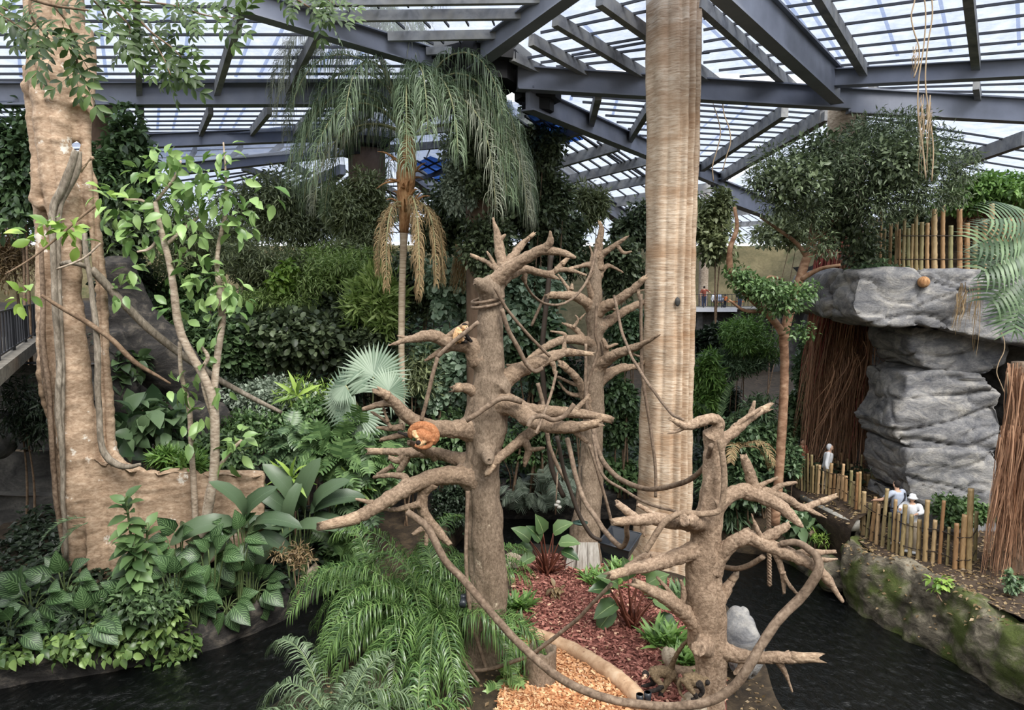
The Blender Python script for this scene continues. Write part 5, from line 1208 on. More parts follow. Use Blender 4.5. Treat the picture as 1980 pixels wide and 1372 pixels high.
leafy('bromeliad', 'lime green spiky plant above the banana leaves', 'bromeliad', 565, 930, 19, [(565, 925, a, b, 1) for a, b in ((-1, -.5), (-.7, -.9), (-.3, -1), (.2, -1), (.6, -.9), (.9, -.5), (1, 0), (-1, .1), (.5, .3), (-.5, .3))], 'lf_bright', .75, T_NARROW)
leafy('bromeliad', 'yellow green spiky plant beside the limb tip', 'bromeliad', 680, 945, 18.4, [(680, 940, a, b, 1) for a, b in ((-1, -.3), (-.7, -.7), (-.2, -1), (.3, -.9), (.8, -.5), (1, 0), (-1, .2), (.6, .3), (-.4, .4))], 'lf_bright', .65, T_NARROW)
leafy('bromeliad', 'yellow green leafy tuft on the slope by the fan palm stalks', 'bromeliad', 580, 770, 22, [(575, 765, a, b, 1) for a, b in ((-1, -.3), (-.7, -.7), (-.2, -1), (.3, -.9), (.8, -.5), (1, 0), (-1, .2), (.6, .3))], 'lf_bright', .8, T_NARROW)

def costus(lab, x0, y0, x1, y1, Y, n):
    """stem with leaves in a spiral"""
    Y = settle(x0, y0, Y); a, b = P(x0, y0, Y), P(x1, y1, Y); a[2] = min(a[2], ground_z(a[0], a[1], a[2] + 3)); t = thing('spiral_ginger', lab, 'ginger plant', a)
    mb = MB(); v, f = tube(spline([a, (a + b) / 2 + [.05, 0, 0], b], 6), .025, 6); mb.add(v, f); mb.build('stem', M['stem'], t)
    mb = MB(); i = np.arange(n); k = .12 + .88 * i / n; pos = a + (b - a) * k[:, None]; an = i * 2.4
    d = np.stack([np.cos(an), np.sin(an) * .8 - .3, np.where(k > .85, .5, -.35)], -1)
    scatter(mb, T_OVATE, pos, d, np.array([0, -.5, 1]) + rng.normal(size=(n, 3)) * .15, .5 * (1.1 - .25 * k)); mb.build('leaf', M['lf_mid'], t)
costus('tall leafy spiral ginger stem in front of the buttress', 262, 1125, 243, 960, 15.9, 46)
costus('spiral ginger stem leaning to the sapling foot', 268, 1130, 285, 1010, 15.7, 34)
costus('short bright topped spiral ginger stem', 262, 1150, 258, 1045, 15.4, 34)
t = thing('pothos', 'trailing pothos mass spilling over the kerb to the water', 'creeper', P(250, 1220, 15.2)); mb = MB(); ms = MB()
for x, y, hw, hh, n in ((250, 1200, 60, 25, 170), (310, 1195, 50, 25, 150), (200, 1215, 60, 25, 150), (290, 1225, 60, 25, 160), (340, 1230, 35, 30, 110), (130, 1235, 60, 20, 110), (70, 1250, 50, 20, 70), (340, 1262, 25, 22, 60), (315, 1290, 22, 14, 34), (270, 1312, 25, 8, 18), (235, 1322, 22, 5, 10), (370, 1240, 20, 22, 50), (20, 1265, 40, 20, 50), (330, 1275, 28, 26, 60), (300, 1298, 30, 14, 40), (230, 1255, 60, 16, 80), (150, 1262, 50, 14, 50)):
    Y = settle(x, min(y, 1250), 14.6) - .2; s = Y / FPX; blob(mb, T_BROAD, P(x, y, Y), (hw * s, .35, hh * s), n, .2, .7, .7, .9)
for pts in ([(330, 1220, 2), (345, 1260, 2), (320, 1295, 1.5), (270, 1315, 1.5), (215, 1328, 1)], [(365, 1225, 2), (375, 1255, 1.5), (362, 1285, 1)], [(300, 1230, 2), (310, 1270, 1.5)]):
    p, r = px_tube(pts, 16.2, 16.0); v, f = tube(p, r, 5); ms.add(v, f)
mb.build('foliage', M['lf_pothos'], t); ms.build('stem', M['stem'], t)
t = thing('fern', 'dark fern frond reaching over the dark wall by the kapok foot', 'fern', P(160, 1005, 16.5)); mb = MB()
frond(mb, P(165, 1000, 16.5), (-1, -.5, .12), 1.0, .9, 26, .28, .5, .016, 0, 0); frond(mb, P(170, 1010, 16.6), (-.7, -.6, -.2), .8, .9, 22, .26, .5, .016, 0, 0); mb.build('frond', M['lf_teal'], t)
B('undergrowth', 'dark ferny undergrowth below the costus stems', 270, 1150, 110, 30, 16.1, 'lf_dark', 1100, .2, T_SMALL, 9, 'undergrowth', zb=.2)
B('undergrowth', 'dark ferny undergrowth along the kapok foot', 110, 1180, 110, 30, 16, 'lf_shade', 800, .22, T_SMALL, 8, 'undergrowth', zb=.2)
B('undergrowth', 'brown leaf litter and ferns under the banana plants', 570, 1075, 40, 22, 17, 'lf_dry', 160, .18, T_SLIM, 6, 'undergrowth', zb=.2)

# ---------------------------------------------------------------- palms
def palm_fronds(mb_list, parent, mat, part='frond', sm='stem'):
    for mb in mb_list: mb.build(part, [M[mat], M[sm]], parent)

YQ = 21.5
q = thing('queen_palm', 'tall queen palm with drooping plume fronds below the black hub', 'palm', np.append(P(775, 760, YQ)[:2], P(775, 770, YQ)[2]))
p, r = px_tube([(777, 830, 7), (777, 740, 6), (776, 640, 6), (777, 560, 6), (780, 480, 7), (782, 420, 9)], YQ); mb = MB(); v, f = tube(p, r, 12, .05); mb.add(v, f); mb.build('trunk', M['palmbark'], q)
p, r = px_tube([(781, 450, 8), (783, 400, 13), (784, 360, 17), (786, 320, 19), (789, 285, 14), (792, 262, 8)], YQ); mb = MB(); v, f = tube(p, r, 14, .25); mb.add(v, f)
for i in range(26):
    a = rng.uniform(0, 6.28); y0 = rng.uniform(300, 410); c = P(785, y0, YQ); d = np.array([math.cos(a), math.sin(a), rng.uniform(-.2, 1.2)]); d /= np.linalg.norm(d)
    c = c + d * [.2, .2, 0]; L_ = rng.uniform(.3, .75); v, f = tube(spline([c, c + d * L_ * .6, c + d * L_ + [0, 0, -.12]], 3), np.linspace(.05, .008, 7), 5); mb.add(v, f)
mb.build('husk', M['husk'], q)
crown = P(790, 262, YQ)
def cf(dx, dy, dz, L_, bend, lt, ld=2.6, mat='lf_palm', nl=110, side=0):
    mb = MB(); frond(mb, crown + rng.normal(size=3) * .05, (dx, dy, dz), L_ * (1.28 if mat != 'dead' else 1), bend, nl, lt * 1.25, ld * 1.7, .011, 0, 1, seg=5, rr=.035, vee=.5, jt=.4); mb.build('frond', [M[mat], M['stalk']], q)
for a in ((.35, -.25, 1.5, 4.2, 2.7, .85), (.75, -.2, 1.5, 4.4, 2.9, .95), (1.0, -.1, 1.25, 4.3, 2.6, 1.0), (1.0, .4, 1.0, 4.2, 2.4, .95), (-.45, -.2, 1.6, 4.0, 2.4, .85), (-1.0, .0, 1.2, 4.0, 2.3, .95), (-1.0, .5, .8, 3.6, 2.2, .9), (.1, -.8, 1.5, 3.8, 3, .9), (-.3, .8, 1.5, 4, 2.4, .9), (.4, .7, 1.6, 4.2, 2.4, .9), (.9, -.6, .9, 4.0, 2.3, .95), (-.7, -.6, 1.0, 3.6, 2.5, .9), (.1, .1, 2, 3.6, 1.6, .8), (.6, .2, 1.7, 4.2, 2.8, .95), (-.25, -.5, 2.2, 3.8, 3.2, 1), (.2, -.6, 2.3, 3.8, 3.2, 1), (-.6, -.2, 2.0, 3.8, 3.0, 1), (-1, -.3, 1.7, 4.0, 2.9, 1), (-1, .2, 1.0, 4.0, 2.4, 1), (.45, -.6, 2.0, 3.9, 3.2, 1), (.0, .4, 2.4, 3.6, 2.6, 1), (-.6, .3, 1.5, 3.8, 2.6, .9), (1, -.2, 1.6, 4.3, 3.0, 1), (.9, .2, 1.35, 4.4, 2.7, 1), (1, -.5, 1.7, 4.6, 3.2, 1), (1.1, .3, 1.2, 4.7, 2.6, 1), (.7, -.4, 1.9, 4.4, 3.1, 1), (.5, .3, 2.0, 4.3, 3.0, 1), (-.8, -.3, 1.35, 3.6, 2.5, .9)): cf(*a)
for a in ((1.0, -.4, 1.05, 4.6, 2.7, 1.05, 2.4, 'lf_palmgrey'), (.8, -.7, 1.25, 4.5, 3.0, 1.05, 2.4, 'lf_palmgrey'), (-1.0, -.3, .5, 3.2, 2.2, .95, 2.2, 'lf_palmgrey'), (1.0, .1, .55, 4.0, 2.0, 1.0, 2.4, 'lf_palmgrey')): cf(*a)
crown = P(786, 400, YQ)
for dx, dy, L_ in ((.5, -.5, 2.9), (.9, -.2, 2.8), (.3, -.8, 3.2), (-.5, -.5, 2.4), (.7, .4, 2.6), (-.2, -.7, 3.0), (.15, -.4, 3.4)): cf(dx * .45, dy * .45, .1, L_ * 1.05, 4.5, .42, 2.2, 'dead', 90)

q = thing('small_palm', 'small greyish palm head against the roof left of the queen palm', 'palm', P(735, 330, 19.5))
p, r = px_tube([(776, 760, 5), (779, 560, 5), (783, 330, 5), (760, 190, 5), (725, 75, 5)], 22.6, 22.2); mb = MB(); v, f = tube(p, r, 8, .05); mb.add(v, f); mb.build('trunk', M['palmbark'], q)
c = P(722, 75, 22.2)
for dx, dy, dz, L_, be, mt in ((-.9, -.2, .9, 2.1, 2.8, 'lf_palmgrey'), (-.6, -.5, 1.3, 1.8, 2.6, 'lf_palmgrey'), (.7, -.2, 1.1, 1.8, 2.8, 'lf_palm'), (.3, -.6, 1.4, 1.7, 2.6, 'lf_palm'), (-1, .2, .6, 2.6, 2.2, 'lf_palmgrey'), (.9, .3, .7, 2.0, 2.3, 'lf_palm'), (-.2, .5, 1.5, 1.6, 2.2, 'lf_palm'), (-1, -.3, .3, 2.7, 2.0, 'lf_palmgrey'), (-.5, .5, 1.2, 1.8, 2.4, 'lf_palmgrey'), (.1, -.2, 1.6, 1.3, 2.4, 'lf_palm'), (-1, -.1, .8, 2.8, 2.3, 'lf_palmgrey'), (-1, .4, .35, 3.0, 1.9, 'lf_palmgrey'), (-.8, -.5, .7, 2.6, 2.4, 'lf_palmgrey'), (.5, -.5, 1.0, 1.8, 2.8, 'lf_palmgrey')):
    mb = MB(); frond(mb, c, (dx, dy, dz), L_ * 1.6, be, 100, 1.0, 4.5, .011, 0, 1, seg=5, rr=.02, vee=.4, jt=.35); mb.build('frond', [M[mt], M['stalk']], q)

q = thing('fan_palm', 'silvery fan palm with round pleated leaves beside the queen palm stem', 'palm', P(715, 850, 21))
for cx, cy, nx, ny, nz_, ux, uz, R in ((722, 725, .1, -1, .35, .05, 1, 1.05), (672, 765, -.35, -.9, .35, -.8, .5, 1.0), (752, 755, .55, -.8, .3, .6, .6, .75), (690, 800, -.2, -.9, .3, -.5, -.9, .95), (668, 745, -.5, -.7, .6, -1, .3, .7)):
    mb = MB(); c = P(cx, cy, 20.6 + rng.uniform(-.3, .3)); fan(mb, c, np.array([nx, ny, nz_]), np.array([ux, 0, uz]), R, 34, 4.8); mb.build('fan_leaf', M['lf_silver'], q)
    b = P(715, 850, 21); mb = MB(); v, f = tube(spline([b, (b + c) / 2 + [0, .2, .1], c], 5), .025, 6); mb.add(v, f); mb.build('stalk', M['stalk'], q)

def areca(label, base, items, mat='lf_areca', cat='palm', ll=.7, lw=.012, n=76, ld=3.2):
    t = thing('areca_palm', label, cat, base)
    for i, (dx, dy, dz, L_, be) in enumerate(items):
        mb = MB(); frond(mb, np.array(base) + rng.normal(size=3) * [.22, .22, .02], (dx, dy, dz), L_, be, n, ll, ld, lw, 0, 1, seg=4, rr=.022, vee=.55, jt=.2); mb.build('frond', [M[mat], M['stem']], t)
def ring(n, lo, hi, L0, L1, be, seed, yb=-.2):
    r_ = random.Random(seed); o = []
    for i in range(n):
        a = 2 * PI * i / n + r_.uniform(-.25, .25); o.append((math.cos(a), math.sin(a) + yb, r_.uniform(lo, hi), r_.uniform(L0, L1), be * r_.uniform(.8, 1.2)))
    return o
areca('bright green areca palm clump left of the tall snag', G(830, 1268, .05), ring(18, .9, 2.4, 2.5, 3.4, 2.2, 1) + ring(16, 2.2, 4, 2.8, 3.7, 1.9, 2) + [(-1, -.2, 1.5, 3.2, 2.2), (-.9, .2, 2.2, 3.6, 2.0), (-.7, -.4, 2.6, 3.7, 2.1), (-.5, .1, 3, 3.7, 1.7)])
areca('tall bright areca palm behind the low areca clump', G(765, 1222, .05), ring(14, 2.0, 4, 2.8, 3.6, 1.9, 11) + ring(8, 1, 2, 2.2, 2.8, 2.1, 12))
areca('grey green areca palm arching over the near water', G(640, 1440, 0), ring(18, .7, 1.8, 2.0, 2.8, 2.4, 3) + ring(12, 1.8, 3, 2.0, 2.6, 2, 4), 'lf_palm', 'palm', .62, .012, 60)
areca('areca palm tuft at the lower edge beside the near water', G(760, 1480, 0), ring(9, .9, 2.2, 1.8, 2.4, 2.3, 5), 'lf_areca', 'palm', .5, .018, 36)
areca('low grey green palm in front of the tall snag', G(985, 1440, 0), ring(12, .5, 1.5, 1.0, 1.5, 2.3, 6), 'lf_palm', 'palm', .4, .016, 30)
areca('low palm fronds at the very bottom by the stump', G(920, 1470, 0), ring(9, .6, 1.6, .9, 1.4, 2.3, 8), 'lf_palm', 'palm', .4, .016, 28)
t = thing('cycad', 'upright stiff cycad frond in front of the pale trunk foot', 'cycad', P(1390, 830, 21.5)); mb = MB()
for dx, dz, L_ in ((.12, 1, 1.6), (-.5, .9, 1.2), (.6, .8, 1.2), (.9, .4, 1.0)): frond(mb, P(1388, 830, 21.5), (dx, -.25, dz), L_, .5, 36, .28, .2, .018, 0, 0, vee=.3)
mb.build('frond', M['lf_teal'], t)
t = thing('cycad', 'dead drooping cycad fronds behind the crooked branch', 'cycad', P(1455, 880, 20.5)); mb = MB()
for dx, dy, dz, L_ in ((.9, -.3, .9, 1.6), (.5, -.6, .9, 1.5), (-.3, -.6, .8, 1.2), (1, .2, .5, 1.4)): frond(mb, P(1425, 870, 20.5), (dx, dy, dz), L_, 1.8, 34, .32, .9, .014, 0, 0, vee=.2)
mb.build('frond', M['dead'], t)

# big philodendron leaves hanging in at the side, high up near the ledge
t = thing('hanging_philodendron', 'large deeply cut philodendron leaves hanging beside the rock ledge', 'philodendron', P(2010, 520, 12)); mb = MB(); ms = MB()
for x, y, ax, az, s in ((1985, 440, -1, -.25, 1.0), (1985, 475, -1, -.5, .95), (1975, 510, -.8, -.9, .9), (1990, 545, -.6, -1, .9), (1990, 490, -1, -.1, 1.0), (2000, 420, -.9, 0, .9), (1975, 560, -.2, -1, .8), (1960, 480, -.8, -.5, .75)):
    p = P(x, y, 12 + rng.uniform(-.4, .4)); scatter(mb, T_FEATHER, p[None], unit(np.array([ax, -.2, az])), np.array([-.1, -.8, .6]), s * .95); b = P(2020, 500, 12.2); v, f = tube(spline([b, (b + p) / 2 + [0, 0, .15], p], 4), .02, 5); ms.add(v, f)
mb.build('leaf', M['lf_teal'], t); ms.build('stalk', M['stem'], t)

# ---------------------------------------------------------------- island plants
def redstem(lab, x, y, leaves, Y=None):
    b = G(x, y, .1); t = thing('red_stalk_plant', lab, 'philodendron', b); Y = b[1]; mb = MB(); ms = MB()
    for lx, ly, ax, ay, sc in leaves:
        p = P(lx, ly, Y + rng.uniform(-.3, .3)); scatter(mb, T_BROAD, p[None], unit(np.array([ax, -.35, -ay])), np.array([.2 * ax, -.6, .8]), .62 * sc)
        for _ in range(2):
            v, f = tube(spline([b + rng.normal(size=3) * [.08, .08, 0], (b + p) / 2 + rng.normal(size=3) * .04, p], 4), np.linspace(.03, .014, 9), 6); ms.add(v, f)
    for i in range(16):
        d = rng.normal(size=3) * [.3, .3, 0] + [0, 0, rng.uniform(.3, .7)]; v, f = tube([b + d * .1, b + d], np.array([.028, .006]), 5); ms.add(v, f)
    mb.build('leaf', M['lf_phil'], t); ms.build('stalk', M['redstem'], t)
redstem('red stalked broad leaf plant at the back of the mulch', 1058, 1110, [(1025, 1045, -.8, -.8, 1), (1030, 1062, -1, -.1, .9), (1050, 1030, -.3, -1, .9), (1070, 1030, .7, -.6, 1), (1080, 1050, .9, -.2, .9), (1035, 1075, -.9, .3, .8), (1085, 1065, 1, .3, .8), (1045, 1045, -.6, -.9, .9)])
redstem('red stalked broad leaf plant spreading on the mulch by the pale snag', 1222, 1215, [(1195, 1130, -.7, -.5, .9), (1195, 1165, -1, .4, 1), (1190, 1178, -.9, .8, 1), (1250, 1130, .7, -.6, .9), (1262, 1160, 1, .2, .9), (1195, 1222, -.5, 1, 1), (1225, 1232, .3, 1, 1.1), (1270, 1190, 1, .6, .9), (1215, 1120, -.2, -1, .9), (1240, 1110, .3, -1, .8), (1180, 1140, -1, -.2, .8)])
B('seedling', 'small dry seedling in the middle of the red mulch', 1075, 1140, 14, 14, G(1075, 1155, .1)[1], 'lf_dry', 10, .22, T_OVATE, 3, 'seedling', zb=.1)
def tuft(lab, x, y, hw, h, n, mat='lf_grass', size=.5):
    b = G(x, y, .05); t = thing('grass_clump', lab, 'grass', b); mb = MB(); s = b[1] / FPX
    pos = b + np.stack([rng.uniform(-1, 1, n) * hw * s, rng.uniform(-1, 1, n) * hw * s * .7, np.zeros(n)], -1)
    a = rng.uniform(0, 6.28, n); d = np.stack([np.cos(a) * .8, np.sin(a) * .8 - .2, rng.uniform(.4, 1.6, n)], -1)
    scatter(mb, T_NARROW, pos, d, np.stack([-np.cos(a), -np.sin(a), np.full(n, .6)], -1), size * rng.uniform(.6, 1.1, n)); mb.build('blades', M[mat], t)
tuft('grassy clump between the tall snag and the red mulch', 1000, 1180, 22, 60, 130)
tuft('second grassy clump right at the foot of the tall snag', 993, 1225, 20, 50, 90, 'lf_mid')
tuft('grassy clump behind the mulch near the pale trunk', 1165, 1130, 30, 50, 130)
tuft('grassy clump beneath the pale trunk', 1205, 1110, 26, 40, 90)
tuft('arching strap leafed clump in front of the pale trunk foot', 1300, 1165, 38, 50, 130, 'lf_mid', .6)
tuft('strap leafed clump beside the pale snag foot', 1290, 1250, 30, 50, 130, 'lf_grass', .6)
tuft('strap leafed clump behind the monkeys', 1320, 1285, 24, 45, 110, 'lf_grass', .5)
tuft('low leafy clump between stump and tall snag', 1000, 1290, 20, 30, 60, 'lf_mid', .4)
B('monstera', 'cut leafed vine climbing the foot of the tall snag', 870, 1180, 30, 60, 14.6, 'lf_mid', 60, .4, T_LOBED, 5, 'monstera', zb=.1)
B('monstera', 'small cut leafed plant between the snag foot and the hollow stump', 985, 1320, 40, 22, 13.2, 'lf_fresh', 34, .4, T_LOBED, 4, 'monstera', zb=.1)
B('monstera', 'cut leafed plant at the bank of the areca clump', 900, 1230, 22, 50, 14.4, 'lf_mid', 40, .35, T_LOBED, 4, 'monstera', zb=.1)
B('undergrowth', 'shaded undergrowth beneath the areca clump', 800, 1250, 80, 40, 15, 'lf_dark', 700, .22, T_SMALL, 7, 'undergrowth', zb=.05)

B('creeper', 'shaded creeper on the slope behind the leaning root', 300, 640, 80, 60, 26, 'lf_shade', 1500, .26, T_OVATE, 8, 'creeper')
B('shrub', 'olive shrub tangle under the bamboo grove', 430, 480, 70, 50, 29, 'lf_olive', 2200, .3, T_SLIM, 8)
B('shrub', 'grey green tangle below the column bamboo', 690, 500, 60, 40, 28.5, 'lf_olive', 2200, .28, T_SLIM, 8)
B('creeper', 'dark creeper slope between the fan palm and the lime mound', 690, 590, 70, 45, 27, 'lf_deep', 1800, .26, T_ROUND, 9, 'creeper')
B('shrub', 'deep green undergrowth behind the monstera slope', 600, 810, 80, 40, 23, 'lf_dark', 1500, .22, T_OVATE, 8)
B('shrub', 'leafy undergrowth filling the bank behind the wide limb', 780, 880, 70, 60, 22.5, 'lf_dark', 1600, .22, T_OVATE, 8)
B('ivy', 'dark ivy thick around the column right below the black hub', 938, 290, 42, 95, 21.8, 'lf_deep', 2600, .2, T_SMALL, 12, 'ivy', zb=-1)
B('ivy', 'dark ivy climbing the column between the snag tops', 940, 480, 50, 60, 22.1, 'lf_deep', 2200, .2, T_SMALL, 10, 'ivy', zb=-1)
B('ivy', 'pale leafed ivy sheet under the dead root mat', 935, 640, 55, 70, 22.4, 'lf_jade', 1300, .24, T_ROUND, 9, 'ivy')
B('dense_tree', 'dark tree at the end wall beside the thin snag twigs', 1230, 440, 45, 40, 34, 'lf_deep', 1200, .32, T_SMALL, 7, 'tree')
B('dense_tree', 'olive tree low at the end wall left of the terrace', 1500, 450, 60, 30, 40, 'lf_olive', 1500, .34, T_SMALL, 8, 'tree')
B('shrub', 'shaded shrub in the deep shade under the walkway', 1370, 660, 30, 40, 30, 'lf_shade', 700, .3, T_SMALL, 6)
B('shrub', 'ferny green clump at the water behind the pale snag', 1400, 930, 45, 40, 20.5, 'lf_teal', 700, .3, T_SLIM, 6)
B('shrub', 'dark shrub closing the gap behind the slender tree foot', 1480, 880, 50, 50, 22.5, 'lf_dark', 1100, .24, T_SMALL, 7)
B('shrub', 'low dark green shrub in front of the root column', 1520, 850, 40, 36, 24, 'lf_dark', 700, .22, T_SMALL, 7)
cover('undergrowth', 'low dark undergrowth carpeting the slope behind the river', [(-16, 26.6), (9, 26.6), (12, 40), (-20, 40)], 30, 26000, .3, 'lf_dark', T_SMALL, .8)
cover('undergrowth', 'shaded ground cover on the planted bank', [(-11.5, 14.2), (-4.6, 18.5), (-5, 23), (-14, 21)], 4, 9000, .22, 'lf_shade', T_SMALL, .35)
cover('undergrowth', 'dark plants along the far river bank', [(4, 25), (11, 22.5), (14, 32), (5, 34)], 4, 9000, .26, 'lf_shade', T_SMALL, .6)
cover('leaf_litter', 'dry leaf litter on the path and bank', [(6.6, 21), (9, 15.6), (15, 13), (16, 20), (12, 24)], 4, 5200, .11, 'lf_dry', T_SMALL, .03)
cover('leaf_litter', 'dry leaf litter on the island soil', [(-4, 12.4), (-1, 19), (3, 20), (5, 12)], 2, 1800, .1, 'lf_dry', T_SMALL, .02)
# ---------------------------------------------------------------- rocks
def prism(outline, Y, depth, tilt=0.0):
    n = len(outline); c = np.mean(outline, axis=0)
    fr = [P(x, y, Y) for x, y in outline]; bk = [p + [0, depth, tilt] for p in fr]
    V = np.array(fr + bk + [P(c[0], c[1], Y), P(c[0], c[1], Y) + [0, depth, tilt]]); k = np.arange(n); j = (k + 1) % n
    return V, [np.stack([k, j, j + n, k + n], -1)[:, ::-1], np.stack([np.full(n, 2 * n), k, j], -1), np.stack([np.full(n, 2 * n + 1), j + n, k + n], -1)]

STRATA = [(.24, (.45, .45, .9)), (.07, (1.1, 1.1, 2.6)), (.16, (.4, .4, 1.2), .03), (.10, (.9, .9, 1.6), .035), (.03, (3, 3, 5))]
def rock(name, label, outline, Y, depth, mat='rock', voxel=.09, parent=None, disp=STRATA, cat='rock', smooth=6):
    mb = MB(); v, f = prism(outline, Y, depth)
    if name == 'boulder':
        q = np.array(outline); a = P(q[:, 0].min(), q[:, 1].max(), Y); b = P(q[:, 0].max(), q[:, 1].min(), Y); v, f = ball((a + b) / 2 + [0, depth * .4, 0], (abs(b[0] - a[0]) / 2, max(depth, .25) * .7, abs(b[2] - a[2]) / 2 * 1.05), 24, 16)
        disp = [(.3 * min(abs(b[0] - a[0]), abs(b[2] - a[2])), (1.6,) * 3), (.05, (2.2,) * 3, .06)] + list(disp)
    mb.add(v, f)
    o = fuse(name, mb, voxel, M[mat], parent, smooth, disp)
    return o if parent is not None else tag(o, label, cat)

rock('rock_ledge', 'big overhanging grey rock ledge carrying the bamboo terrace fence', [(1662, 526), (1720, 519), (1800, 522), (1900, 524), (2000, 530), (2120, 545), (2120, 690), (1990, 668), (1905, 655), (1830, 641), (1760, 630), (1700, 626), (1656, 612), (1646, 592), (1652, 560)], 19.6, 4.6, voxel=.06)
t = thing('rock_pillar', 'stacked grey rock pillar under the overhanging ledge', 'rock', P(1840, 1075, 21))
for o, Y, d in (([(1768, 628), (1900, 630), (1960, 640), (1950, 705), (1905, 728), (1850, 722), (1785, 708), (1760, 680), (1758, 650)], 20.4, 2.2),
                ([(1755, 722), (1830, 716), (1905, 726), (1938, 760), (1944, 800), (1936, 870), (1890, 892), (1800, 882), (1738, 856), (1728, 825), (1748, 785)], 20.3, 2.4),
                ([(1752, 866), (1850, 872), (1930, 868), (1934, 950), (1922, 1000), (1850, 1004), (1762, 966), (1748, 920)], 20.2, 2.4),
                ([(1758, 962), (1850, 985), (1935, 985), (1940, 1100), (1850, 1100), (1790, 1080), (1752, 1010)], 20.3, 2.4)):
    rock('rock_block', '', o, Y, d, voxel=.06, parent=t)
rock('rock_wall', 'dark rough rock mass behind the pillar at the side', [(1940, 640), (2200, 660), (2200, 1200), (1960, 1130), (1950, 900)], 21.4, 2, 'rockdark', .12, cat='rock')
rock('earth_mound', 'brown earth mound rising behind the terrace fence', [(1840, 400), (1900, 385), (2000, 355), (2150, 350), (2150, 560), (1820, 540), (1810, 470)], 22.6, 3.5, 'soil', .14, None, [(.2, .6), (.08, 2)], 'earth')
rock('boulder', 'grey boulder behind the foot of the pale snag', [(1405, 1195), (1430, 1205), (1462, 1240), (1488, 1290), (1490, 1310), (1440, 1318), (1405, 1300)], 13.4, .8, 'rock', .04, None, [(.05, 1.6), (.02, 5)])
rock('boulder', 'pale brown boulder beside the tall snag trunk', [(978, 1090), (1002, 1082), (1024, 1090), (1026, 1102), (1000, 1118), (975, 1130), (966, 1120)], 19, .6, 'rockpale', .035, None, [(.05, 2.5), (.02, 7)])
rock('boulder', 'small pale rock tucked behind the monkeys', [(1280, 1265), (1298, 1256), (1312, 1262), (1312, 1290), (1282, 1292)], 13.6, .35, 'rockpale', .03, None, [(.04, 3)])
rock('boulder', 'brown boulder half hidden by the near palm fronds', [(690, 1300), (730, 1282), (775, 1300), (790, 1360), (780, 1420), (680, 1420)], 13.2, .9, 'rockpale', .045, None, [(.06, 1.6), (.02, 6)])
rock('boulder', 'dark grey boulder in the shade under the platform', [(-60, 820), (10, 805), (30, 830), (22, 870), (-60, 880)], 20.5, .8, 'rock', .05, None, [(.06, 1.6)])
rock('flat_rock', 'brown flat slab on the kerb below the banana plants', [(528, 1162), (560, 1130), (600, 1098), (612, 1108), (585, 1140), (545, 1172)], 18.9, .5, 'rockpale', .035, None, [(.04, 2)])
rock('flat_rock', 'pale slab on the kerb beside the dumb canes', [(400, 1208), (430, 1190), (470, 1176), (468, 1188), (430, 1206), (404, 1222)], 17.2, .4, 'rockpale', .03, None, [(.03, 3)])
rock('boulder', 'wet black rock in the stream behind the sapling', [(315, 830), (350, 822), (365, 840), (355, 860), (320, 862)], 21, .5, 'rock', .04, None, [(.04, 2)])
rock('boulder', 'weathered pale rock at the corner of the river bank', [(1588, 1098), (1620, 1080), (1645, 1092), (1656, 1140), (1640, 1150), (1610, 1130), (1590, 1112)], 19.6, .7, 'rockbank', .04, None, [(.05, 2)])
for lab, px in (('dead brown log lying on the bank behind the pale snag', [(1560, 1035, 5), (1595, 1012, 6), (1630, 992, 5)]), ('twisted driftwood root on the river bank', [(1585, 1056, 4), (1610, 1040, 6), (1636, 1026, 5), (1648, 1008, 3)])):
    p, r = px_tube(px, 21, 21.6); mb = MB(); v, f = tube(p, r, 10, .2, .8); mb.add(v, f); tag(mb.build('driftwood', M['rope']), lab, 'driftwood')

# root curtains
def strands(mb, top, bot, Y, n, w=.012, wav=.08, m=0, d=.5, ms=None):
    """n hanging root strands between two pixel lines"""
    N = 7; f0 = np.array([[2 * i, 2 * i + 1, 2 * i + 3, 2 * i + 2] for i in range(N - 1)])
    for i in range(n):
        k = rng.random(); k2 = min(1, max(0, k + rng.normal() * .16)); y = Y + rng.uniform(-d, d) * (1 - .3 * rng.random())
        a = P(top[0][0] + (top[1][0] - top[0][0]) * k, top[0][1] + (top[1][1] - top[0][1]) * k + rng.uniform(0, 40), y)
        b = P(bot[0][0] + (bot[1][0] - bot[0][0]) * k2, bot[0][1] + (bot[1][1] - bot[0][1]) * k2, y + rng.uniform(-.2, .2)); b = a + (b - a) * rng.uniform(.35, 1.0)
        q = a + (b - a) * np.linspace(0, 1, N)[:, None]; ph = rng.uniform(0, 9)
        q[:, 0] += wav * np.sin(np.linspace(0, 4, N) + ph) * np.linspace(.2, 1, N); q[:, 1] += wav * np.cos(np.linspace(0, 3, N) + ph)
        s = np.array([math.cos(ph), math.sin(ph), 0]) * w * rng.uniform(.5, 1.5) * np.linspace(1, .35, N)[:, None]
        mb.add(np.stack([q - s, q + s], 1).reshape(-1, 3), f0, m if ms is None else int(rng.choice(ms)))
t = thing('root_curtain', 'thick curtain of reddish brown hanging roots beside the rock ledge', 'hanging roots', P(1620, 950, 24.5))
p, r = px_tube([(1632, 430, 30), (1628, 520, 40), (1622, 620, 48), (1618, 720, 50), (1615, 820, 46), (1605, 930, 50), (1600, 980, 54)], 25.2); mb = MB(); v, f = tube(p, r, 18, .25); mb.add(v, f); mb.build('core', M['colm'], t)
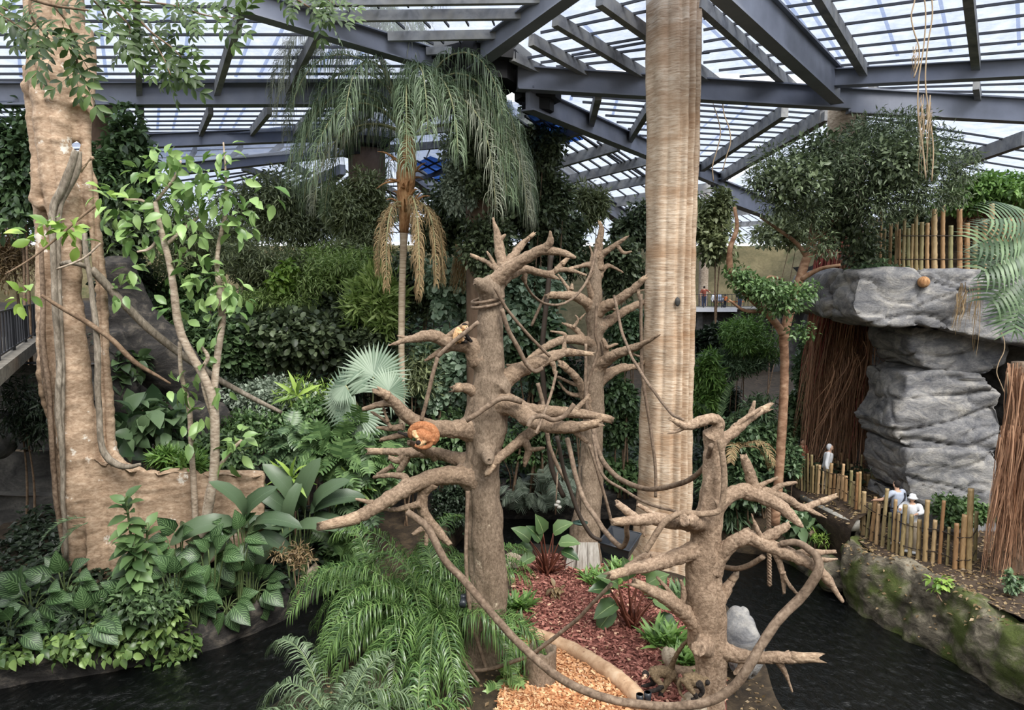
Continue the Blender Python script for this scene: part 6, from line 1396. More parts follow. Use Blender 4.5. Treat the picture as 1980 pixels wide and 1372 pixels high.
mb = MB(); strands(mb, [(1585, 440), (1675, 440)], [(1545, 780), (1690, 780)], 24.4, 800, .016, .12, ms=[0, 0, 0, 0, 0, 1], d=.8); strands(mb, [(1570, 600), (1685, 600)], [(1545, 935), (1675, 955)], 24.2, 1000, .016, .12, d=.8); strands(mb, [(1575, 480), (1620, 480)], [(1560, 700), (1640, 700)], 23.8, 160, .018, .12, m=1, d=.3)
strands(mb, [(1600, 680), (1690, 620)], [(1560, 930), (1780, 800)], 23.6, 120, .012, .45); strands(mb, [(1590, 450), (1670, 450)], [(1540, 900), (1700, 900)], 23.9, 260, .014, .4, ms=[0, 0, 0, 1]); mb.build('strands', [M['root'], M['rootred']], t); mb = MB(); blob(mb, T_SMALL, P(1620, 680, 24.4), (.85, .7, 3.6), 1500, .14, .9, .3, .5); mb.build('dry_leaves', M['dead'], t)
t = thing('root_curtain', 'brown root curtain falling to the bank beyond the rock pillar', 'hanging roots', P(1965, 1130, 17.2))
mb = MB(); strands(mb, [(1935, 820), (2020, 820)], [(1895, 1135), (2010, 1150)], 17.2, 600, .012, .1, d=.5); strands(mb, [(1950, 700), (2010, 700)], [(1930, 1000), (2010, 1000)], 17.3, 250, .012, .1); mb.build('strands', M['root'], t)
p, r = px_tube([(1985, 700, 25), (1972, 900, 30), (1962, 1040, 34), (1955, 1120, 48)], 17.7); mb = MB(); v, f = tube(p, r, 14, .25); mb.add(v, f); mb.build('core', M['rope'], t)
mb = MB(); strands(mb, [(880, 465), (925, 465)], [(868, 570), (925, 570)], 23.5, 240, .014, .06, d=.3); tag(mb.build('dead_roots', M['dead']), 'tan mat of dead roots hanging behind the top of the tall snag', 'hanging roots')
mb = MB(); strands(mb, [(1860, 392), (1990, 372)], [(1850, 470), (1990, 480)], 22.3, 420, .014, .08, d=.3); tag(mb.build('dead_roots', M['root']), 'brown dry roots draped over the earth mound', 'hanging roots')
mb = MB(); strands(mb, [(1850, 545), (1900, 540)], [(1840, 640), (1890, 690)], 19.3, 60, .01, .08, d=.15); tag(mb.build('dead_roots', M['dead']), 'dry root tuft hanging off the rock ledge', 'hanging roots')
for i, (lab, x, y0, y1, Y) in enumerate((('long pale aerial root hanging from the roof before the dark crown', 1782, -40, 345, 14), ('thinner aerial root hanging close to its longer twin', 1797, -40, 350, 14.1), ('short forked aerial root high under the roof', 1770, -30, 150, 13.8), ('fine aerial root below the side beam', 1405, 165, 330, 26), ('fine aerial root hanging near the pale trunk', 1385, 165, 350, 26.5), ('aerial root dangling in front of the grotto', 1948, 720, 960, 19), ('aerial root dangling beside the rock pillar', 1935, 640, 760, 19.2))):
    px = [(x + (8 * math.sin(k * 1.3 + i) if k else 0), y0 + (y1 - y0) * k / 6, 1.6) for k in range(7)]
    p, r = px_tube(px, Y); mb = MB(); v, f = tube(p, np.full(len(r), .013 if Y < 20 else .02), 5); mb.add(v, f)
    if i < 3: strands(mb, [(x - 3, y0 + (y1 - y0) * .55), (x + 3, y0 + (y1 - y0) * .6)], [(x - 10, y1), (x + 6, y1)], Y, 14, .006, .05, d=.05)
    tag(mb.build('hanging_root', M['strand']), lab, 'hanging root')

# ---------------------------------------------------------------- bamboo fences
def pole(a, b, w, parent):
    a, b = np.asarray(a), np.asarray(b); L_ = np.linalg.norm(b - a); n = max(4, int(L_ / .06)); k = np.linspace(0, 1, n + 1)
    r = np.full(n + 1, w / 2); r[np.arange(0, n + 1) % 5 == 2] *= 1.1; r *= rng.uniform(.95, 1.05)
    c = a + (b - a) * k[:, None] + np.array([1, .5, 0]) * (.012 * np.sin(k * 3 + rng.uniform(0, 6)))[:, None]
    v, f = tube(c, r, 9); mb = MB(); mb.add(v, f); return mb.build('bamboo_pole', M['bamboo'], parent)
def fence(name, label, poles, zb, wires):
    """poles: (xb, yb, xt, yt, width px)"""
    t = thing(name, label, 'fence', G(poles[0][0], poles[0][1], zb)); B_ = []
    for xb, yb, xt, yt, w in poles:
        a = G(xb, yb, zb); b = P(xt, yt, a[1]); pole(a - [0, 0, .08], b, w * a[1] / FPX, t); B_.append((a, w * a[1] / FPX))
    for h in wires:
        mb = MB(); q = np.array([a + [0, -w * .45, h + .03 * math.sin(i)] for i, (a, w) in enumerate(B_)]); v, f = tube(spline(q, 3), .012, 5); mb.add(v, f); mb.build('wire', M['wire'], t)
    return t
zz = lambda L_: [(x / 4.287 + 1520, y / 4.287 + 860, X / 4.287 + 1520, Y / 4.287 + 860, w) for x, y, X, Y, w in L_]
fence('bamboo_fence', 'curved bamboo pole fence on the mossy bank in front of two visitors', zz([(585, 650, 590, 350, 5), (606, 715, 612, 220, 6), (632, 748, 648, 385, 8), (665, 770, 695, 480, 6), (705, 790, 738, 430, 7), (750, 815, 770, 485, 8), (797, 835, 838, 360, 7), (845, 860, 865, 560, 6), (882, 880, 912, 450, 7), (917, 895, 940, 560, 6), (958, 910, 985, 495, 9), (1020, 925, 1042, 575, 8), (1088, 945, 1107, 615, 8), (1148, 965, 1175, 455, 9), (1210, 975, 1240, 620, 8), (1272, 990, 1307, 460, 7), (1330, 1005, 1352, 680, 6), (1398, 1030, 1412, 650, 9), (1455, 1030, 1482, 575, 10), (1510, 1035, 1535, 360, 11), (1560, 965, 1582, 550, 7)]), .5, (.28, .85))
fence('bamboo_fence', 'straight bamboo pole fence running back past the root column', zz([(85, 355, 88, 150, 4), (108, 368, 112, 170, 4), (130, 380, 135, 130, 4), (152, 386, 157, 115, 5), (180, 396, 183, 70, 4), (205, 402, 211, 80, 5), (222, 408, 228, 170, 5), (248, 414, 256, 160, 6), (266, 420, 276, 165, 6), (300, 426, 312, 215, 4), (330, 432, 341, 200, 5), (356, 440, 380, 150, 7), (390, 446, 401, 235, 5), (425, 464, 438, 240, 6), (455, 478, 479, 155, 6), (482, 494, 498, 255, 7), (524, 520, 541, 210, 6), (545, 540, 561, 300, 6), (573, 558, 592, 225, 5)]), 1.05, (.35, .8))
fence('bamboo_fence', 'far row of bamboo poles along the other side of the path', zz([(385, 300, 388, 25, 4), (402, 302, 405, 110, 4), (428, 306, 431, 130, 4), (454, 310, 457, 65, 4), (510, 318, 513, 115, 5), (540, 322, 543, 155, 6), (565, 326, 567, 190, 4), (596, 330, 598, 185, 5), (622, 334, 626, 80, 4), (640, 338, 642, 190, 4), (655, 345, 656, 235, 5), (680, 352, 684, 240, 8), (708, 358, 713, 300, 5), (718, 360, 721, 155, 5), (738, 364, 749, 155, 9), (772, 370, 779, 245, 6), (790, 374, 794, 290, 5), (818, 380, 823, 195, 5), (846, 384, 851, 150, 4), (856, 388, 859, 240, 6), (884, 392, 889, 260, 7), (915, 398, 921, 285, 6), (938, 402, 942, 320, 5)]), 1.05, (.7,))
z3 = lambda x, y: (x / 2.983 + 1320, y / 2.983)
up = []
for x, y, w in ((1090, 1250, 5), (1115, 1255, 5), (1140, 1200, 5), (1165, 1320, 5), (1195, 1285, 6), (1230, 1280, 6), (1250, 1320, 5), (1275, 1260, 6), (1300, 1315, 7), (1322, 1290, 5), (1345, 1190, 7), (1375, 1280, 8), (1410, 1285, 7), (1450, 1205, 10), (1500, 1185, 8), (1545, 1300, 8), (1595, 1205, 10), (1640, 1285, 9), (1685, 1305, 9), (1740, 1265, 9), (1780, 1175, 9), (1810, 1305, 9), (1850, 1290, 8), (1885, 1250, 9), (1925, 1300, 9), (1965, 1270, 9)):
    X, Yp = z3(x, y); up.append((X, 521, X + 1, Yp, w))
t = thing('bamboo_fence', 'bamboo pole fence standing on top of the overhanging rock ledge', 'fence', P(1800, 522, 20.3)); q1 = []
for i, (xb, yb, xt, yt, w) in enumerate(up):
    Y = 20.3 + max(0, 1740 - xb) * .03; a = P(xb, 524, Y); b = P(xt, yt, Y); pole(a, b, w * Y / FPX, t); q1.append(a + [0, -w * Y / FPX * .5, 0])
for h in (.32, .95):
    mb = MB(); v, f = tube(spline(np.array([p + [0, 0, h] for p in q1]), 3), .012, 5); mb.add(v, f); mb.build('wire', M['wire'], t)
mb = MB(); p0, p1 = G(1555, 956, 1.0), G(1654, 1006, 1.0); v, f = bar(p0, p1, .28, .3); mb.add(v, f); tag(mb.build('timber_sill', M['concrete']), 'grey timber kerb below the straight bamboo fence', 'kerb')

# ---------------------------------------------------------------- platform and far walkway
DZ = CZ - 1.65
a, b = np.array([-10.2, 14.6, DZ]), np.array([-16.0, 25.2, DZ]); d = (b - a) / np.linalg.norm(b - a); s_ = np.array([-d[1], d[0], 0])
mb = MB(); v, f = bar(a - d * 5 + s_ * 1.5, b + s_ * 1.5, 3.0, .32); mb.add(v, f)
t = thing('platform', 'grey concrete viewing platform jutting in beside the kapok', 'platform', a); mb.build('deck', M['decking'], t, True)
mb = MB()
for k in (.3, .95): v, f = bar(a + (b - a) * k + s_ * 1.5 + [0, 0, -.3], a + (b - a) * k + s_ * 1.5 + [0, 0, -5], .6, .6, (1, 0, 0)); mb.add(v, f)
mb.build('support', M['rockdark'], t, True)
def railing(label, a, b, h, sp, br=.012, pr=.03, cat='railing', posts=5):
    a, b = np.asarray(a, float), np.asarray(b, float); t = thing('railing', label, cat, a); L_ = np.linalg.norm(b - a); n = int(L_ / sp)
    for z in (h, .12):
        mb = MB(); v, f = bar(a + [0, 0, z], b + [0, 0, z], .05, .045); mb.add(v, f); mb.build('rail', M['iron'], t, True)
    for i in range(posts + 1):
        p = a + (b - a) * i / posts; mb = MB(); v, f = bar(p + [0, 0, h], p, pr * 2, pr * 2, (0, 1, 0)); mb.add(v, f); mb.build('post', M['iron'], t, True)
    for i in range(1, n):
        p = a + (b - a) * i / n; mb = MB(); v, f = bar(p + [0, 0, h], p + [0, 0, .1], br * 2, br * 2, (0, 1, 0)); mb.add(v, f); mb.build('baluster', M['iron'], t, True)
railing('dark metal railing along the edge of the viewing platform', a - d * 4 + s_ * .25, b + s_ * .25, 1.1, .62, .022, .055)
railing('dark metal railing on the far side of the viewing platform', a + s_ * 2.7 + d * 2, b + s_ * 2.7, 1.1, .62, .02, .05)
YW = 60.0
x0, x1 = P(1290, 595, YW)[0], P(1572, 595, YW)[0]
t = thing('walkway', 'distant raised walkway with a white edge beyond the pale trunk', 'walkway', (x0, YW, DZ)); mb = MB(); v, f = bar((x0, YW + 2, DZ), (x1, YW + 2, DZ), 4, .12); mb.add(v, f); mb.build('deck', M['concrete'], t, True)
mb = MB(); v, f = bar((x0, YW - .02, DZ), (P(1425, 600, YW)[0], YW - .02, DZ), .06, .34); mb.add(v, f); mb.build('edge', M['white'] if 'white' in M else m_plain('white edge', lin(214, 214, 216), .6, .05), t, True)
mb = MB()
for px in (1350, 1424, 1500, 1560): c = P(px, 600, YW + 1); v, f = bar((c[0], c[1], DZ - .1), (c[0], c[1], 0), .5, .5, (0, 1, 0)); mb.add(v, f)
mb.build('support', M['rockdark'], t, True)
railing('dark railing of the distant walkway', (x0, YW + .1, DZ), (x1, YW + .1, DZ), 1.1, .32, .02, .035, posts=8)
t = thing('bench', 'orange brown wooden bench on the distant walkway', 'bench', P(1400, 588, YW + 2))
c = np.array([P(1408, 580, YW + 2)[0], YW + 2, DZ]); mb = MB(); v, f = boxv(c + [0, 0, .45], (2.6, .45, .1)); mb.add(v, f); M['orangewood'] = m_plain('orange wood', lin(206, 132, 82), .6); mb.build('seat', M['orangewood'], t, True)
for sx in (-1.0, 1.0):
    mb = MB(); v, f = boxv(c + [sx, 0, .2], (.16, .4, .4)); mb.add(v, f); mb.build('leg', M['orangewood'], t, True)

# dark tunnel wall under the walkway
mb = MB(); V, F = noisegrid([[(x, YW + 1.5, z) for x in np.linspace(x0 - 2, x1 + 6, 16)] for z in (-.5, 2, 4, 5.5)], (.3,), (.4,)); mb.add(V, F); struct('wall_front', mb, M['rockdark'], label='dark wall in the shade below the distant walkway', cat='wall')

# ---------------------------------------------------------------- island furniture
t = thing('hollow_stump', 'hollow tree stump planter on the wood chips', 'stump', G(1045, 1320, .05)); c = G(1045, 1318, .05); s = c[1] / FPX
a_ = np.linspace(0, 2 * PI, 40, endpoint=False); rim = lambda r, z: np.stack([c[0] + r * np.cos(a_) * (1 + .05 * np.sin(3 * a_)), c[1] + r * np.sin(a_), np.full(40, c[2] + z) + (.02 * np.sin(7 * a_) if z > .3 else 0)], -1)
R_ = 32 * s; rings = [rim(R_ * 1.08, -.1), rim(R_ * 1.0, .2), rim(R_ * .98, .42), rim(R_ * 1.0, .62), rim(R_ * .96, .66), rim(R_ * .74, .65), rim(R_ * .68, .5), rim(R_ * .6, .2), rim(R_ * .05, .18)]
R = np.array([np.vstack([r, r[:1]]) for r in rings]); V, F = noisegrid(R, (.02, .012), (3, 14)); mb = MB(); mb.add(V, F); mb.build('bark', M['snag'], t)
log, r = px_tube([(992, 1212, 11), (1030, 1222, 13), (1080, 1240, 14), (1130, 1265, 15), (1180, 1298, 16), (1220, 1330, 18), (1246, 1362, 19)], 1, 1)
def ground_log(name, label, px, z, mat='pale'):
    W = np.array([G(a[0], a[1], z) for a in px]); rr = np.array([a[2] * w[1] / FPX for a, w in zip(px, W)]); S = spline(np.hstack([W, rr[:, None]]), 6)
    mb = MB(); v, f = tube(S[:, :3], S[:, 3], 12, .12, .5); mb.add(v, f); return tag(mb.build(name, M[mat]), label, 'log')
ground_log('border_log', 'pale spotted log dividing red mulch from orange chips', [(992, 1212, 11), (1030, 1224, 13), (1080, 1243, 14), (1130, 1268, 15), (1180, 1300, 16), (1220, 1334, 18), (1246, 1368, 19)], .16, 'logwood')
ground_log('ground_log', 'pale brown log between the areca clump and the tall snag', [(790, 1215, 9), (840, 1185, 10), (900, 1140, 10)], .12)
ground_log('ground_log', 'brown log half hidden behind the monkeys', [(1290, 1290, 10), (1330, 1300, 12), (1370, 1290, 12)], .14, 'limb')
# white bare planks at the foot of the thin snag
t = thing('trunk_cladding', 'pale unpainted cladding boards at the foot of the thin snag', 'boards', P(1130, 1112, 18.8)); M['board'] = m_bark('pale boards', lin(150, 142, 132), lin(190, 184, 176), lin(214, 210, 204), (6, 6, .6), 5, .2, .01)
for x0_, x1_, x2_, x3_ in ((1090, 1112, 1102, 1118), (1113, 1136, 1119, 1136), (1137, 1164, 1137, 1156)):
    Yb = 18.55 + abs((x0_ + x1_) / 2 - 1127) * .004; v = [P(x, y, Yb + o) for o in (0, .05) for x, y in ((x0_, 1112), (x1_, 1114), (x3_, 1048), (x2_, 1048))]
    mb = MB(); mb.add(v, np.array([[0, 1, 2, 3], [7, 6, 5, 4], [0, 4, 5, 1], [1, 5, 6, 2], [2, 6, 7, 3], [3, 7, 4, 0]])); mb.build('board', M['board'], t, True)

M['black'] = m_plain('black plastic', lin(40, 44, 50), .35, .2, 4, bs=.02); M['greenplate'] = m_plain('green plate', lin(52, 74, 66), .4, .1, 4)
t = thing('hanging_tub', 'black plastic tub hung between ropes in front of the pale trunk', 'tub', P(1195, 1045, 15.5)); mb = MB()
cs = [(1166, 1040), (1215, 1070), (1246, 1032), (1192, 1008)]; c = np.mean([P(x, y, 15.5) for x, y in cs], axis=0)
o1 = np.array([P(1158, 1044, 15.1), P(1216, 1072, 15.0), P(1240, 1034, 15.9), P(1182, 1010, 16.0)]); o1[:, 2] = o1[:, 2].mean() + (o1[:, 2] - o1[:, 2].mean()) * .6
o2 = c + (o1 - c) * .92; o3 = c + (o1 - c) * .74 - [0, 0, .2]; o0 = c + (o1 - c) * .8 - [0, 0, .24]; V = np.vstack([o0, o1, o2, o3]); F = [[i, (i + 1) % 4, 4 + (i + 1) % 4, 4 + i] for i in range(4)] + [[4 + i, 4 + (i + 1) % 4, 8 + (i + 1) % 4, 8 + i] for i in range(4)] + [[8 + i, 8 + (i + 1) % 4, 12 + (i + 1) % 4, 12 + i] for i in range(4)] + [[12, 13, 14, 15], [3, 2, 1, 0]]
mb.add(V, np.array(F)); mb.build('tub', M['black'], t, True)
mb = MB(); v, f = tube(np.vstack([o1, o1[:1]]), .022, 6); mb.add(v, f); mb.build('rim', M['black'], t)
t = thing('feeder_plate', 'round dark green feeding plate hanging before the thin snag', 'feeder', P(1122, 1011, 16)); c = P(1122, 1011, 16)
mb = MB(); v, f = tube([c + [0, 0, .02], c + [0, 0, 0], c - [0, 0, .03]], np.array([.17, .16, .1]), 24); mb.add(v, f); mb.build('plate', M['greenplate'], t)
mb = MB(); v, f = tube([c, P(1124, 900, 16)], .008, 5); mb.add(v, f); mb.build('cord', M['wire'], t)
mb = MB(); v, f = tube([c + [0, 0, .08], c + [0, 0, .02]], np.array([.03, .06]), 10); mb.add(v, f); mb.build('cap', M['greenplate'], t)
t = thing('hanging_toy', 'pale knotted toy hanging on a dark stick above the back water', 'toy', P(1078, 975, 17)); mb = MB()
for i, (x, y) in enumerate(((1079, 970), (1076, 976), (1081, 980))): v, f = ball(P(x, y, 17), (.06, .05, .045), 10, 6); mb.add(v, f)
mb.build('knot', M['concrete'], t); mb = MB(); v, f = tube([P(1078, 912, 17), P(1074, 994, 17)], .018, 6); mb.add(v, f); mb.build('stick', M['rope'], t)
t = thing('braided_rope', 'twisted pale braid hanging from a limb over the water', 'rope', P(1487, 1130, 12.6)); mb = MB(); k = np.linspace(0, 1, 60); a1 = P(1486, 972, 12.6); b1 = P(1488, 1132, 12.6)
for ph in (0, 2.1, 4.2):
    q = a1 + (b1 - a1) * k[:, None]; q[:, 0] += .022 * np.cos(k * 55 + ph); q[:, 1] += .022 * np.sin(k * 55 + ph); v, f = tube(q, .022, 6); mb.add(v, f)
mb.build('braid', M['pale'], t); mb = MB(); v, f = tube([P(1488, 955, 12.6), a1], .008, 5); mb.add(v, f); mb.build('cord', M['wire'], t)
for lab, px, py in (('black cup standing on the log end by the monkey', 1237, 1350), ('second black cup close to the hands of the monkey', 1252, 1346)):
    b = P(px, py + 12, 12.1); mb = MB(); v, f = tube([b, b + [0, 0, .1], b + [0, 0, .19], b + [0, 0, .19], b + [0, 0, .08]], np.array([.055, .062, .066, .05, .04]), 16); mb.add(v, f); tag(mb.build('feeding_cup', M['black']), lab, 'cup')
b = P(896, 1160, 13.5); mb = MB(); v, f = tube([b, b + [0, -.16, -.02]], np.array([.07, .07]), 14); mb.add(v, f); v, f = boxv(b + [0, .05, .02], (.1, .1, .14)); mb.add(v, f); tag(mb.build('camera_box', M['black']), 'small black device fixed to the tall snag trunk', 'device')
mb = MB(); c = P(1397, 536, 19.4) ; c = P(1786, 545, 19.45); v, f = ball(c, (.16, .12, .15), 14, 10); mb.add(v, f)
tag(mb.build('nest_ball', M['husk']), 'round brown nest ball on the face of the rock ledge', 'nest')

# ---------------------------------------------------------------- vine ropes between the snags
def vr(label, px, r, Y0, Y1=None, mat='rope'): return vine('hanging_vine', label, [(x, y, r) for x, y in px], Y0, Y1, mat, 'vine rope')
ring_ = P(943, 578, 14.05); mb = MB(); a_ = np.linspace(0, 2 * PI, 24)
for dz in (0, -.09): v, f = tube(np.stack([ring_[0] + .3 * np.cos(a_), ring_[1] + .02 + .29 * np.sin(a_), ring_[2] + dz + .07 * np.cos(a_ - .6)], -1), .03, 7); mb.add(v, f)
tag(mb.build('hanging_vine', M['rope']), 'vine rope coiled around the forked stub of the tall snag', 'vine rope')
vr('thin vine rope from the forked stub down to the raised branch', [(955, 556), (982, 600), (1025, 650), (1064, 690)], 3.2, 13.7, 14.2)
vr('thicker vine rope drooping from the snag trunk to the raised branch', [(970, 598), (982, 637), (1002, 672), (1018, 703), (1034, 717), (1050, 712)], 4.5, 13.75, 14.1)
vr('slack vine rope swinging from the tall snag top to the thin snag', [(1009, 536), (1029, 570), (1062, 588), (1102, 580), (1136, 540), (1154, 480)], 2.6, 14.3, 18.9)
vr('dark straight pole standing behind the tall snag', [(1066, 490), (1056, 590), (1048, 690), (1056, 800), (1066, 900), (1090, 960)], 5, 20, 20, 'wire')
vr('thin pole slanting across the gap between the snags', [(1028, 630), (1048, 585), (1060, 560)], 3, 21, 21)
vr('vine rope winding down the thin snag trunk', [(1154, 585), (1151, 644), (1157, 672), (1146, 711), (1134, 758), (1140, 820)], 3, 18.7)
vr('vine rope from the thin snag over to the crooked pale branch', [(1188, 572), (1203, 644), (1230, 704), (1270, 764), (1297, 798), (1322, 812)], 3, 18.6, 12.1)
vr('long vine rope hanging straight in front of the pale trunk', [(1240, 567), (1240, 670), (1244, 744), (1258, 825), (1268, 916), (1268, 960)], 3.2, 18.2)
vr('vine rope hanging off the left limb tips of the thin snag', [(1133, 664), (1132, 740), (1136, 800)], 3, 18.5)
vr('black vine rope carrying the tub on its near corner', [(1076, 842), (1092, 912), (1109, 966), (1123, 1000), (1143, 1036), (1162, 1046)], 4, 15.2, 15.1, 'wire')
vr('brown vine hoop looping below the tub', [(1096, 848), (1112, 912), (1129, 966), (1153, 1002), (1172, 1028), (1200, 1056), (1212, 1040), (1212, 1015), (1224, 994)], 5.2, 15.0, 12.4)
vr('thin vine rope to the rim of the pale trunk foot', [(1146, 841), (1163, 912), (1203, 945), (1247, 972), (1310, 989)], 3, 15.4, 12.4)
vr('thick sagging vine rope ending at the crooked branch', [(1146, 820), (1160, 880), (1183, 912), (1213, 932), (1250, 945), (1287, 942), (1330, 928), (1362, 900), (1376, 860)], 5.2, 16, 12)
vr('pale vine twisted around the upper trunk of the pale snag', [(1246, 1066), (1257, 1050), (1270, 1029), (1290, 1005), (1320, 991), (1360, 993), (1392, 984), (1400, 940), (1398, 890), (1392, 850)], 6.5, 11.7, 11.95, 'limb')
vine('hanging_vine', 'very long sagging vine rope from the tall snag limb round to the pale snag', [(787, 989, 7, 12.75), (824, 1016, 8, 12.7), (841, 1046, 8, 12.65), (861, 1083, 8, 12.6), (891, 1116, 8, 12.5), (928, 1160, 8, 12.3), (962, 1197, 8, 12.1), (995, 1234, 8.5, 12), (1032, 1271, 8.5, 11.9), (1079, 1308, 9, 11.8), (1129, 1334, 9, 11.7), (1196, 1354, 9, 11.6), (1263, 1363, 9, 11.5), (1325, 1364, 9.5, 11.4), (1372, 1356, 10, 11.35), (1421, 1324, 10, 11.3), (1454, 1277, 10, 11.25), (1471, 1247, 10, 11.3), (1508, 1197, 10, 11.35), (1555, 1147, 10, 11.4), (1581, 1106, 10, 11.4), (1580, 1080, 9, 11.5), (1561, 1060, 8, 11.6), (1538, 1048, 7, 11.7), (1508, 1050, 6, 11.8)], 0, None, 'rope', 'vine rope')
vr('thin vine rope from the pale snag limb tip to the foot of the tall snag', [(1183, 1128), (1140, 1172), (1096, 1214), (1039, 1257), (995, 1277), (945, 1294), (895, 1298)], 4, 11.7, 13.3)
vr('straight vine pole across the sleeping limb of the tall snag', [(925, 622), (878, 660), (846, 690)], 4.2, 13.55, 13.5)
vr('dangling vine pole below the sleeping limb', [(846, 690), (834, 734), (822, 785), (814, 812)], 4, 13.5, 13.4)
vr('thin vine rope dropping from the raised branch to the forked limb', [(1076, 717), (1066, 758), (1052, 801), (1035, 838)], 3, 13.6, 12.9)
vr('vine laid along the top of the big right limb', [(901, 812), (925, 797), (945, 784), (972, 770), (1009, 776)], 5.5, 13.35, 13.5)
vr('vine knotted around the forked limb', [(1109, 781), (1090, 805), (1068, 812), (1049, 804), (1030, 808), (1020, 825)], 5, 13.2, 13.0)
vr('slanting dark vine rope below the big right limb', [(1040, 740), (1052, 790), (1060, 850), (1078, 900), (1096, 930)], 4, 18, 18)
vr('vine rope hanging right of the thin snag foot', [(1140, 860), (1152, 900), (1170, 960), (1182, 1010)], 3, 17, 17)
vr('pale vine arc below the middle limb of the pale snag', [(1398, 1096), (1425, 1099), (1450, 1092), (1476, 1074)], 5.5, 12.6, 11.9, 'limb')
vr('vine rope climbing the shaded flank of the tall snag', [(905, 950), (902, 1020), (903, 1120), (912, 1200), (930, 1260), (942, 1298)], 4, 13.6, 13.3)
vr('dark vine creeping over the foot of the tall snag', [(885, 1260), (905, 1290), (925, 1318)], 4, 13.2, 13.1)
# ---------------------------------------------------------------- people
def cloth(name, c): M[name] = m_plain(name, lin(*c), .85, .12, 8, bs=.1)
for n_, c_ in (('skin', (214, 172, 146)), ('hair', (38, 32, 30)), ('greyshirt', (176, 184, 200)), ('white', (226, 228, 232)), ('jeans', (62, 70, 92)), ('darkcloth', (38, 40, 48)), ('rust', (142, 76, 60)), ('orangecloth', (214, 124, 70)), ('beige', (196, 182, 162)), ('blue', (98, 118, 158)), ('redcloth', (196, 120, 100))): cloth(n_, c_)

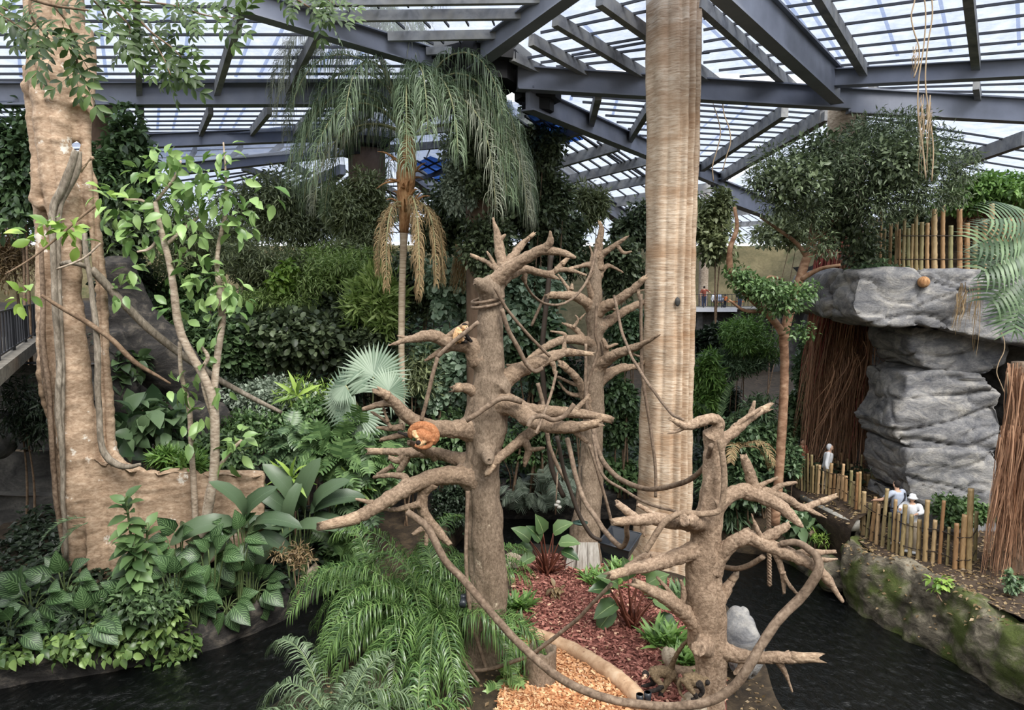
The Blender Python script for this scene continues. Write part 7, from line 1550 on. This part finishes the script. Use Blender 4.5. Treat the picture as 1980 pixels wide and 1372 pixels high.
def person(label, base, H, face, top, legs, hand_l=(.16, .05, .45), hand_r=(.16, .05, .45), head='hair', sit=False, long=False, vox=.022, strap=False, look=0.0, shoe='white', lean=0.0, sleeve=.5):
    """standing or sitting figure; face = facing angle; hands = (outward, forward, height) as parts of the height"""
    base = np.asarray(base, float); t = thing('person', label, 'person', base)
    f = np.array([math.cos(face), math.sin(face), 0]); r = np.array([f[1], -f[0], 0]); dz = -.25 if sit else 0
    J = lambda s, fw, h: base + H * (r * s + f * (fw + lean * max(0, h - .5)) + np.array([0, 0, h + (dz if h > .45 else 0)]))
    hips, waist, chest, neck, head_c = J(0, 0, .52), J(0, 0, .61), J(0, .0, .75), J(0, .005, .86), J(0, .015, .935)
    sk = MB(); tp = MB(); lg = MB(); add = lambda mb, p, rad, n=10: mb.add(*tube(spline(np.array(p), 4), np.interp(np.linspace(0, 1, (len(p) - 1) * 4 + 1 if len(p) > 2 else 4), np.linspace(0, 1, len(rad)), np.array(rad) * H), n))
    for h in (.56, .66, .76): sk.add(*ball(J(0, 0, h), H * np.array([.088, .088, .1]), 12, 8))
    add(sk, [J(0, 0, .80), neck, head_c], [.055, .034, .034]); sk.add(*ball(head_c + f * H * .004, H * np.array([.047, .047, .062]), 14, 10))
    sk.add(*ball(head_c + f * H * .046 - [0, 0, H * .008], H * .010, 8, 6))                            # nose
    for s in (-1, 1): sk.add(*ball(head_c + r * s * H * .047 - [0, 0, H * .005], H * np.array([.01, .012, .018]), 8, 6))
    tp.add(*tube(spline(np.array([J(0, 0, .50), J(0, 0, .60), J(0, 0, .70), J(0, 0, .79), J(0, 0, .845)]), 4), np.interp(np.linspace(0, 1, 17), [0, .3, .6, .85, 1], np.array([.092, .088, .098, .088, .04]) * H), 14))
    for s, hd in ((-1, hand_l), (1, hand_r)):
        sh = J(s * .108, 0, .815); ha = J(s * hd[0], hd[1], hd[2] - (dz if hd[2] > .45 and sit else 0) * 0); el = (sh + ha) / 2 + H * (r * s * .05 - f * .03 - np.array([0, 0, .03]))
        add(sk, [sh, el, ha], [.032, .027, .019]); d = unit(ha - el)
        sk.add(*ball(ha + d * H * .02, H * np.array([.018, .018, .022]), 8, 6)); px_ = np.cross(d, [0, 0, 1.0]); px_ = unit(px_)
        for k in range(4):
            b = ha + d * H * .03 + px_ * H * .0085 * (k - 1.5); add(sk, [b, b + d * H * (.022 + .004 * (k in (1, 2))), b + d * H * .036 - [0, 0, H * .012]], [.0055, .005, .004], 6)
        add(sk, [ha + px_ * s * H * .014, ha + px_ * s * H * .026 + d * H * .024], [.006, .005], 6)
        e2 = sh + (el - sh) * min(1, sleeve * 2) if sleeve <= .5 else el
        add(tp, [J(s * .07, 0, .81), sh, (sh + e2) / 2, e2] + ([el + (ha - el) * .85] if sleeve > .5 else []), [.05, .046, .042, .038] + ([.032] if sleeve > .5 else []))
        hp = J(s * .052, 0, .52); kn = J(s * .06, .24, .53) if sit else J(s * .058, .02, .285); an = J(s * .06, .22, .05) if sit else J(s * .06, -.01, .05)
        if sit: kn = base + H * (r * s * .06 + f * .24 + np.array([0, 0, .27])); hp = J(s * .052, 0, .53)
        add(sk, [hp, kn, an, an - [0, 0, H * .03]], [.055, .038, .024, .024])
        add(lg, [hp + [0, 0, H * .03], (hp + kn) / 2, kn, (kn + an) / 2, an], [.068, .06, .048, .044, .038])
        sh_ = MB(); sh_.add(*ball(an + f * H * .035 - [0, 0, H * .028], H * np.array([.03, .03, .024]) + np.abs(f) * H * .04, 10, 6)); sh_.build('shoe', M[shoe], t)
    body = fuse('body', sk, vox * .6, M['skin'], t, 1); fuse('shirt', tp, vox * .7, M[top], t, 2)
    lg.add(*ball(J(0, 0, .53), H * np.array([.09, .09, .06]), 10, 6)); fuse('trousers', lg, vox * .7, M[legs], t, 2)
    mb = MB()
    if head == 'hat':
        v, q = tube([head_c + [0, 0, H * .075], head_c + [0, 0, H * .065], head_c + [0, 0, H * .03], head_c + [0, 0, H * .022], head_c - [0, 0, H * .0]], np.array([.03, .048, .056, .06, .088]) * H, 18); mb.add(v, q); mb.build('bucket_hat', M['white'], t); mb = MB()
    if head == 'cap': mb.add(*ball(head_c + [0, 0, H * .022], H * np.array([.056, .056, .05]), 12, 8)); mb.build('cap', M['blue'], t); mb = MB()
    if head == 'hood': mb.add(*ball(head_c - f * H * .026 + [0, 0, H * .012], H * np.array([.06, .06, .072]), 12, 8)); mb.build('hood', M['white'], t); mb = MB()
    v, q = ball(head_c - f * H * .016 + [0, 0, H * (.014 if not long else -.008)], H * np.array([.052, .052, .06 if not long else .085]), 12, 8); mb.add(v, q); mb.build('hair', M['hair'], t)
    for s in (-1, 1):
        mb = MB(); mb.add(*ball(head_c + f * H * .044 + r * s * H * .018 + [0, 0, H * .004], H * .007, 8, 6)); mb.build('eye', M['hair'], body)
    if strap:
        mb = MB(); a = np.linspace(0, 2 * PI, 28); q = np.array([J(.112 * math.cos(k), .108 * math.sin(k), .70 + .115 * math.cos(k)) for k in a]); v, g_ = tube(q, .012 * H, 6); mb.add(v, g_); mb.build('bag_strap', M['darkcloth'], t)
    return t

c = G(1732, 1052, .5); person('person in grey shirt with a black cross body strap resting a hand on the bamboo', c, 1.74, 1.9, 'greyshirt', 'jeans', (.27, .16, .68), (.16, .1, .5), 'hair', strap=True, lean=.06, sleeve=.4)
c = G(1760, 1068, .5); person('person in white top and white bucket hat looking over the bamboo fence', c, 1.56, -2.4, 'white', 'beige', (.12, .16, .72), (.14, .14, .74), 'hat', long=True, sleeve=.8)
c = G(1596, 950, 1.05); person('person in a white hooded top walking behind the straight bamboo fence', c, 1.5, -.5, 'white', 'beige', head='hood', lean=.12, sleeve=.8)
c = G(1548, 930, 1.05); person('person in pinkish top half hidden by shrubs behind the straight fence', c, 1.4, -1.2, 'redcloth', 'darkcloth', sleeve=.8)
W_ = lambda px, o=1.0: np.array([P(px, 592, YW + o)[0], YW + o, DZ])
person('person in rust red shirt and dark jeans at the distant walkway railing', W_(1361), 1.74, 1.3, 'rust', 'jeans', (.16, .05, .45), (.30, .18, .68), vox=.04, sleeve=.35)
person('person dressed in black and white seated on the distant bench', W_(1381, 2.0), 1.66, -1.57, 'white', 'darkcloth', (.1, .14, .5), (.1, .14, .5), sit=True, long=True, vox=.04, sleeve=.8)
person('child in orange jacket in front of the distant bench', W_(1402, 1.0), 1.05, 1.4, 'orangecloth', 'darkcloth', vox=.035, sleeve=.8)
person('person in dark clothes leaning on the distant walkway railing', W_(1430, 1.4), 1.7, -1.4, 'darkcloth', 'jeans', vox=.04, sleeve=.8)
person('person with a blue cap far along the distant walkway', W_(1553, 1.0), 1.72, -1.3, 'blue', 'jeans', head='cap', vox=.04)
t = thing('stroller', 'grey baby stroller parked before the distant bench', 'stroller', W_(1392, .8)); c = W_(1392, .8)
mb = MB(); v, f = boxv(c + [0, 0, .62], (.5, .4, .3)); mb.add(v, f); v, f = ball(c + [-.1, 0, .85], (.3, .26, .24), 10, 6); mb.add(v, f); mb.build('seat', M['greyshirt'], t)
mb = MB()
for q in ([(-.3, -.2, .1), (.2, -.2, .6), (.45, -.2, 1.0)], [(-.3, .2, .1), (.2, .2, .6), (.45, .2, 1.0)], [(.35, -.2, .1), (-.1, -.2, .6)], [(.35, .2, .1), (-.1, .2, .6)], [(.45, -.2, 1.0), (.45, .2, 1.0)]): v, f = tube(spline(np.array(q, float) + c, 3), .02, 6); mb.add(v, f)
mb.build('frame', M['iron'], t)
for x_, y_ in ((-.3, -.2), (-.3, .2), (.35, -.2), (.35, .2)):
    mb = MB(); v, f = tube([c + [x_, y_ - .02, .1], c + [x_, y_ + .02, .1]], .1, 14); mb.add(v, f); mb.build('wheel', M['black'], t)

# ---------------------------------------------------------------- monkeys
def fur(name, a, b, c): 
    t_ = NT(name); v = t_.coord((1, 1, 1)); f = t_.noise(v, 30, 6, .7); t_.bsdf(t_.ramp(f, [(.3, lin(*a)), (.5, lin(*b)), (.7, lin(*c))]), .95, .15, f, .8, .012); M[name] = t_.m
fur('furbrown', (72, 60, 46), (108, 92, 72), (136, 118, 94)); fur('furdark', (26, 24, 24), (42, 38, 36), (60, 54, 50)); fur('furgold', (150, 112, 76), (204, 164, 122), (226, 192, 152)); fur('furorange', (112, 70, 46), (158, 104, 70), (184, 136, 100)); fur('furface', (150, 120, 98), (190, 158, 132), (206, 178, 154))
def monkey(name, label, Y, parts, mats, vox=.012, eyes=()):
    """parts: (pixel points with radius, start distance offset, end offset, colour slot)"""
    t = thing(name, label, 'monkey', P(parts[0][0][0][0], parts[0][0][0][1], Y)); mb = MB(); seg = []
    for pts, d0, d1, m in parts:
        if len(pts) == 1:
            c = P(pts[0][0], pts[0][1], Y + d0); r = pts[0][2] * Y / FPX; v, f = ball(c, (r, r, r * (pts[0][3] if len(pts[0]) > 3 else 1.1)), 14, 10); mb.add(v, f); seg.append((np.array([[*c, r]]), m)); continue
        p, r = px_tube(pts, Y + d0, Y + d1, 6); v, f = tube(p, r, 12, .05); mb.add(v, f); seg.append((np.hstack([p, r[:, None]]), m))
    body = fuse('body', mb, vox, [M[k] for k in mats], t, 2, [(.008, 14)], seg)
    for x, y, d in eyes:
        e = MB(); e.add(*ball(P(x, y, Y + d), .011, 8, 6)); e.build('eye', M['furdark'], body)
YM = 12.75
monkey('spider_monkey', 'brown spider monkey bending to the black cups with its tail around the snag', YM, [
    ([(1256, 1301, 8), (1264, 1299, 11), (1280, 1298, 12.5), (1296, 1301, 12), (1305, 1304, 9)], -.05, 0, 0), ([(1248, 1303, 7.5)], -.1, 0, 1), ([(1247, 1308, 5, 1)], -.2, 0, 2), ([(1243, 1311, 3.2, .9)], -.26, 0, 2),
    ([(1298, 1292, 7), (1304, 1274, 5), (1314, 1256, 4.5), (1323, 1244, 4), (1331, 1236, 3.2), (1337, 1230, 3), (1338, 1240, 2.8), (1333, 1246, 2.2)], 0, -.55, 0),
    ([(1264, 1304, 8), (1272, 1316, 6.5), (1282, 1326, 5.5)], -.12, -.2, 0), ([(1282, 1326, 5.5), (1270, 1333, 4.6), (1256, 1337, 4), (1250, 1343, 3)], -.2, -.45, 1),
    ([(1260, 1308, 6), (1264, 1320, 5), (1252, 1324, 4), (1243, 1326, 3)], .1, .0, 1), ([(1243, 1326, 2), (1238, 1328, 1.2)], 0, 0, 1), ([(1243, 1325, 2), (1238, 1324, 1.2)], 0, 0, 1), ([(1250, 1343, 2), (1246, 1347, 1.2)], -.45, -.45, 1), ([(1251, 1343, 2), (1251, 1348, 1.2)], -.45, -.45, 1),
    ([(1298, 1306, 9), (1288, 1320, 7), (1280, 1336, 5.5)], -.05, -.1, 0), ([(1280, 1336, 5), (1274, 1350, 4.5), (1264, 1356, 3.5)], -.1, -.2, 1),
    ([(1303, 1308, 8), (1312, 1322, 6), (1322, 1338, 4.5)], .1, .1, 0), ([(1322, 1338, 4.5), (1330, 1352, 4), (1322, 1360, 3)], .1, .1, 1)], ['furbrown', 'furdark', 'furface'], .013, ((1244, 1306, -.32), (1250, 1307, -.32)))
rock('boulder', 'brown stone at the foot of the pale snag under the crouching monkey', [(1322, 1354), (1345, 1348), (1372, 1354), (1376, 1420), (1320, 1420)], 11.75, .35, 'rockpale', .025, None, [(.03, 3)])
monkey('spider_monkey', 'second brown monkey crouching with its back against the pale snag', 11.85, [
    ([(1322, 1312, 9), (1334, 1311, 13), (1348, 1316, 14.5), (1360, 1322, 11)], -.05, .02, 0), ([(1365, 1316, 8)], .0, 0, 0), ([(1369, 1319, 5)], -.08, 0, 1), ([(1322, 1312, 8), (1330, 1326, 6.5), (1341, 1338, 5)], -.12, -.15, 0), ([(1341, 1338, 5), (1346, 1348, 4), (1336, 1352, 3.2)], -.15, -.15, 1),
    ([(1352, 1322, 8), (1358, 1336, 5.5), (1352, 1346, 4)], -.12, -.1, 1), ([(1318, 1310, 5), (1312, 1322, 4), (1316, 1340, 3), (1326, 1352, 2)], .05, -.05, 0)], ['furbrown', 'furdark'], .013)
monkey('capuchin_monkey', 'golden furred monkey sitting hunched on the upper limb of the tall snag', 13.75, [
    ([(886, 661, 7), (884, 653, 9), (886, 644, 9), (892, 636, 8)], 0, 0, 0), ([(899, 632, 6.5)], -.05, 0, 0), ([(899, 628, 5.5, .7)], -.05, 0, 1), ([(903, 635, 3.6)], -.1, 0, 2), ([(906, 637, 2)], -.12, 0, 1),
    ([(890, 642, 5), (893, 652, 4), (897, 659, 3.2)], -.12, -.12, 0), ([(897, 659, 3.4), (903, 661, 3)], -.12, -.15, 1), ([(888, 660, 6), (897, 658, 5), (906, 655, 4)], .08, .05, 1), ([(906, 655, 4), (912, 660, 3)], .05, 0, 1), ([(884, 664, 5), (872, 661, 3.5), (860, 655, 3), (852, 650, 2)], .1, .15, 0), ([(893, 641, 4), (902, 648, 3.4), (908, 656, 3)], .06, 0, 1)], ['furgold', 'furdark', 'furface'], .011, ((902, 632, -.2),))
monkey('capuchin_monkey', 'orange furred monkey curled up asleep on the left limb of the tall snag', 13.3, [
    ([(797, 846, 6), (796, 834, 8), (804, 826, 9), (818, 823, 9.5), (833, 829, 11), (840, 842, 11), (834, 856, 9)], 0, -.05, 0), ([(817, 841, 16, .85)], -.06, 0, 0), ([(826, 846, 10)], -.14, 0, 0), ([(812, 851, 8)], -.14, 0, 0), ([(809, 855, 5)], -.2, 0, 1),
    ([(836, 850, 6), (828, 862, 5), (814, 865, 4), (802, 860, 3.5)], -.12, -.2, 0), ([(800, 832, 5), (802, 842, 4.5), (808, 847, 3.5)], -.16, -.2, 2), ([(798, 846, 5), (790, 842, 4), (778, 838, 3.2), (768, 834, 2)], .05, 0, 1), ([(826, 848, 5), (818, 856, 4), (810, 860, 3)], -.18, -.2, 2)], ['furorange', 'furdark', 'furgold'], .012)
scn.cycles.max_bounces = 6; scn.cycles.diffuse_bounces = 3; scn.cycles.glossy_bounces = 2; scn.cycles.transmission_bounces = 3; scn.cycles.transparent_max_bounces = 10
scn.cycles.caustics_reflective = False; scn.cycles.caustics_refractive = False
